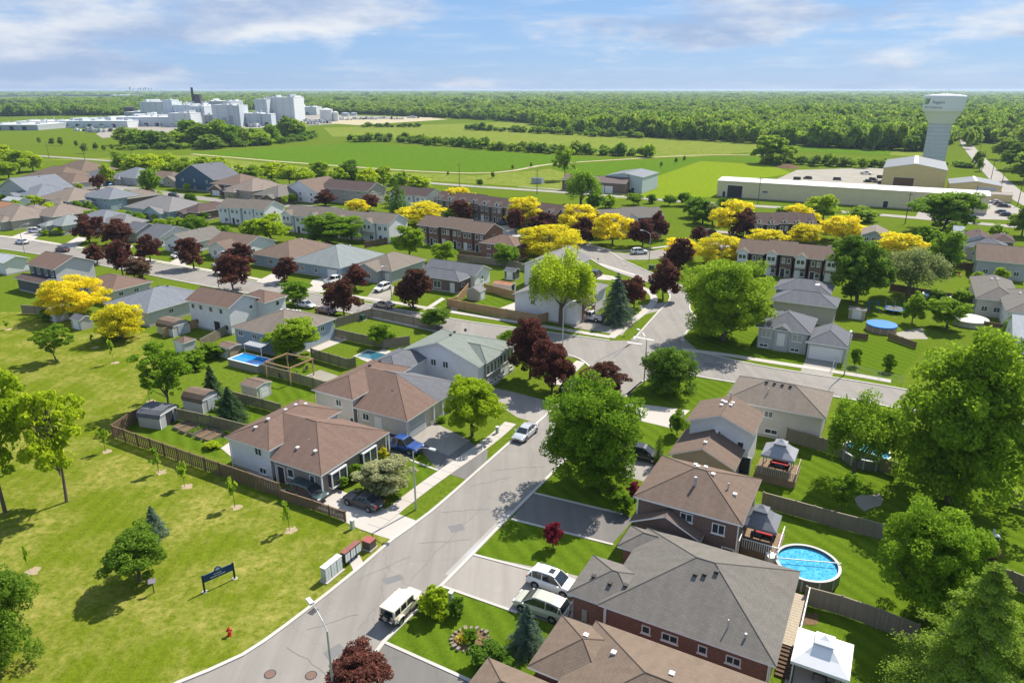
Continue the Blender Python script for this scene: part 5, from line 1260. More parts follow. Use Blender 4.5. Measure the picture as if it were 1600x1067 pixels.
# ------------------------------------------------------------------ forest and hedgerows: uncountable masses, scattered crowns
def scatter_group():
    ng = bpy.data.node_groups.new('scatter_crowns', 'GeometryNodeTree')
    ng.interface.new_socket('Geometry', in_out='INPUT', socket_type='NodeSocketGeometry')
    ng.interface.new_socket('Geometry', in_out='OUTPUT', socket_type='NodeSocketGeometry')
    N, L = ng.nodes, ng.links
    gi, go = N.new('NodeGroupInput'), N.new('NodeGroupOutput')
    ci = N.new('GeometryNodeCollectionInfo'); ci.inputs['Collection'].default_value = CROWNS
    ci.inputs['Separate Children'].default_value = True; ci.inputs['Reset Children'].default_value = True
    ip = N.new('GeometryNodeInstanceOnPoints'); ip.inputs['Pick Instance'].default_value = True
    at = N.new('GeometryNodeInputNamedAttribute'); at.data_type = 'FLOAT_VECTOR'; at.inputs['Name'].default_value = 'scl'
    rv = N.new('FunctionNodeRandomValue'); rv.data_type = 'FLOAT_VECTOR'; rv.inputs[1].default_value = (0, 0, 6.283)
    ri = N.new('FunctionNodeRandomValue'); ri.data_type = 'INT'; ri.inputs[5].default_value = 5
    L.new(gi.outputs[0], ip.inputs['Points']); L.new(ci.outputs[0], ip.inputs['Instance'])
    L.new(ri.outputs[2], ip.inputs['Instance Index'])
    L.new(rv.outputs[0], ip.inputs['Rotation']); L.new(next(q for q in at.outputs if q.enabled and q.name == 'Attribute'), ip.inputs['Scale']); L.new(ip.outputs[0], go.inputs[0])
    return ng
CROWNS = bpy.data.collections.new('forest_crowns')
for i in range(6):
    st = ('dense', 'round', 'oval')[i % 3]
    q, v, tm = make_tree(st, 900 + i, 620, .16)
    q[:, :, 2] = q[:, :, 2] * 1.08 - .04
    lk = ('forest', 'fresh', 'forest', 'deep', 'forest', 'green')[i]
    CROWNS.objects.link(bpy.data.objects.new('forest_crown', quads_mesh('forest_crown', q, v, LEAF[lk])))
NG = scatter_group()
def scatter(name, pts, scl, label, cat='trees'):
    me = bpy.data.meshes.new(name); me.from_pydata([tuple(p) for p in pts], [], [])
    at = me.attributes.new('scl', 'FLOAT_VECTOR', 'POINT'); at.data.foreach_set('vector', np.array(scl, dtype=np.float32).reshape(-1))
    o = bpy.data.objects.new(name, me); COL.objects.link(o)
    md = o.modifiers.new('scatter', 'NODES'); md.node_group = NG
    return tag(o, label, cat, kind='stuff')
rg = np.random.default_rng(4)
def inside(poly, P):
    x, y = P[:, 0], P[:, 1]; c = np.zeros(len(P), bool); j = len(poly) - 1
    for i in range(len(poly)):
        xi, yi = poly[i]; xj, yj = poly[j]
        c ^= ((yi > y) != (yj > y)) & (x < (xj - xi) * (y - yi) / (yj - yi + 1e-12) + xi); j = i
    return c
def patch_noise(P, s):
    return np.sin(P[:, 0] / s + 1.3) * np.sin(P[:, 1] / (s * 1.3) + .4) + .6 * np.sin(P[:, 0] / s * 2.3 + P[:, 1] / s * 1.7) + .4 * np.sin(P[:, 1] / s * 3.1 - P[:, 0] / s * .9)
# edge of the wood in the survey, left to right, then out to the horizon
EDGE = [(-60, 186), (60, 184), (180, 181), (330, 174), (470, 170), (520, 181), (600, 181), (740, 187), (830, 193), (850, 206), (960, 212), (1080, 219), (1200, 226), (1300, 232), (1395, 236), (1450, 238), (1510, 238), (1512, 215), (1530, 222), (1610, 236), (1700, 240)]
def wood(y0, y1, step, hgt, wid, keep=.5):
    xm = y1 * .95
    n = int((2 * xm) * (y1 - y0) / step ** 2)
    P = np.stack([rg.uniform(-xm, xm, n), rg.uniform(y0, y1, n)], 1)
    ok = np.abs(P[:, 0]) < P[:, 1] * .80 + 30
    e = np.array([W(*p) for p in EDGE]); 
    rx, ry = P[:, 0] / P[:, 1], P[:, 1]
    er = e[:, 0] / e[:, 1]
    o_ = np.argsort(er); lim = np.interp(rx, er[o_], e[o_, 1])
    ok &= ry > lim
    ok &= ~((patch_noise(P, 200) > 0.62) & (ry > 1250)) & ~((patch_noise(P, 800) > 0.7) & (ry > 2300))
    # keep clear of the factory and the straight road
    ok &= ~inside([W(-60, 222), W(160, 216), W(560, 196), W(700, 187), W(470, 176), W(180, 181), W(-60, 183)], P)
    ok &= ~((np.abs(rx - (1510 - 800) / FPX / .945) < .008) & (ry < 1100))
    P = P[ok]; n = len(P)
    s = rg.uniform(.5, 1.0, n) ** 1.5 * 1.7
    hp = 1 + .22 * np.clip(patch_noise(P, 55), -1.2, 1.2) + .15 * np.clip(patch_noise(P, 170), -1, 1)
    return np.column_stack([P, np.zeros(n)]), np.column_stack([wid * s, wid * s, hgt * rg.uniform(.7, 1.25, n) * np.sqrt(s) * hp])
for (y0, y1, st, hh, ww, lab) in [(430, 1000, 5.2, 11.5, 7.6, 'near edge of the green woodland beyond the fields'), (1000, 1900, 7.6, 11, 10, 'green woodland stretching behind the fields'), (1900, 4200, 16, 12, 21, 'distant green woodland under the horizon'), (4200, 14000, 60, 14, 80, 'hazy woodland along the horizon')]:
    p, s = wood(y0, y1, st, hh, ww)
    scatter('woodland', p, s, lab, 'woodland')
def hedge(px, hgt, wid, step, lab, rows=2, jit=.5):
    line = smooth_line([W(*p) for p in px], step); pts, sc = [], []
    for p in line:
        for r_ in range(rows):
            pts.append((p.x + rg.normal(0, wid * jit), p.y + rg.normal(0, wid * jit), -.2)); k = rg.uniform(.6, 1.35); sc.append((wid * k, wid * k, hgt * k * rg.uniform(.7, 1.2)))
    return scatter('hedgerow', pts, sc, lab, 'hedgerow')
hedge([(550, 222), (620, 222), (740, 231), (850, 239), (985, 244), (1010, 246)], 6.0, 6.5, 4.0, 'dark shrubby hedgerow across the crop field')
hedge([(735, 203), (850, 209), (960, 214), (1000, 216)], 6.0, 7, 5, 'thin hedgerow in front of the woodland edge')
hedge([(570, 199), (652, 199)], 4.5, 6, 5, 'short hedge strip beside the factory storage yard')
hedge([(1225, 253), (1290, 260), (1380, 262)], 5.5, 6, 4, 'leafy hedge between the gravel yard and green field')
hedge([(1465, 258), (1490, 260), (1512, 262)], 3.5, 5, 4, 'low hedge behind the small tan garage')
hedge([(200, 234), (300, 232), (400, 228), (480, 218)], 4.5, 7, 5, 'undergrowth below the factory tree belt')
hedge([(190, 268), (350, 274), (520, 282), (660, 291)], 3.5, 5, 3.5, 'low undergrowth below the yellow-green tree screen')

# ------------------------------------------------------------------ vehicles
TYRE = plain('tyre_rubber', (0.022, 0.022, 0.023), 0.8)
RIM = plain('wheel_rim', (0.42, 0.43, 0.44), 0.35, 0.7)
CARGLASS = glass_mat('car_glass', (0.018, 0.024, 0.03), 0.05)
LAMPW = plain('headlight_lens', (0.75, 0.76, 0.76), 0.15, var=.03)
LAMPR = plain('taillight_lens', (0.35, 0.02, 0.02), 0.2)
BLACKTRIM = plain('black_plastic', (0.025, 0.025, 0.027), 0.6)
PLATE = plain('number_plate_white', (0.7, 0.72, 0.75), 0.5)
def loft(mb, secs, m=0, caps=True):
    """secs: rings of equal point count"""
    for a, b in zip(secs[:-1], secs[1:]):
        n = len(a)
        for k in range(n): mb.face([a[k], a[(k + 1) % n], b[(k + 1) % n], b[k]], m)
    if caps: mb.face(secs[0][::-1], m); mb.face(secs[-1], m)
def body_ring(x, hw, zb, zt, tum=.9):
    return [(x, -hw * .92, zb), (x, -hw, zb + .12), (x, -hw, zb + (zt - zb) * .62), (x, -hw * tum, zt - .03), (x, -hw * tum * .86, zt), (x, hw * tum * .86, zt), (x, hw * tum, zt - .03), (x, hw, zb + (zt - zb) * .62), (x, hw, zb + .12), (x, hw * .92, zb)]
SHAPES = {  # length stations: x, half width factor, bottom, top;  cabin stations: x, half width, z
 'sedan': dict(hw=.90, body=[(-2.33, .80, .42, .72), (-2.25, .90, .34, .92), (-1.5, .99, .25, .98), (-.8, 1, .22, .95), (.5, 1, .22, .94), (1.1, 1, .22, .92), (1.9, .97, .26, .80), (2.25, .86, .32, .68), (2.36, .72, .40, .60)],
               cab=[(-1.85, .74, .95), (-.95, .64, 1.38), (-.5, .65, 1.45), (.15, .64, 1.43), (.55, .65, 1.36), (1.25, .76, .92)], wheels=(1.42, -1.38, .33), roof=(1, 4)),
 'coupe': dict(hw=.92, body=[(-2.35, .82, .42, .76), (-2.25, .92, .34, .95), (-1.5, 1.0, .25, 1.0), (-.6, .98, .22, .95), (.4, 1, .22, .93), (1.0, 1, .22, .92), (1.9, .98, .26, .84), (2.25, .88, .32, .72), (2.36, .76, .40, .62)],
               cab=[(-1.75, .72, .98), (-.95, .62, 1.28), (-.5, .62, 1.35), (-.1, .62, 1.36), (.2, .63, 1.32), (.95, .76, .92)], wheels=(1.45, -1.38, .34), roof=(1, 4)),
 'suv': dict(hw=.93, body=[(-2.3, .86, .45, 1.0), (-2.2, .95, .38, 1.08), (-1.5, 1, .28, 1.08), (-.5, 1, .26, 1.05), (.6, 1, .26, 1.04), (1.1, 1, .26, 1.03), (1.9, .97, .3, .96), (2.2, .9, .36, .84), (2.32, .78, .44, .72)],
               cab=[(-2.18, .78, 1.06), (-1.85, .70, 1.58), (-1.2, .70, 1.68), (.1, .69, 1.70), (.42, .69, 1.62), (1.18, .80, 1.04)], wheels=(1.38, -1.36, .37), roof=(1, 4)),
 'van': dict(hw=.95, body=[(-2.4, .86, .45, 1.0), (-2.3, .95, .38, 1.08), (-1.5, 1, .28, 1.10), (-.5, 1, .26, 1.06), (.6, 1, .26, 1.03), (1.2, 1, .26, 1.0), (1.95, .97, .3, .92), (2.3, .9, .36, .82), (2.42, .78, .44, .7)],
               cab=[(-2.28, .80, 1.06), (-2.0, .74, 1.62), (-1.2, .73, 1.72), (.3, .72, 1.72), (.65, .72, 1.62), (1.55, .82, 1.0)], wheels=(1.48, -1.42, .36), roof=(1, 4)),
 'pickup': dict(hw=1.0, body=[(-2.9, .94, .5, 1.0), (-2.85, .98, .45, 1.08), (-1.6, 1, .4, 1.1), (-.7, 1, .36, 1.1), (.8, 1, .36, 1.1), (1.3, 1, .38, 1.12), (2.4, .98, .42, 1.06), (2.75, .93, .46, .98), (2.85, .86, .5, .8)],
               cab=[(-.85, .78, 1.1), (-.72, .72, 1.72), (-.4, .72, 1.80), (.5, .72, 1.80), (.8, .72, 1.72), (1.35, .84, 1.1)], wheels=(1.85, -1.75, .42), roof=(1, 4)),
}
def wheel_mesh(r):
    key = ('wheel', r)
    if key not in MESHES:
        m = MB(); n = 16; w = .11
        for k in range(n):
            a, b = 2 * math.pi * k / n, 2 * math.pi * (k + 1) / n
            pa, pb = (math.cos(a) * r, math.sin(a) * r), (math.cos(b) * r, math.sin(b) * r)
            m.face([(pa[0], -w, pa[1]), (pb[0], -w, pb[1]), (pb[0], w, pb[1]), (pa[0], w, pa[1])])
        m.face([(math.cos(2 * math.pi * k / n) * r, -w, math.sin(2 * math.pi * k / n) * r) for k in range(n)])
        m.face([(math.cos(2 * math.pi * k / n) * r, w, math.sin(2 * math.pi * k / n) * r) for k in range(n)][::-1])
        q = MB()
        for sgn in (-1, 1):
            for k in range(5):
                a = 2 * math.pi * k / 5
                ca, sa = math.cos(a), math.sin(a); R = r * .64; t = r * .17
                q.face([(-sa * t, sgn * (w + .012), ca * t), (sa * t, sgn * (w + .012), -ca * t), (ca * R + sa * t, sgn * (w + .012), sa * R - ca * t), (ca * R - sa * t, sgn * (w + .012), sa * R + ca * t)])
            q.face([(math.cos(2 * math.pi * k / 12) * r * .3, sgn * (w + .016), math.sin(2 * math.pi * k / 12) * r * .3) for k in range(12)])
        MESHES[key] = (m.mesh('wheel', TYRE), q.mesh('rim', RIM))
    return MESHES[key]
CARP = {}
def car_parts(kind, paint):
    key = (kind, paint.name)
    if key in CARP: return CARP[key]
    S = SHAPES[kind]; hw = S['hw']; out = []
    b = MB(); loft(b, [body_ring(x, hw * f, zb, zt) for x, f, zb, zt in S['body']])
    out.append(('body', b.mesh('body', paint, smooth=False, merge=True), None))
    c = MB(); r = MB()
    cs = S['cab']
    base_z = [S['body'][2][3]] * len(cs)
    secs = []
    for i, (x, w, z) in enumerate(cs):
        wb = hw * .86
        zlow = min(z, .98 if kind in ('sedan', 'coupe') else 1.04) - .06
        xb = x if i not in (1, len(cs) - 2) else x
        secs.append([(xb, -wb, zlow), (x, -w, z - .05), (x, -w * .82, z), (x, w * .82, z), (x, w, z - .05), (xb, wb, zlow)])
    loft(c, secs); out.append(('cabin_glass', c.mesh('cabin_glass', CARGLASS, merge=True), None))
    i0, i1 = S['roof']
    rs = [[(x, -w - .012, z - .10), (x, -w * .84, z + .018), (x, w * .84, z + .018), (x, w + .012, z - .10)] for x, w, z in cs[i0:i1 + 1]]
    for p, q in zip(rs[:-1], rs[1:]):
        for k in range(3): r.face([p[k], p[k + 1], q[k + 1], q[k]])
    for sg in (-1, 1):   # pillars
        for (xa, wa, za), (xb, wb_, zb_) in ((cs[0], cs[1]), (cs[-1], cs[-2])):
            wlow = hw * .87
            r.tube([(xa, sg * (wlow if za < 1.2 else wa), za - .03), (xb, sg * (wb_ + .004), zb_ - .03)], .045, 5)
        xm = (cs[1][0] + cs[-2][0]) / 2 - .05
        r.tube([(xm, sg * hw * .88, .98), (xm, sg * (cs[2][1] + .004), cs[2][2] - .06)], .05, 5)
        r.tube([(cs[1][0] * .93, sg * hw * .88, .98), (cs[1][0] * .97, sg * (cs[1][1] + .004), cs[1][2] - .04)], .07, 5)
    out.append(('roof', r.mesh('roof', paint), None))
    xf, xr = S['body'][-1][0], S['body'][0][0]
    zf, zr = S['body'][-2][3], S['body'][1][3]
    for sg in (-1, 1):
        out.append(('headlight', MB().box(xf - .22, sg * hw * .68 - .17, zf - .16, xf - .04, sg * hw * .68 + .17, zf - .01, bottom=True).mesh('headlight', LAMPW), None))
        out.append(('taillight', MB().box(xr - .01, sg * hw * .74 - .14, zr - .26, xr + .16, sg * hw * .74 + .14, zr - .06, bottom=True).mesh('taillight', LAMPR), None))
        out.append(('mirror', MB().box(cs[-1][0] - .35, sg * (hw + .09) - .09, .98, cs[-1][0] - .2, sg * (hw + .09) + .09, 1.12, bottom=True).mesh('mirror', paint), None))
    out.append(('grille', MB().box(xf - .06, -hw * .42, .44, xf + .02, hw * .42, zf - .12, bottom=True).mesh('grille', BLACKTRIM), None))
    out.append(('bumper', MB().box(xr - .05, -hw * .8, .36, xr + .1, hw * .8, .52, bottom=True).mesh('bumper', BLACKTRIM), None))
    out.append(('number_plate', MB().box(xr - .07, -.17, .56, xr - .04, .17, .68, bottom=True).mesh('number_plate', PLATE), None))
    if kind == 'pickup':
        out.append(('cargo_bed', MB().box(-2.75, -hw * .8, 1.06, -.95, hw * .8, 1.115).mesh('cargo_bed', BLACKTRIM), None))
        out.append(('bed_rail', MB().box(-2.8, -hw * .9, 1.07, -.9, -hw * .8, 1.2).box(-2.8, hw * .8, 1.07, -.9, hw * .9, 1.2).box(-2.86, -hw * .8, 1.07, -2.75, hw * .8, 1.2).mesh('bed_rail', paint), None))
    if kind == 'suv':
        out.append(('roof_rail', MB().tube([(-1.6, -.62, 1.72), (.0, -.62, 1.76)], .02, 4).tube([(-1.6, .62, 1.72), (.0, .62, 1.76)], .02, 4).mesh('roof_rail', METAL), None))
    CARP[key] = out; return out
def car(kind, paint, u, v, ang, label, cat='car', group=None, z=0.03, sunroof=False, name=None):
    x, y = W(u, v)
    root = empty(name or {'suv': 'parked_suv', 'van': 'parked_minivan', 'pickup': 'pickup_truck'}.get(kind, 'parked_car'), (x, y, z), ang, label, cat, group)
    for n, me, _ in car_parts(kind, paint): link(n, me, root)
    xf, xr, r = SHAPES[kind]['wheels']; hw = SHAPES[kind]['hw']
    wm, rm = wheel_mesh(r)
    for xx in (xf, xr):
        for sg in (-1, 1):
            w_ = link('wheel', wm, root, (xx, sg * (hw - .08), r)); link('rim', rm, w_)
            MB().face([(math.cos(math.pi * k / 8) * (r + .07), 0, math.sin(math.pi * k / 8) * (r + .07)) for k in range(9)]).build('wheel_arch', BLACKTRIM, root, loc=(xx, sg * (hw + .004), r))
    if sunroof: MB().box(-.35, -.32, 1.715, .15, .32, 1.735).build('sunroof', CARGLASS, root)
    return root
DIR_D = ANG + math.pi / 2                       # heading along the main road, away from the camera
P = {k: car_paint('paint_' + k, c, m) for k, (c, m) in dict(white=((0.74, 0.74, 0.73), 0), silver=((0.50, 0.52, 0.55), .4), black=((0.02, 0.02, 0.024), .1), charcoal=((0.07, 0.072, 0.08), .3), blue=((0.008, 0.05, 0.22), .2), sage=((0.50, 0.50, 0.41), .3),
     cream=((0.66, 0.60, 0.47), 0), maroon=((0.09, 0.02, 0.025), .2), tan=((0.36, 0.31, 0.26), .4), red=((0.35, 0.02, 0.02), .1), teal=((0.03, 0.055, 0.06), .3), skyblue=((0.05, 0.25, 0.55), .2)).items()}
car('sedan', P['silver'], 821, 681, DIR_D + math.pi, 'silver-white sedan parked at the kerb on the main road')
car('suv', P['white'], 864, 918, ANG, 'white SUV with sunroof on the grey driveway', 'suv', sunroof=True)
car('van', P['sage'], 846, 955, ANG + math.pi, 'pale green minivan beside the white SUV', 'minivan')
car('coupe', P['charcoal'], 568, 789, ANG + math.pi, 'dark grey coupe on the concrete driveway')
car('van', P['teal'], 481, 777, ANG, 'black-green station wagon beside the driveway fence')
car('pickup', P['blue'], 628, 702, ANG, 'bright blue pickup truck on the shared driveway', 'pickup')
car('suv', P['black'], 1004, 716, ANG + .1, 'black car half hidden behind the huge maple')
car('sedan', P['black'], 890, 608, DIR_D, 'dark car behind the huge maple at the junction')
car('pickup', P['silver'], 921, 500, ANG + math.pi, 'silver pickup on the brick-fronted house driveway', 'pickup')
car('sedan', P['tan'], 600, 480, ANG + math.pi, 'beige sedan on the cross road by crimson maple', )
car('suv', P['white'], 598, 454, DIR_D + math.pi, 'white SUV on the front-gable bungalow driveway', 'suv')
car('pickup', P['white'], 524, 442, DIR_D, 'white pickup on the driveway before white garage door', 'pickup')
car('sedan', P['silver'], 477, 480, ANG, 'silver sedan under the green maple on cross road')
car('sedan', P['maroon'], 510, 490, ANG, 'dark maroon car behind the pale blue house')
car('sedan', P['white'], 35, 381, ANG + math.pi, 'white sedan parked on the cross road near photo edge')
car('sedan', P['maroon'], 98, 393, ANG + math.pi, 'maroon sedan parked on the cross road')
car('suv', P['white'], 56, 364, ANG + .9, 'white SUV on the driveway of grey-green roofed house', 'suv')
car('sedan', P['white'], 281, 402, DIR_D, 'white car on the driveway by crimson maple')
car('sedan', P['silver'], 346, 416, DIR_D, 'silver car by the brown cross-gable bungalow')
car('suv', P['skyblue'], 168, 290, ANG, 'sky blue car in the far left court', 'suv')
car('pickup', P['white'], 217, 302, ANG + .3, 'white pickup beside red truck in the far court', 'pickup')
car('pickup', P['red'], 227, 301, ANG + .3, 'red truck in the far court', 'pickup')
car('suv', P['white'], 999, 397, .12, 'white SUV parked on the junction beside curved lamp', 'suv')
car('van', P['maroon'], 1109, 366, ANG + 1.2, 'dark red van beside the small crimson maple')
car('sedan', P['black'], 786, 352, ANG + .5, 'black car by the brick row court')
car('suv', P['black'], 931, 432, DIR_D, 'black SUV behind the tall pale willow', 'suv')
car('suv', P['black'], 982, 302, ANG, 'black car at the storage building')
car('suv', P['black'], 272, 308, ANG + .2, 'black SUV before the dark blue house', 'suv')
for i, (u, v, pc, lb) in enumerate([(1556, 318, 'white', 'white car at the far end of the parking lot row'), (1562, 321, 'maroon', 'maroon car in the parking lot row'), (1568, 324, 'black', 'black car at the near end of parking lot row'), (1566, 334, 'charcoal', 'dark grey car alone in lower parking lot'), (1573, 338, 'black', 'black car beside dark grey one in lower parking lot'), (1353, 273, 'white', 'white truck on the gravel yard'), (1552, 312, 'charcoal', 'grey car beside the small tan garage')]):
    car('sedan' if i != 5 else 'pickup', P[pc], u, v, ANG, lb, group='cars in the parking lot')
# the boxy cream off-roader
x, y = W(629, 957)
jp = empty('off_road_vehicle', (x, y, .03), DIR_D, 'cream boxy off-road vehicle with rear spare wheel parked on main road', 'jeep')
cp = P['cream']
b = MB(); loft(b, [[(xx, -.78 * f, .55), (xx, -.8 * f, zt - .04), (xx, -.76 * f, zt), (xx, .76 * f, zt), (xx, .8 * f, zt - .04), (xx, .78 * f, .55)] for xx, f, zt in ((-2.0, 1, 1.12), (.72, 1, 1.12), (.78, 1, 1.14), (1.95, .82, 1.08), (2.0, .8, 1.0))]); b.build('body', cp, jp, merge=True)
b = MB(); loft(b, [[(xx + .12 * (xx > 0), -.76, 1.10), (xx, -.72, 1.72), (xx, .72, 1.72), (xx + .12 * (xx > 0), .76, 1.10)] for xx in (-1.98, .62)]); b.build('cabin_glass', CARGLASS, jp)
b = MB().box(-2.02, -.75, 1.70, .15, .75, 1.82, bottom=True).box(.17, -.74, 1.69, .66, .74, 1.775, bottom=True)
for sg in (-1, 1):
    for xx in (-1.95, -1.15, -.32, .62): b.box(xx - .06, sg * .745 - .035, 1.1, xx + .06, sg * .745 + .035, 1.71)
b.box(-2.03, -.74, 1.1, -1.985, -.62, 1.7).box(-2.03, .62, 1.1, -1.985, .74, 1.7)
b.build('hard_top', cp, jp)
wm, rm = wheel_mesh(.42)
for xx in (1.42, -1.3):
    for sg in (-1, 1):
        w_ = link('wheel', wm, jp, (xx, sg * .8, .42)); link('rim', rm, w_)
        b = MB()
        for k in range(5):
            a0, a1 = math.radians(20 + k * 28), math.radians(48 + k * 28)
            b.face([(math.cos(a0) * .56, -.17, math.sin(a0) * .52), (math.cos(a1) * .56, -.17, math.sin(a1) * .52), (math.cos(a1) * .56, .17, math.sin(a1) * .52), (math.cos(a0) * .56, .17, math.sin(a0) * .52)])
        b.build('fender', cp, jp, loc=(xx, sg * .84, .44))
w_ = link('spare_wheel', wm, jp, (-2.16, .05, 1.02), math.pi / 2)
link('rim', rm, w_)
MB().box(-2.15, -.82, .5, -2.0, .82, .68, bottom=True).build('rear_bumper', BLACKTRIM, jp)
MB().box(2.0, -.82, .5, 2.2, .82, .68, bottom=True).build('front_bumper', BLACKTRIM, jp)
MB().box(-2.19, -.62, .72, -2.16, -.3, .86, bottom=True).build('number_plate', PLATE, jp)
for sg in (-1, 1):
    MB().box(-2.04, sg * .7 - .07, .8, -1.99, sg * .7 + .07, 1.02, bottom=True).build('taillight', LAMPR, jp)
    MB().box(1.97, sg * .5 - .1, .78, 2.03, sg * .5 + .1, .98, bottom=True).build('headlight', LAMPW, jp)
    MB().box(-.95, sg * .83 - .04, .45, 1.0, sg * .83 + .04, .52, bottom=True).build('running_board', BLACKTRIM, jp)
    MB().box(.5, sg * .9 - .1, 1.12, .6, sg * .9 + .1, 1.3, bottom=True).build('mirror', BLACKTRIM, jp)

# ------------------------------------------------------------------ fences
FWOOD = {'brown': wood_mat('fence_brown', (0.185, 0.125, 0.082)), 'grey': wood_mat('fence_weathered', (0.25, 0.215, 0.165)), 'tan': wood_mat('fence_new', (0.40, 0.27, 0.14)), 'olive': wood_mat('fence_olive', (0.22, 0.20, 0.13)), 'white': plain('fence_white', (0.7, 0.7, 0.69), .5)}
def fence(px, label, col='brown', h=1.75, board=.15, gap=-.015, single=False, post=2.4, lattice=False, cap=True):
    mat = FWOOD[col]; o = W(*px[0])
    root = empty('board_fence', (o[0], o[1], 0), 0, label, 'fence')
    key = ('post', h, col)
    if key not in MESHES:
        MESHES[key] = MB().box(-.07, -.07, -.05, .07, .07, h + .12).mesh('post', mat)
        MESHES[('board', h, board, col)] = MB().box(-board / 2, -.014, .06, board / 2, .014, h - .03).mesh('board', mat)
    if ('board', h, board, col) not in MESHES: MESHES[('board', h, board, col)] = MB().box(-board / 2, -.014, .06, board / 2, .014, h - .03).mesh('board', mat)
    bm_ = MB(); rm_ = MB(); rf = random.Random(len(label))
    for (a, b) in zip(px[:-1], px[1:]):
        A, B = Vector(W(*a)) - Vector(o), Vector(W(*b)) - Vector(o)
        d = B - A; L = d.length; ang = math.atan2(d.y, d.x)
        n = max(1, round(L / post))
        for i in range(n + 1):
            p = A.lerp(B, i / n); link('post', MESHES[key], root, (p.x, p.y, 0), ang)
        nx, ny = -math.sin(ang), math.cos(ang)
        k = int(L / (board + gap))
        for i in range(k):
            p = A.lerp(B, (i + .5) / k); off = .03 if i % 2 else -.03
            if single: link('board', MESHES[('board', h, board, col)], root, (p.x + nx * off, p.y + ny * off, rf.uniform(-.03, .015)), ang + rf.uniform(-.02, .02))
            else: bm_.obox(p.x + nx * off, p.y + ny * off, .06, board, .028, h - .03 + rf.uniform(-.03, .015), ang)
        for z in (.3, h - .35):
            m_ = (A + B) / 2; rm_.obox(m_.x, m_.y, z, L, .03, z + .09, ang)
        if cap: m_ = (A + B) / 2; rm_.obox(m_.x, m_.y, h, L, .13, h + .035, ang)
    rm_.build('rail', mat, root)
    if bm_.f: tag(bm_.build('boards', mat, root), kind='stuff')
    return root
fence([(178, 684), (300, 728), (438, 777)], 'long brown board fence between the park and white split-level house', 'brown', single=True, board=.15, gap=.03)
fence([(441, 781), (490, 797), (540, 815)], 'low brown slatted fence beside the concrete driveway', 'brown', h=1.2, board=.12)
fence([(178, 683), (205, 664), (243, 645)], 'brown fence turning behind the arched shed', 'brown')
fence([(270, 655), (330, 668), (388, 683)], 'fence behind the raised garden beds', 'olive')
fence([(1190, 792), (1240, 806), (1300, 823), (1378, 844)], 'weathered board fence between two backyards, nearest the dark gazebos', 'grey', h=1.8, single=True)
fence([(1256, 945), (1311, 960), (1369, 981), (1430, 1006)], 'weathered lattice-topped fence behind the round pool', 'grey', h=1.9, single=True)
fence([(1228, 690), (1283, 705), (1320, 718), (1400, 745)], 'dark olive fence behind the upper gazebo deck', 'olive', h=1.8)
fence([(1540, 905), (1575, 918), (1640, 945)], 'weathered fence at the photo edge behind reddish tree', 'grey')
fence([(1578, 790), (1610, 800)], 'short fence piece at photo edge by tallest tree', 'grey')
fence([(714, 478), (699, 480), (840, 506), (868, 500)], 'tan board fence along the cross road around shed yard', 'tan', h=1.8, board=.18, single=True)
fence([(714, 477), (732, 455)], 'tan fence side run beside white house wall', 'tan')
fence([(757, 455), (812, 470)], 'tan inner fence behind the small sheds', 'tan')
fence([(715, 408), (800, 418), (850, 432)], 'brown fence behind the brick bungalow yard', 'grey')
fence([(525, 512), (582, 495), (680, 516)], 'grey-brown fence beside the cross road behind patio yard', 'grey')
fence([(520, 527), (600, 545), (640, 540)], 'grey fence between patio yard and green-roofed house', 'grey')
fence([(487, 560), (545, 577), (556, 574)], 'olive slat fence around the yellowed lawn', 'olive')
fence([(412, 585), (470, 600), (510, 612)], 'olive fence behind the pergola', 'olive', h=1.6)
fence([(366, 628), (412, 640), (440, 648)], 'fence beside the brown-roofed shed', 'olive', h=1.6)
fence([(315, 545), (360, 520)], 'fence behind the white two-storey semi', 'grey')
fence([(36, 490), (75, 492), (76, 475)], 'grey fence around the patio behind golden locust', 'grey')
fence([(256, 528), (310, 512)], 'tan fence beside the gambrel playhouse', 'tan')
fence([(1320, 528), (1355, 532)], 'log-rail fence left of blue-covered pool', 'brown', h=1.2)
fence([(1388, 530), (1430, 545)], 'log-rail fence right of blue-covered pool', 'brown', h=1.2)
fence([(1390, 455), (1430, 462), (1530, 478)], 'dark brown fence behind the white-rimmed pool', 'brown')
fence([(1535, 518), (1578, 526)], 'reddish brown fence at the photo edge', 'brown', h=2.0)
fence([(1470, 418), (1535, 424)], 'dark fence behind the backyard chairs', 'brown')
fence([(570, 388), (610, 380), (640, 384)], 'brown fence at the end of longest townhouse row', 'brown')
fence([(718, 402), (770, 407)], 'brown patio fence behind the brick row', 'brown')
# chain-link fence round the corner lawn
cl = empty('chain_link_fence', (*W(1300, 580), 0), 0, 'thin chain-link fence around the lawn with two bushes', 'fence')
o = Vector(W(1300, 580)); rl = MB()
for a, b in (((1300, 580), (1318, 528)), ((1306, 576), (1410, 600))):
    A, B = Vector(W(*a)) - o, Vector(W(*b)) - o; n = max(2, int((B - A).length / 3))
    for i in range(n + 1):
        p = A.lerp(B, i / n); MB().tube([(p.x, p.y, 0), (p.x, p.y, 1.2)], .03, 5).build('post', METAL, cl)
    rl.tube([(A.x, A.y, 1.18), (B.x, B.y, 1.18)], .02, 4); rl.tube([(A.x, A.y, .1), (B.x, B.y, .1)], .01, 4)
    k = int((B - A).length / .3)
    for i in range(k): p, q = A.lerp(B, i / k), A.lerp(B, min(1, (i + 3) / k)); rl.tube([(p.x, p.y, .1), (q.x, q.y, 1.18)], .006, 3, cap=False); rl.tube([(q.x, q.y, .1), (p.x, p.y, 1.18)], .006, 3, cap=False)
rl.build('mesh_wire', METAL, cl)

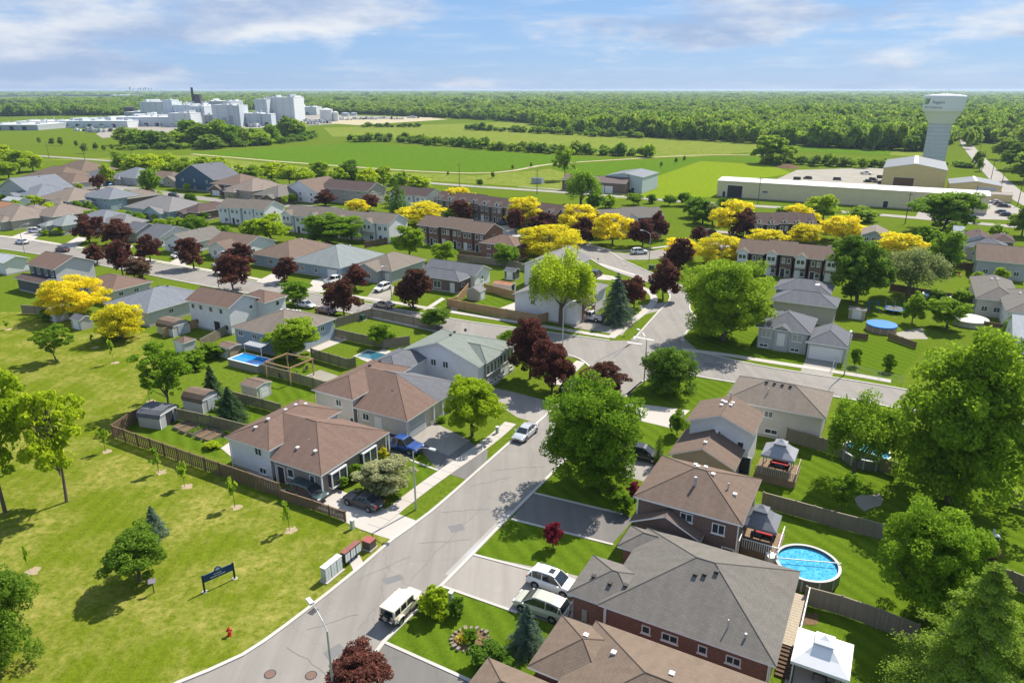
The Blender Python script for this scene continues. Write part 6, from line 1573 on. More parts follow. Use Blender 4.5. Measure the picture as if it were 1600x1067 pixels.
# ------------------------------------------------------------------ sheds and small buildings
def shed(u, v, w, d, h, label, wall='grey', tile='brown', roof='gy', ang=ANG, pitch=.5, dcol='white', dside='near', name='garden_shed'):
    x, y = W(u, v)
    r = empty(name, (x, y, 0), ang, label, 'shed')
    V = roof_and_walls(r, -w / 2, -d / 2, w, d, h, roof, pitch, WALLS[wall], ROOF[tile], .15)
    door(V, dside, .5, min(1.4, w * .5), 1.8, col=dcol)
    return V
shed(402, 618, 3.4, 3.0, 2.1, 'small shed with flat brown roof beside pergola yard', 'cream', 'brown', 'gx', pitch=.2, dside='right')
shed(93, 500, 2.8, 2.6, 2.2, 'pale green shed under the golden locust', 'sage', 'greengrey')
shed(130, 512, 3.2, 2.6, 2.0, 'dark-roofed low shed beside pale green shed', 'grey', 'slate', 'gx')
shed(291, 548, 2.8, 2.6, 2.0, 'small pink-roofed shed by the park bushes', 'sage', 'brown', 'hip')
shed(744, 467, 3.4, 2.8, 2.1, 'grey shed in the tan-fenced yard', 'stone', 'palegrey', dside='right')
shed(788, 456, 4.6, 2.8, 2.0, 'white shed with bright red-orange roof', 'white', 'orange', 'gx', pitch=.2, dside='right', dcol='dark')
shed(800, 436, 3.0, 2.6, 2.2, 'dark shed beside the white two-storey house', 'charcoal', 'slate', 'gx')
shed(1338, 497, 3.2, 2.2, 2.0, 'small wooden pool shed beside the blue-covered pool', 'tan', 'tan', 'gx', pitch=.15)
shed(360, 556, 3.2, 2.6, 2.0, 'tiny brown-roofed lean-to beside pale blue house', 'tan', 'brown', 'gx', pitch=.2)
# gambrel sheds
def gambrel(u, v, w, d, label, wall, tile, ang, dcol='grey', open_front=False, pr=((1, 0), (.96, .45), (.62, .85), (0, 1))):
    x, y = W(u, v); r = empty('gambrel_shed', (x, y, 0), ang, label, 'shed')
    hw, hwall, hr = w / 2, 1.5, 1.3
    prof = [(-a * hw * 1.06, hwall + b * hr) for a, b in pr] + [(a * hw * 1.06, hwall + b * hr) for a, b in pr[:-1][::-1]]
    m = MB()
    for (a, b) in zip(prof[:-1], prof[1:]): m.face([(a[0], -d / 2 - .12, a[1]), (b[0], -d / 2 - .12, b[1]), (b[0], d / 2 + .12, b[1]), (a[0], d / 2 + .12, a[1])], 0, [(0, 0), (0, .6), (d, .6), (d, 0)])
    m.build('roof', ROOF[tile], r)
    m = MB()
    c = [(-hw, -d / 2), (hw, -d / 2), (hw, d / 2), (-hw, d / 2)]
    for i in range(4): m.wallquad(c[i], c[(i + 1) % 4], 0, hwall)
    for yy in (-d / 2, d / 2): m.face([(p[0] * .94, yy, p[1] - .03) for p in prof])
    m.build('wall', WALLS[wall], r)
    for i in range(2): MB().box(-.62 + i * .64, -d / 2 - .05, .08, -.02 + i * .64, -d / 2 - .005, 1.75).build('door', DARKMETAL if open_front else DOORC[dcol], r)  # open front: panels coloured dark for the shade inside the doorway
    e = MB()
    for sgn in (-1, 1): e.box(sgn * hw - .06, -d / 2 - .04, 0, sgn * hw + .06, -d / 2 - .002, 1.6)
    e.box(-hw * .9, -d / 2 - .045, 1.85, hw * .9, -d / 2 - .002, 1.95); e.build('trim', TRIM, r)
    return r
gambrel(316, 637, 3.0, 3.6, 'grey gambrel shed with white-trimmed double doors', 'grey', 'brown', ANG + math.pi / 2 + .1)
gambrel(250, 660, 3.6, 3.4, 'pale arched shed with dark open doorway by the garden beds', 'grey', 'slate', ANG + math.pi / 2 + .25, open_front=True, pr=((1, 0), (.93, .4), (.6, .72), (0, .85)))
gambrel(272, 520, 3.4, 4.4, 'brown gambrel-roofed playhouse with pale ends by park edge', 'sage', 'brown', ANG + math.pi / 2)

# raised garden beds
for i, (u, v, lab) in enumerate([(287, 666, 'raised garden bed nearest the arched shed'), (297, 671, 'second raised garden bed, bare brown soil'), (309, 675, 'raised garden bed full of green plants'), (322, 680, 'fourth raised garden bed along the yard fence'), (334, 684, 'raised garden bed nearest the white house')]):
    x, y = W(u, v); r = empty('garden_bed', (x, y, 0), ANG, lab, 'garden bed', 'raised garden beds')
    for (x0, y0, x1, y1) in ((-.55, -1.25, .55, -1.19), (-.55, 1.19, .55, 1.25), (-.55, -1.188, -.49, 1.188), (.49, -1.188, .55, 1.188)):
        MB().box(x0, y0, 0, x1, y1, .42).build('plank', FWOOD['grey'], r)
    MB().box(-.488, -1.186, .02, .488, 1.186, .34).build('soil', SOIL, r)
    if i == 2:
        q = np.concatenate([leaf_quads(np.column_stack([rg.uniform(-.45, .45, 260), rg.uniform(-1.1, 1.1, 260), rg.uniform(.35, .6, 260)]), unit(rg, 260), .2, rg)])
        tag(link('plants', quads_mesh('plants', q, rg.random(260), LEAF['green']), r), kind='stuff')

# ------------------------------------------------------------------ pools
WATERM, nt_, N_, L_, b_ = newmat('pool_water')
g_ = N_.new('ShaderNodeTexCoord').outputs['Object']
v_ = N_.new('ShaderNodeTexVoronoi'); v_.feature = 'DISTANCE_TO_EDGE'; v_.inputs['Scale'].default_value = 2.6
w_ = N_.new('ShaderNodeTexNoise'); w_.inputs['Scale'].default_value = 1.2; L_.new(g_, w_.inputs['Vector'])
ad = N_.new('ShaderNodeVectorMath'); ad.operation = 'MULTIPLY_ADD'; L_.new(w_.outputs['Color'], ad.inputs[0]); ad.inputs[1].default_value = (1.4, 1.4, 0); L_.new(g_, ad.inputs[2]); L_.new(ad.outputs[0], v_.inputs['Vector'])
k_ = N_.new('ShaderNodeMapRange'); L_.new(v_.outputs['Distance'], k_.inputs[0]); k_.inputs[1].default_value = 0; k_.inputs[2].default_value = .2; k_.inputs[3].default_value = 1; k_.inputs[4].default_value = 0
L_.new(node_mix(N_, L_, k_.outputs[0], (0.03, 0.26, 0.45), (0.10, 0.42, 0.60)), b_.inputs['Base Color'])
b_.inputs['Roughness'].default_value = .06; b_.inputs['Specular IOR Level'].default_value = .6
node_bump(N_, L_, node_noise(N_, L_, g_, 2.5, 3), b_, .12, .05)
COVER = plain('pool_cover_blue', (0.03, 0.18, 0.50), .4, var=.2); COVERG = plain('pool_cover_grey', (0.40, 0.40, 0.36), .6)
POOLW = plain('pool_wall', (0.15, 0.155, 0.14), .5); POOLRIM = plain('pool_rim', (0.36, 0.37, 0.36), .4)
def round_pool(u, v, r, label, water=WATERM, h=1.3, wall=POOLW, rim=POOLRIM, cover=False):
    x, y = W(u, v, h); R = empty('round_pool', (x, y, 0), 0, label, 'pool')
    n = 40; m = MB(); m.cyl(0, 0, 0, h - .02, r, n=n, cap=False); m.cyl(0, 0, .3, h - .02, r - .1, n=n, cap=False); m.build('pool_wall', wall, R, smooth=False)
    m = MB()
    for k in range(n):
        a, b = 2 * math.pi * k / n, 2 * math.pi * (k + 1) / n
        for (r0, r1, z) in ((r - .16, r + .1, h),): m.face([(math.cos(a) * r0, math.sin(a) * r0, z), (math.cos(a) * r1, math.sin(a) * r1, z), (math.cos(b) * r1, math.sin(b) * r1, z), (math.cos(b) * r0, math.sin(b) * r0, z)]); m.face([(math.cos(a) * r1, math.sin(a) * r1, z - .08), (math.cos(b) * r1, math.sin(b) * r1, z - .08), (math.cos(b) * r1, math.sin(b) * r1, z), (math.cos(a) * r1, math.sin(a) * r1, z)])
    m.build('rim', rim, R)
    m = MB(); zz = h - .28 if not cover else h + .02
    m.face([(math.cos(2 * math.pi * k / n) * (r - (.1 if not cover else -.12)), math.sin(2 * math.pi * k / n) * (r - (.1 if not cover else -.12)), zz) for k in range(n)])
    if cover:
        for k in range(n):
            a, b = 2 * math.pi * k / n, 2 * math.pi * (k + 1) / n; q = r + .12
            m.face([(math.cos(a) * q, math.sin(a) * q, zz - .25), (math.cos(b) * q, math.sin(b) * q, zz - .25), (math.cos(b) * q, math.sin(b) * q, zz), (math.cos(a) * q, math.sin(a) * q, zz)])
    m.build('pool_cover' if cover else 'water', water, R)
    for k in range(12):
        a = 2 * math.pi * k / 12; MB().obox(math.cos(a) * (r + .03), math.sin(a) * (r + .03), 0, .1, .16, h - .09, a).build('upright', rim, R)
    return R
pl = round_pool(1262, 878, 2.75, 'round above-ground pool with bright blue water and reel pole')
MB().tube([(-2.9, .5, 1.42), (2.9, -.35, 1.42)], .05, 6).build('cover_reel', METAL, pl)
MB().box(-3.35, .6, 0, -2.6, 1.5, 1.3).box(-3.35, .55, 1.3, -3.27, .63, 2.1).box(-2.7, .55, 1.3, -2.62, .63, 2.1).build('pool_steps', TRIM, pl)
round_pool(1354, 704, 2.6, 'blue round pool half hidden behind the drooping birch')
round_pool(1378, 506, 2.5, 'round pool with flat bright blue cover beside log fence', COVER, 1.3, plain('pool_wood', (0.30, 0.20, 0.15), .6), cover=True)
round_pool(1464, 460, 2.6, 'white-rimmed round pool with blue water near dark fence', wall=TRIM, rim=TRIM, h=1.2)
round_pool(1514, 497, 3.2, 'round pool under a beige-grey cover', COVERG, 1.1, plain('pool_beige', (0.5, 0.47, 0.40), .6), cover=True)
x, y = W(393, 572); r = empty('rectangular_pool', (x, y, 0), ANG, 'rectangular above-ground pool with bright blue water behind park bushes', 'pool')
MB().box(-3.3, -1.7, 0, 3.3, 1.7, 1.15).build('pool_wall', plain('pool_wall_grey', (0.28, 0.25, 0.2), .7), r)
MB().box(-3.1, -1.5, 1.152, 3.1, 1.5, 1.17).build('water', glass_mat('water_blue', (0.01, 0.22, 0.62), .06), r)
b = MB()
for bx in ((-3.35, -1.75, 3.35, -1.52), (-3.35, 1.52, 3.35, 1.75), (-3.35, -1.515, -3.12, 1.515), (3.12, -1.515, 3.35, 1.515)): b.box(bx[0], bx[1], 1.155, bx[2], bx[3], 1.24)
b.build('rim', TRIM, r)
x, y = W(588, 557); r = empty('inground_pool', (x, y, 0), ANG, 'dark in-ground pool with pale coping beside green-roofed house', 'pool')
MB().box(-3.4, -1.9, 0, 3.4, 1.9, .06).build('coping', CONCRETE, r); MB().box(-3.0, -1.5, .062, 3.0, 1.5, .07).build('water', glass_mat('water_dark', (0.03, 0.12, 0.17), .05), r)

# ------------------------------------------------------------------ gazebos, decks, pergola
def gazebo(u, v, w, d, label, roofc, frame, deck=None, deck_h=.0, h=2.25, ang=ANG, rail=None, sofa=(0.5, 0.03, 0.03)):
    x, y = W(u, v, deck_h); R = empty('gazebo', (x, y, 0), ang, label, 'gazebo')
    z0 = deck_h
    for sx in (-1, 1):
        for sy in (-1, 1): MB().box(-.05, -.05, 0, .05, .05, h + .05).build('post', frame, R, loc=(sx * (w / 2 - .15), sy * (d / 2 - .15), z0))
    def canopy(hw, hd, z, tw, td, rise, drop):
        m = MB(); c = [(-hw, -hd), (hw, -hd), (hw, hd), (-hw, hd)]; t = [(-tw, -td), (tw, -td), (tw, td), (-tw, td)]
        for i in range(4):
            a, b, p, q = c[i], c[(i + 1) % 4], t[(i + 1) % 4], t[i]
            # slightly sagging fabric: one middle row
            am, bm2 = [((a[0] + q[0]) / 2, (a[1] + q[1]) / 2), ((b[0] + p[0]) / 2, (b[1] + p[1]) / 2)]
            zm = z + rise * .43
            m.face([(*a, z), (*b, z), (*bm2, zm), (*am, zm)]); m.face([(*am, zm), (*bm2, zm), (*p, z + rise), (*q, z + rise)])
            if drop: m.face([(*a, z - drop), (*b, z - drop), (*b, z), (*a, z)])
        m.face([(*q, z + rise) for q in t])
        return m
    canopy(w / 2 + .15, d / 2 + .15, z0 + h, .45, .45, 1.15, .24).build('canopy', roofc, R)
    canopy(.68, .68, z0 + h + 1.2, .03, .03, .45, .06).build('canopy_vent', roofc, R)
    if deck is not None:
        D = MB(); k = int((d + 1.2) / .15)
        for i in range(k): D.box(-w / 2 - .6, -d / 2 - .6 + i * .15, z0 - .06, w / 2 + .6, -d / 2 - .6 + i * .15 + .135, z0 - .02)
        tag(D.build('deck_boards', deck, R), kind='stuff')
        MB().box(-w / 2 - .55, -d / 2 - .55, 0, w / 2 + .55, d / 2 + .55, z0 - .07).build('deck_skirt', deck, R)
    if rail is not None:
        m = MB(); yy = -d / 2 - .5
        m.box(-w / 2 - .5, yy - .04, z0 + .9, w / 2 + .5, yy + .04, z0 + .97); m.box(w / 2 + .46, yy, z0 + .9, w / 2 + .54, d / 2 + .5, z0 + .97)
        k = int((w + 1) / .2)
        for i in range(k + 1): m.box(-w / 2 - .5 + i * .2 - .03, yy - .03, z0, -w / 2 - .5 + i * .2 + .03, yy + .03, z0 + .9)
        for i in range(int((d + 1) / .2) + 1): m.box(w / 2 + .47, yy + i * .2 - .03, z0, w / 2 + .53, yy + i * .2 + .03, z0 + .9)
        m.build('railing', rail, R)
    return R
CANW = plain('canvas_white', (0.72, 0.72, 0.72), .7, var=.05); CANG = plain('canvas_grey', (0.16, 0.17, 0.19), .7, var=.1); CANL = plain('canvas_light_grey', (0.26, 0.27, 0.30), .7, var=.1)
DECKW = wood_mat('deck_wood', (0.24, 0.17, 0.11)); DECKP = wood_mat('deck_pale', (0.42, 0.36, 0.28))
g1 = gazebo(1279, 1056, 3.7, 3.7, 'white canopy gazebo with open sides on corner patio', CANW, DARKMETAL, None, 0)
g2 = gazebo(1215, 733, 3.3, 3.0, 'grey canopy gazebo on upper deck beside white house', CANL, METAL, DECKW, .9, rail=DECKP)
g3 = gazebo(1184, 842, 3.2, 3.0, 'dark grey canopy gazebo with white railing by brick house', CANG, DARKMETAL, DECKW, .7, rail=TRIM)
def sofa(G, x, y, z, L, col, label, rz=0.0):
    loc = G.matrix_world if False else None
    ca, sa = math.cos(G.rotation_euler.z), math.sin(G.rotation_euler.z)
    px, py = G.location.x + x * ca - y * sa, G.location.y + x * sa + y * ca
    R = empty('patio_sofa', (px, py, z), G.rotation_euler.z + rz, label, 'sofa')
    MB().box(-L / 2, -.4, .05, L / 2, .4, .3, bottom=True).build('frame', BLACKTRIM, R)
    MB().box(-L / 2 + .1, -.36, .302, L / 2 - .1, .22, .44).build('seat', col, R)
    MB().box(-L / 2 + .1, .23, .302, L / 2 - .1, .4, .82).build('backrest', col, R)
    for s_ in (-1, 1): MB().box(s_ * L / 2 - .09, -.4, .302, s_ * L / 2 + .09, .4, .62).build('armrest', BLACKTRIM, R)
REDC = plain('cushion_red', (0.36, 0.02, 0.025), .8); BEIGEC = plain('cushion_beige', (0.36, 0.31, 0.25), .8)
sofa(g2, .1, .9, .9, 2.0, REDC, 'red-cushioned sofa under the upper grey gazebo')
sofa(g3, .5, .9, .7, 1.9, REDC, 'red-cushioned sofa under the dark gazebo with railing')
sofa(g1, -.6, .9, .02, 1.8, BEIGEC, 'beige patio sofa under the white canopy')
sofa(g1, .9, -.2, .02, 1.6, BEIGEC, 'beige patio sofa facing sideways under white canopy', -math.pi / 2)
def patio_table(G, x, y, z, lab):
    ca, sa = math.cos(G.rotation_euler.z), math.sin(G.rotation_euler.z)
    R = empty('patio_table', (G.location.x + x * ca - y * sa, G.location.y + x * sa + y * ca, z), G.rotation_euler.z, lab, 'table')
    MB().box(-.5, -.35, .62, .5, .35, .68, bottom=True).build('table_top', DARKMETAL, R)
    for sx in (-1, 1):
        for sy in (-1, 1): MB().box(-.03, -.03, 0, .03, .03, .62).build('leg', DARKMETAL, R, loc=(sx * .45, sy * .3, 0))
patio_table(g1, .1, -.3, .02, 'dark patio table under the white canopy'); patio_table(g2, .2, -.2, .9, 'dark patio table on the upper gazebo deck'); patio_table(g3, -.2, -.2, .7, 'dark patio table under the dark gazebo')
# rear deck and stair of the large brick bungalow (part of that house)
a = W4.V[0]; sx = a.x0 + a.w - .3
m = MB()
for i in range(20): m.box(sx, a.y0 + 5.2 + i * .34, 1.0, sx + 1.25, a.y0 + 5.2 + i * .34 + .31, 1.05)
m.build('deck', DECKP, W4.root)
m = MB()
for i in range(8): m.box(sx + .1, a.y0 + 5.0 - i * .34, .9 - i * .11, sx + 1.15, a.y0 + 5.32 - i * .34, .95 - i * .11, bottom=True)
m.build('stair', wood_mat('stair_brown', (0.12, 0.075, 0.05)), W4.root)
m = MB().box(sx + 1.2, a.y0 + 2.4, 1.9, sx + 1.28, a.y0 + 12, 2.0, bottom=True)
for i in range(12): m.box(sx + 1.21, a.y0 + 2.4 + i * .85, 0, sx + 1.27, a.y0 + 2.46 + i * .85, 1.9)
m.build('railing', TRIM, W4.root)
# pergola over the stone seating circle
x, y = W(452, 590); pg = empty('pergola', (x, y, 0), ANG, 'open timber pergola frame around stone seating circle', 'pergola')
TIM = wood_mat('pergola_timber', (0.42, 0.27, 0.15))
for (px, py) in ((-2.8, -1.8), (2.4, -2.0), (2.6, 2.6), (-2.6, 2.4)): MB().box(-.08, -.08, 0, .08, .08, 2.6).build('post', TIM, pg, loc=(px, py, 0))
for (p, q) in (((-2.9, -1.8), (2.6, -2.0)), ((2.4, -2.1), (2.6, 2.8)), ((2.8, 2.6), (-2.8, 2.4)), ((-2.8, -1.9), (-2.6, 2.5))):
    ang = math.atan2(q[1] - p[1], q[0] - p[0]); MB().obox((p[0] + q[0]) / 2, (p[1] + q[1]) / 2, 2.6, math.dist(p, q), .12, 2.8, ang).build('beam', TIM, pg)
def chair(u, v, rz, lab, col=DARKMETAL, z=0.03):
    x, y = W(u, v); R = empty('garden_chair', (x, y, z), rz, lab, 'chair', 'garden chairs')
    MB().box(-.28, -.28, .36, .28, .28, .42, bottom=True).build('seat', col, R); MB().box(-.28, .24, .42, .28, .3, .95).build('backrest', col, R)
    for sx in (-1, 1):
        for sy in (-1, 1): MB().box(-.025, -.025, 0, .025, .025, .36).build('leg', col, R, loc=(sx * .25, sy * .25, 0))
for i, (u, v, rz) in enumerate([(448, 583, .5), (462, 590, -1), (478, 580, -2), (440, 592, 1.5)]): chair(u, v, rz, ['rear', 'front', 'side', 'park-side'][i] + ' garden chair on the seating circle under the pergola')
chair(1500, 432, .4, 'red garden chair on the far backyard lawn', plain('chair_red', (.4, .06, .05), .6)); chair(1556, 842, 1.2, 'white lounge chair at photo edge lawn', TRIM)
# carport canopy beside the rectangular pool
x, y = W(408, 557); cn = empty('patio_canopy', (x, y, 0), ANG, 'grey corrugated patio canopy over dark seating beside pool', 'canopy')
MB().face([(-2, -1.6, 2.4), (2, -1.6, 2.4), (2, 1.6, 2.7), (-2, 1.6, 2.7)]).box(-2, -1.62, 2.28, 2, -1.56, 2.39).build('canopy', ROOF['light'], cn)
for px, py in ((-1.9, -1.5), (1.9, -1.5), (-1.9, 1.5), (1.9, 1.5)): MB().box(-.05, -.05, 0, .05, .05, 2.38 if py < 0 else 2.6).build('post', TRIM, cn, loc=(px, py, 0))
# trampoline, swing, playhouse
x, y = W(1396, 488); tr = empty('trampoline', (x, y, 0), 0, 'blue-ringed trampoline with net posts under the tall dark maple', 'trampoline')
m = MB(); m.cyl(0, 0, .78, .84, 1.9, n=24); m.build('frame_pad', COVER, tr); MB().cyl(0, 0, .842, .85, 1.55, n=24).build('mat', BLACKTRIM, tr)
for k in range(6):
    a = 2 * math.pi * k / 6; MB().tube([(math.cos(a) * 1.85, math.sin(a) * 1.85, 0), (math.cos(a) * 1.9, math.sin(a) * 1.9, 2.6)], .03, 5).build('post', METAL, tr)
x, y = W(1362, 486); sw = empty('swing_set', (x, y, 0), .3, 'blue swing set left of the trampoline', 'swing set')
for sx in (-1.2, 1.2):
    for sy in (-.7, .7): MB().tube([(sx, sy, 0), (sx, 0, 2.0)], .04, 5).build('leg', COVER, sw)
MB().tube([(-1.3, 0, 2.0), (1.3, 0, 2.0)], .04, 5).build('top_bar', COVER, sw)
for sx in (-.5, .5): MB().tube([(sx - .2, 0, 2), (sx - .2, 0, .5), (sx + .2, 0, .5), (sx + .2, 0, 2)], .015, 4).build('swing_seat', BLACKTRIM, sw)
# stone-edged flower bed
fx, fy = W(735, 1000)
fb = empty('flower_bed', (fx, fy, 0), 0, 'stone-edged flower bed with yellow flowers on the bottom lawn', 'flower bed')
MB().face([(math.cos(2 * math.pi * k / 18) * 1.5, math.sin(2 * math.pi * k / 18) * 1.25, .03) for k in range(18)]).build('soil', SOIL, fb)
ST = paving_mat('rockery_stone', (0.22, 0.18, 0.145), crack=0)
for k in range(20):
    a = 2 * math.pi * k / 20; s_ = RT.uniform(.07, .2)
    MB().obox(math.cos(a) * 1.55, math.sin(a) * 1.3, 0, s_ * 2, s_ * 1.5, s_ * 1.3, a + RT.uniform(-.3, .3)).build('stone', ST, fb)
n = 240; q = leaf_quads(np.column_stack([rg.normal(-.4, .4, n), rg.normal(.1, .35, n), rg.uniform(.1, .5, n)]), unit(rg, n), .17, rg)
tag(link('flowers', quads_mesh('flowers', q, rg.random(n), LEAF['gold']), fb), kind='stuff')

# ------------------------------------------------------------------ street furniture
def lamp(u, v, h, arm_ang, label, arm=2.2, conc=False):
    x, y = W(u, v); R = empty('street_lamp', (x, y, 0), arm_ang, label, 'street lamp', 'street lamps')
    mt = METAL
    MB().tube([(0, 0, 0), (0, 0, h * .5), (0, 0, h)], [.11, .09, .065], 8).build('pole', mt, R)
    MB().tube([(0, 0, h - .05), (arm * .25, 0, h + .45), (arm * .6, 0, h + .8), (arm, 0, h + .9)], [.05, .045, .04, .035], 6).build('arm', mt, R)
    MB().box(arm - .1, -.16, h + .82, arm + .62, .16, h + .98, bottom=True).build('lamp_head', plain('lamp_head', (0.55, 0.56, 0.57), .4), R)
    return R
lamp(525, 1116, 7.4, math.radians(130), 'street lamp leaning over the main road at the bottom edge')
lamp(650, 796, 6.9, ANG, 'street lamp on the grass verge before the brown-roofed house')
lamp(1319, 586, 7.0, ANG - math.pi / 2, 'street lamp beside the grey bungalow driveway')
lamp(1006, 600, 7.0, ANG + math.radians(140), 'street lamp by the dark round maple at the junction')
lamp(879, 543, 7.0, ANG + math.pi / 2 - .4, 'street lamp in front of the tall pale willow')
lamp(1014, 410, 7.2, ANG + math.pi, 'curved street lamp on the junction island')
lamp(39, 397, 7.0, ANG + math.pi / 2, 'street lamp beside the white sedan near photo edge')
lamp(342, 450, 7.0, ANG + math.pi / 2, 'street lamp beside the white two-storey semi')
lamp(612, 470, 7.0, ANG - math.pi / 2, 'street lamp at the white SUV driveway')
lamp(412, 318, 7.0, ANG, 'street lamp before the grey brick house')
def upole(u, v, h, lab):
    x, y = W(u, v); R = empty('utility_pole', (x, y, 0), ANG, lab, 'utility pole', 'utility poles')
    MB().tube([(0, 0, 0), (0, 0, h)], [.16, .1], 7).build('pole', BARK, R); MB().box(-1.1, -.06, h - .9, 1.1, .06, h - .78, bottom=True).build('crossarm', BARK, R)
    for sx in (-.9, -.3, .9): MB().cyl(sx, 0, h - .78, h - .6, .05, n=6).build('insulator', TRIM, R)
for i, (u, v) in enumerate([(77, 248), (133, 252), (208, 256), (718, 291), (839, 304), (980, 313), (1184, 319), (1414, 350), (1518, 336), (1548, 282), (1563, 298), (1534, 266), (1527, 254), (1590, 321)]):
    upole(u, v, 10.5, ['pole leftmost on the far road', 'second pole on the far road from photo edge', 'third pole on the far road behind lime screen', 'pole above the dormered townhouses', 'pole beside the tall thin tree', 'pole beside the storage building', 'pole at the left end of long shed', 'tall pole in front of long shed near big tree', 'pole by the small tan garage', 'third roadside pole past water tower', 'fourth roadside pole past water tower', 'second roadside pole past water tower', 'first roadside pole past water tower', 'fifth roadside pole nearest the parking lot'][i].replace('pole', 'wooden utility pole', 1))
# community mailboxes
MB_AL, MB_W = plain('mailbox_grey', (0.45, 0.48, 0.47), .4, .3), plain('mailbox_door', (0.62, 0.68, 0.66), .4)
def mailbox(u, v, n, rz, lab, top, body, legs):
    x, y = W(u, v); R = empty('community_mailbox', (x, y, 0), rz, lab, 'mailbox')
    z0 = .5 if legs else .12
    for i in range(n):
        yy = i * .76
        c = MB().box(-.28, yy, z0, .28, yy + .72, 1.5, bottom=True).build('cabinet', body, R)
        MB().box(-.31, yy - .01, 1.502, .31, yy + .73, 1.58, bottom=True).build('top', top, R)
        for j in range(2):
            for k in range(4): MB().box(.282, yy + .05 + j * .33, z0 + .08 + k * (1.34 - z0) / 4, .30, yy + .34 + j * .33, z0 + .05 + (k + 1) * (1.34 - z0) / 4, bottom=True).build('letterbox_door', MB_W, c)
        if legs: MB().box(-.06, yy + .28, 0, .06, yy + .42, z0).build('leg', DARKMETAL, R)
    if not legs: MB().box(-.4, -.1, 0, .5, n * .76 + .05, .118).build('plinth', CONCRETE, R)
mailbox(506, 910, 3, DIR_D - math.pi / 2, 'white three-cabinet community mailbox on concrete plinth by kerb', TRIM, MB_AL, False)
mailbox(537, 886, 3, DIR_D - math.pi / 2, 'brown-topped community mailbox on legs next to white one', plain('mailbox_brown', (0.22, 0.09, 0.07), .5), DARKMETAL, True)
x, y = W(556, 868); R = empty('post_drop_box', (x, y, 0), ANG, 'slim box with white cap at the end of the mailboxes', 'letter box')
MB().box(-.2, -.2, 0, .2, .2, 1.25).build('body', DARKMETAL, R); MB().box(-.26, -.26, 1.252, .26, .26, 1.36, bottom=True).build('cap', TRIM, R)
x, y = W(577, 856); R = empty('transformer_box', (x, y, 0), ANG, 'dark utility box with rusty red top by the mailboxes', 'utility box')
MB().box(-.6, -.55, .0, .6, .55, .12).build('pad', CONCRETE, R); MB().box(-.5, -.45, .122, .5, .45, .95).build('cabinet', plain('cabinet_brown', (.10, .08, .07), .6), R); MB().box(-.54, -.49, .952, .54, .49, 1.03, bottom=True).build('lid', plain('rusty_red', (.28, .08, .07), .7, var=.3), R)
def pedestal(u, v, lab, h=1.0):
    x, y = W(u, v); R = empty('utility_pedestal', (x, y, 0), ANG, lab, 'utility box')
    MB().box(-.16, -.16, 0, .16, .16, h).build('body', plain('pedestal_green', (.36, .42, .38), .6), R); MB().box(-.19, -.19, h + .002, .19, .19, h + .1, bottom=True).build('cap', TRIM, R)
pedestal(551, 826, 'pale utility pedestal at the driveway fence end'); pedestal(705, 942, 'pale utility pedestal beside the clipped cone shrub', 1.1); pedestal(777, 677, 'small grey utility pedestal on verge near silver sedan', .9)
def green_box(u, v, lab):
    x, y = W(u, v); R = empty('transformer_box', (x, y, 0), ANG, lab, 'utility box')
    MB().box(-.6, -.5, .1, .6, .5, 1.1).build('cabinet', plain('cabinet_green', (.03, .07, .05), .6), R); MB().box(-.7, -.6, 0, .7, .6, .098).build('pad', CONCRETE, R)
green_box(566, 500, 'dark green utility box beside the cross road fence'); green_box(1018, 421, 'dark green utility box on the junction island')
# hydrant
x, y = W(359, 992); R = empty('fire_hydrant', (x, y, 0), .3, 'red fire hydrant on the park grass near road', 'hydrant')
HR = plain('hydrant_red', (.45, .035, .025), .45)
MB().cyl(0, 0, 0, .08, .2, n=12).cyl(0, 0, .08, .62, .13, n=12).build('barrel', HR, R); MB().cyl(0, 0, .62, .78, .16, .05, n=12).cyl(0, 0, .78, .86, .035, n=6).build('bonnet', HR, R)
for sg in (-1, 1): MB().tube([(0, 0, .48), (sg * .24, 0, .48)], .07, 8).build('nozzle', HR, R)
MB().tube([(0, 0, .44), (0, -.24, .44)], .09, 8).build('nozzle', HR, R)
# park sign
sa, sb = Vector(W(320, 924.5)), Vector(W(367, 903.5)); d = sb - sa; L = d.length
NAVY = plain('sign_navy', (.006, .045, .13), .4, var=.08); SGN = plain('sign_text_white', (.75, .76, .78), .5)
R = empty('park_sign', (sa.x, sa.y, 0), math.atan2(d.y, d.x), 'dark blue park name sign with crest on two posts', 'sign')
for px in (0, L):
    MB().box(px - .07, -.07, 0, px + .07, .07, 1.72).build('post', plain('sign_post', (.012, .02, .035), .5), R); MB().cyl(px, 0, 0, .05, .25, n=12).build('footing', CONCRETE, R)
MB().box(.072, -.04, .95, L - .072, .04, 1.66, bottom=True).build('panel', NAVY, R)
MB().tube([(L / 2, -.03, 1.72), (L / 2, .03, 1.72)], .3, 16).build('crest', NAVY, R)
MB().tube([(L / 2, -.036, 1.74), (L / 2, -.032, 1.74)], .2, 14).build('crest_emblem', plain('emblem', (.35, .45, .6), .5), R)
def text_mesh(name, body, size, mat, shear=0.0):
    c = bpy.data.curves.new(name, 'FONT'); c.body = body; c.size = size; c.align_x = 'CENTER'; c.align_y = 'CENTER'; c.shear = shear
    o = bpy.data.objects.new(name, c); COL.objects.link(o)
    bpy.context.view_layer.update()
    me = bpy.data.meshes.new_from_object(o.evaluated_get(bpy.context.evaluated_depsgraph_get()))
    bpy.data.objects.remove(o); me.materials.clear(); me.materials.append(mat); return me
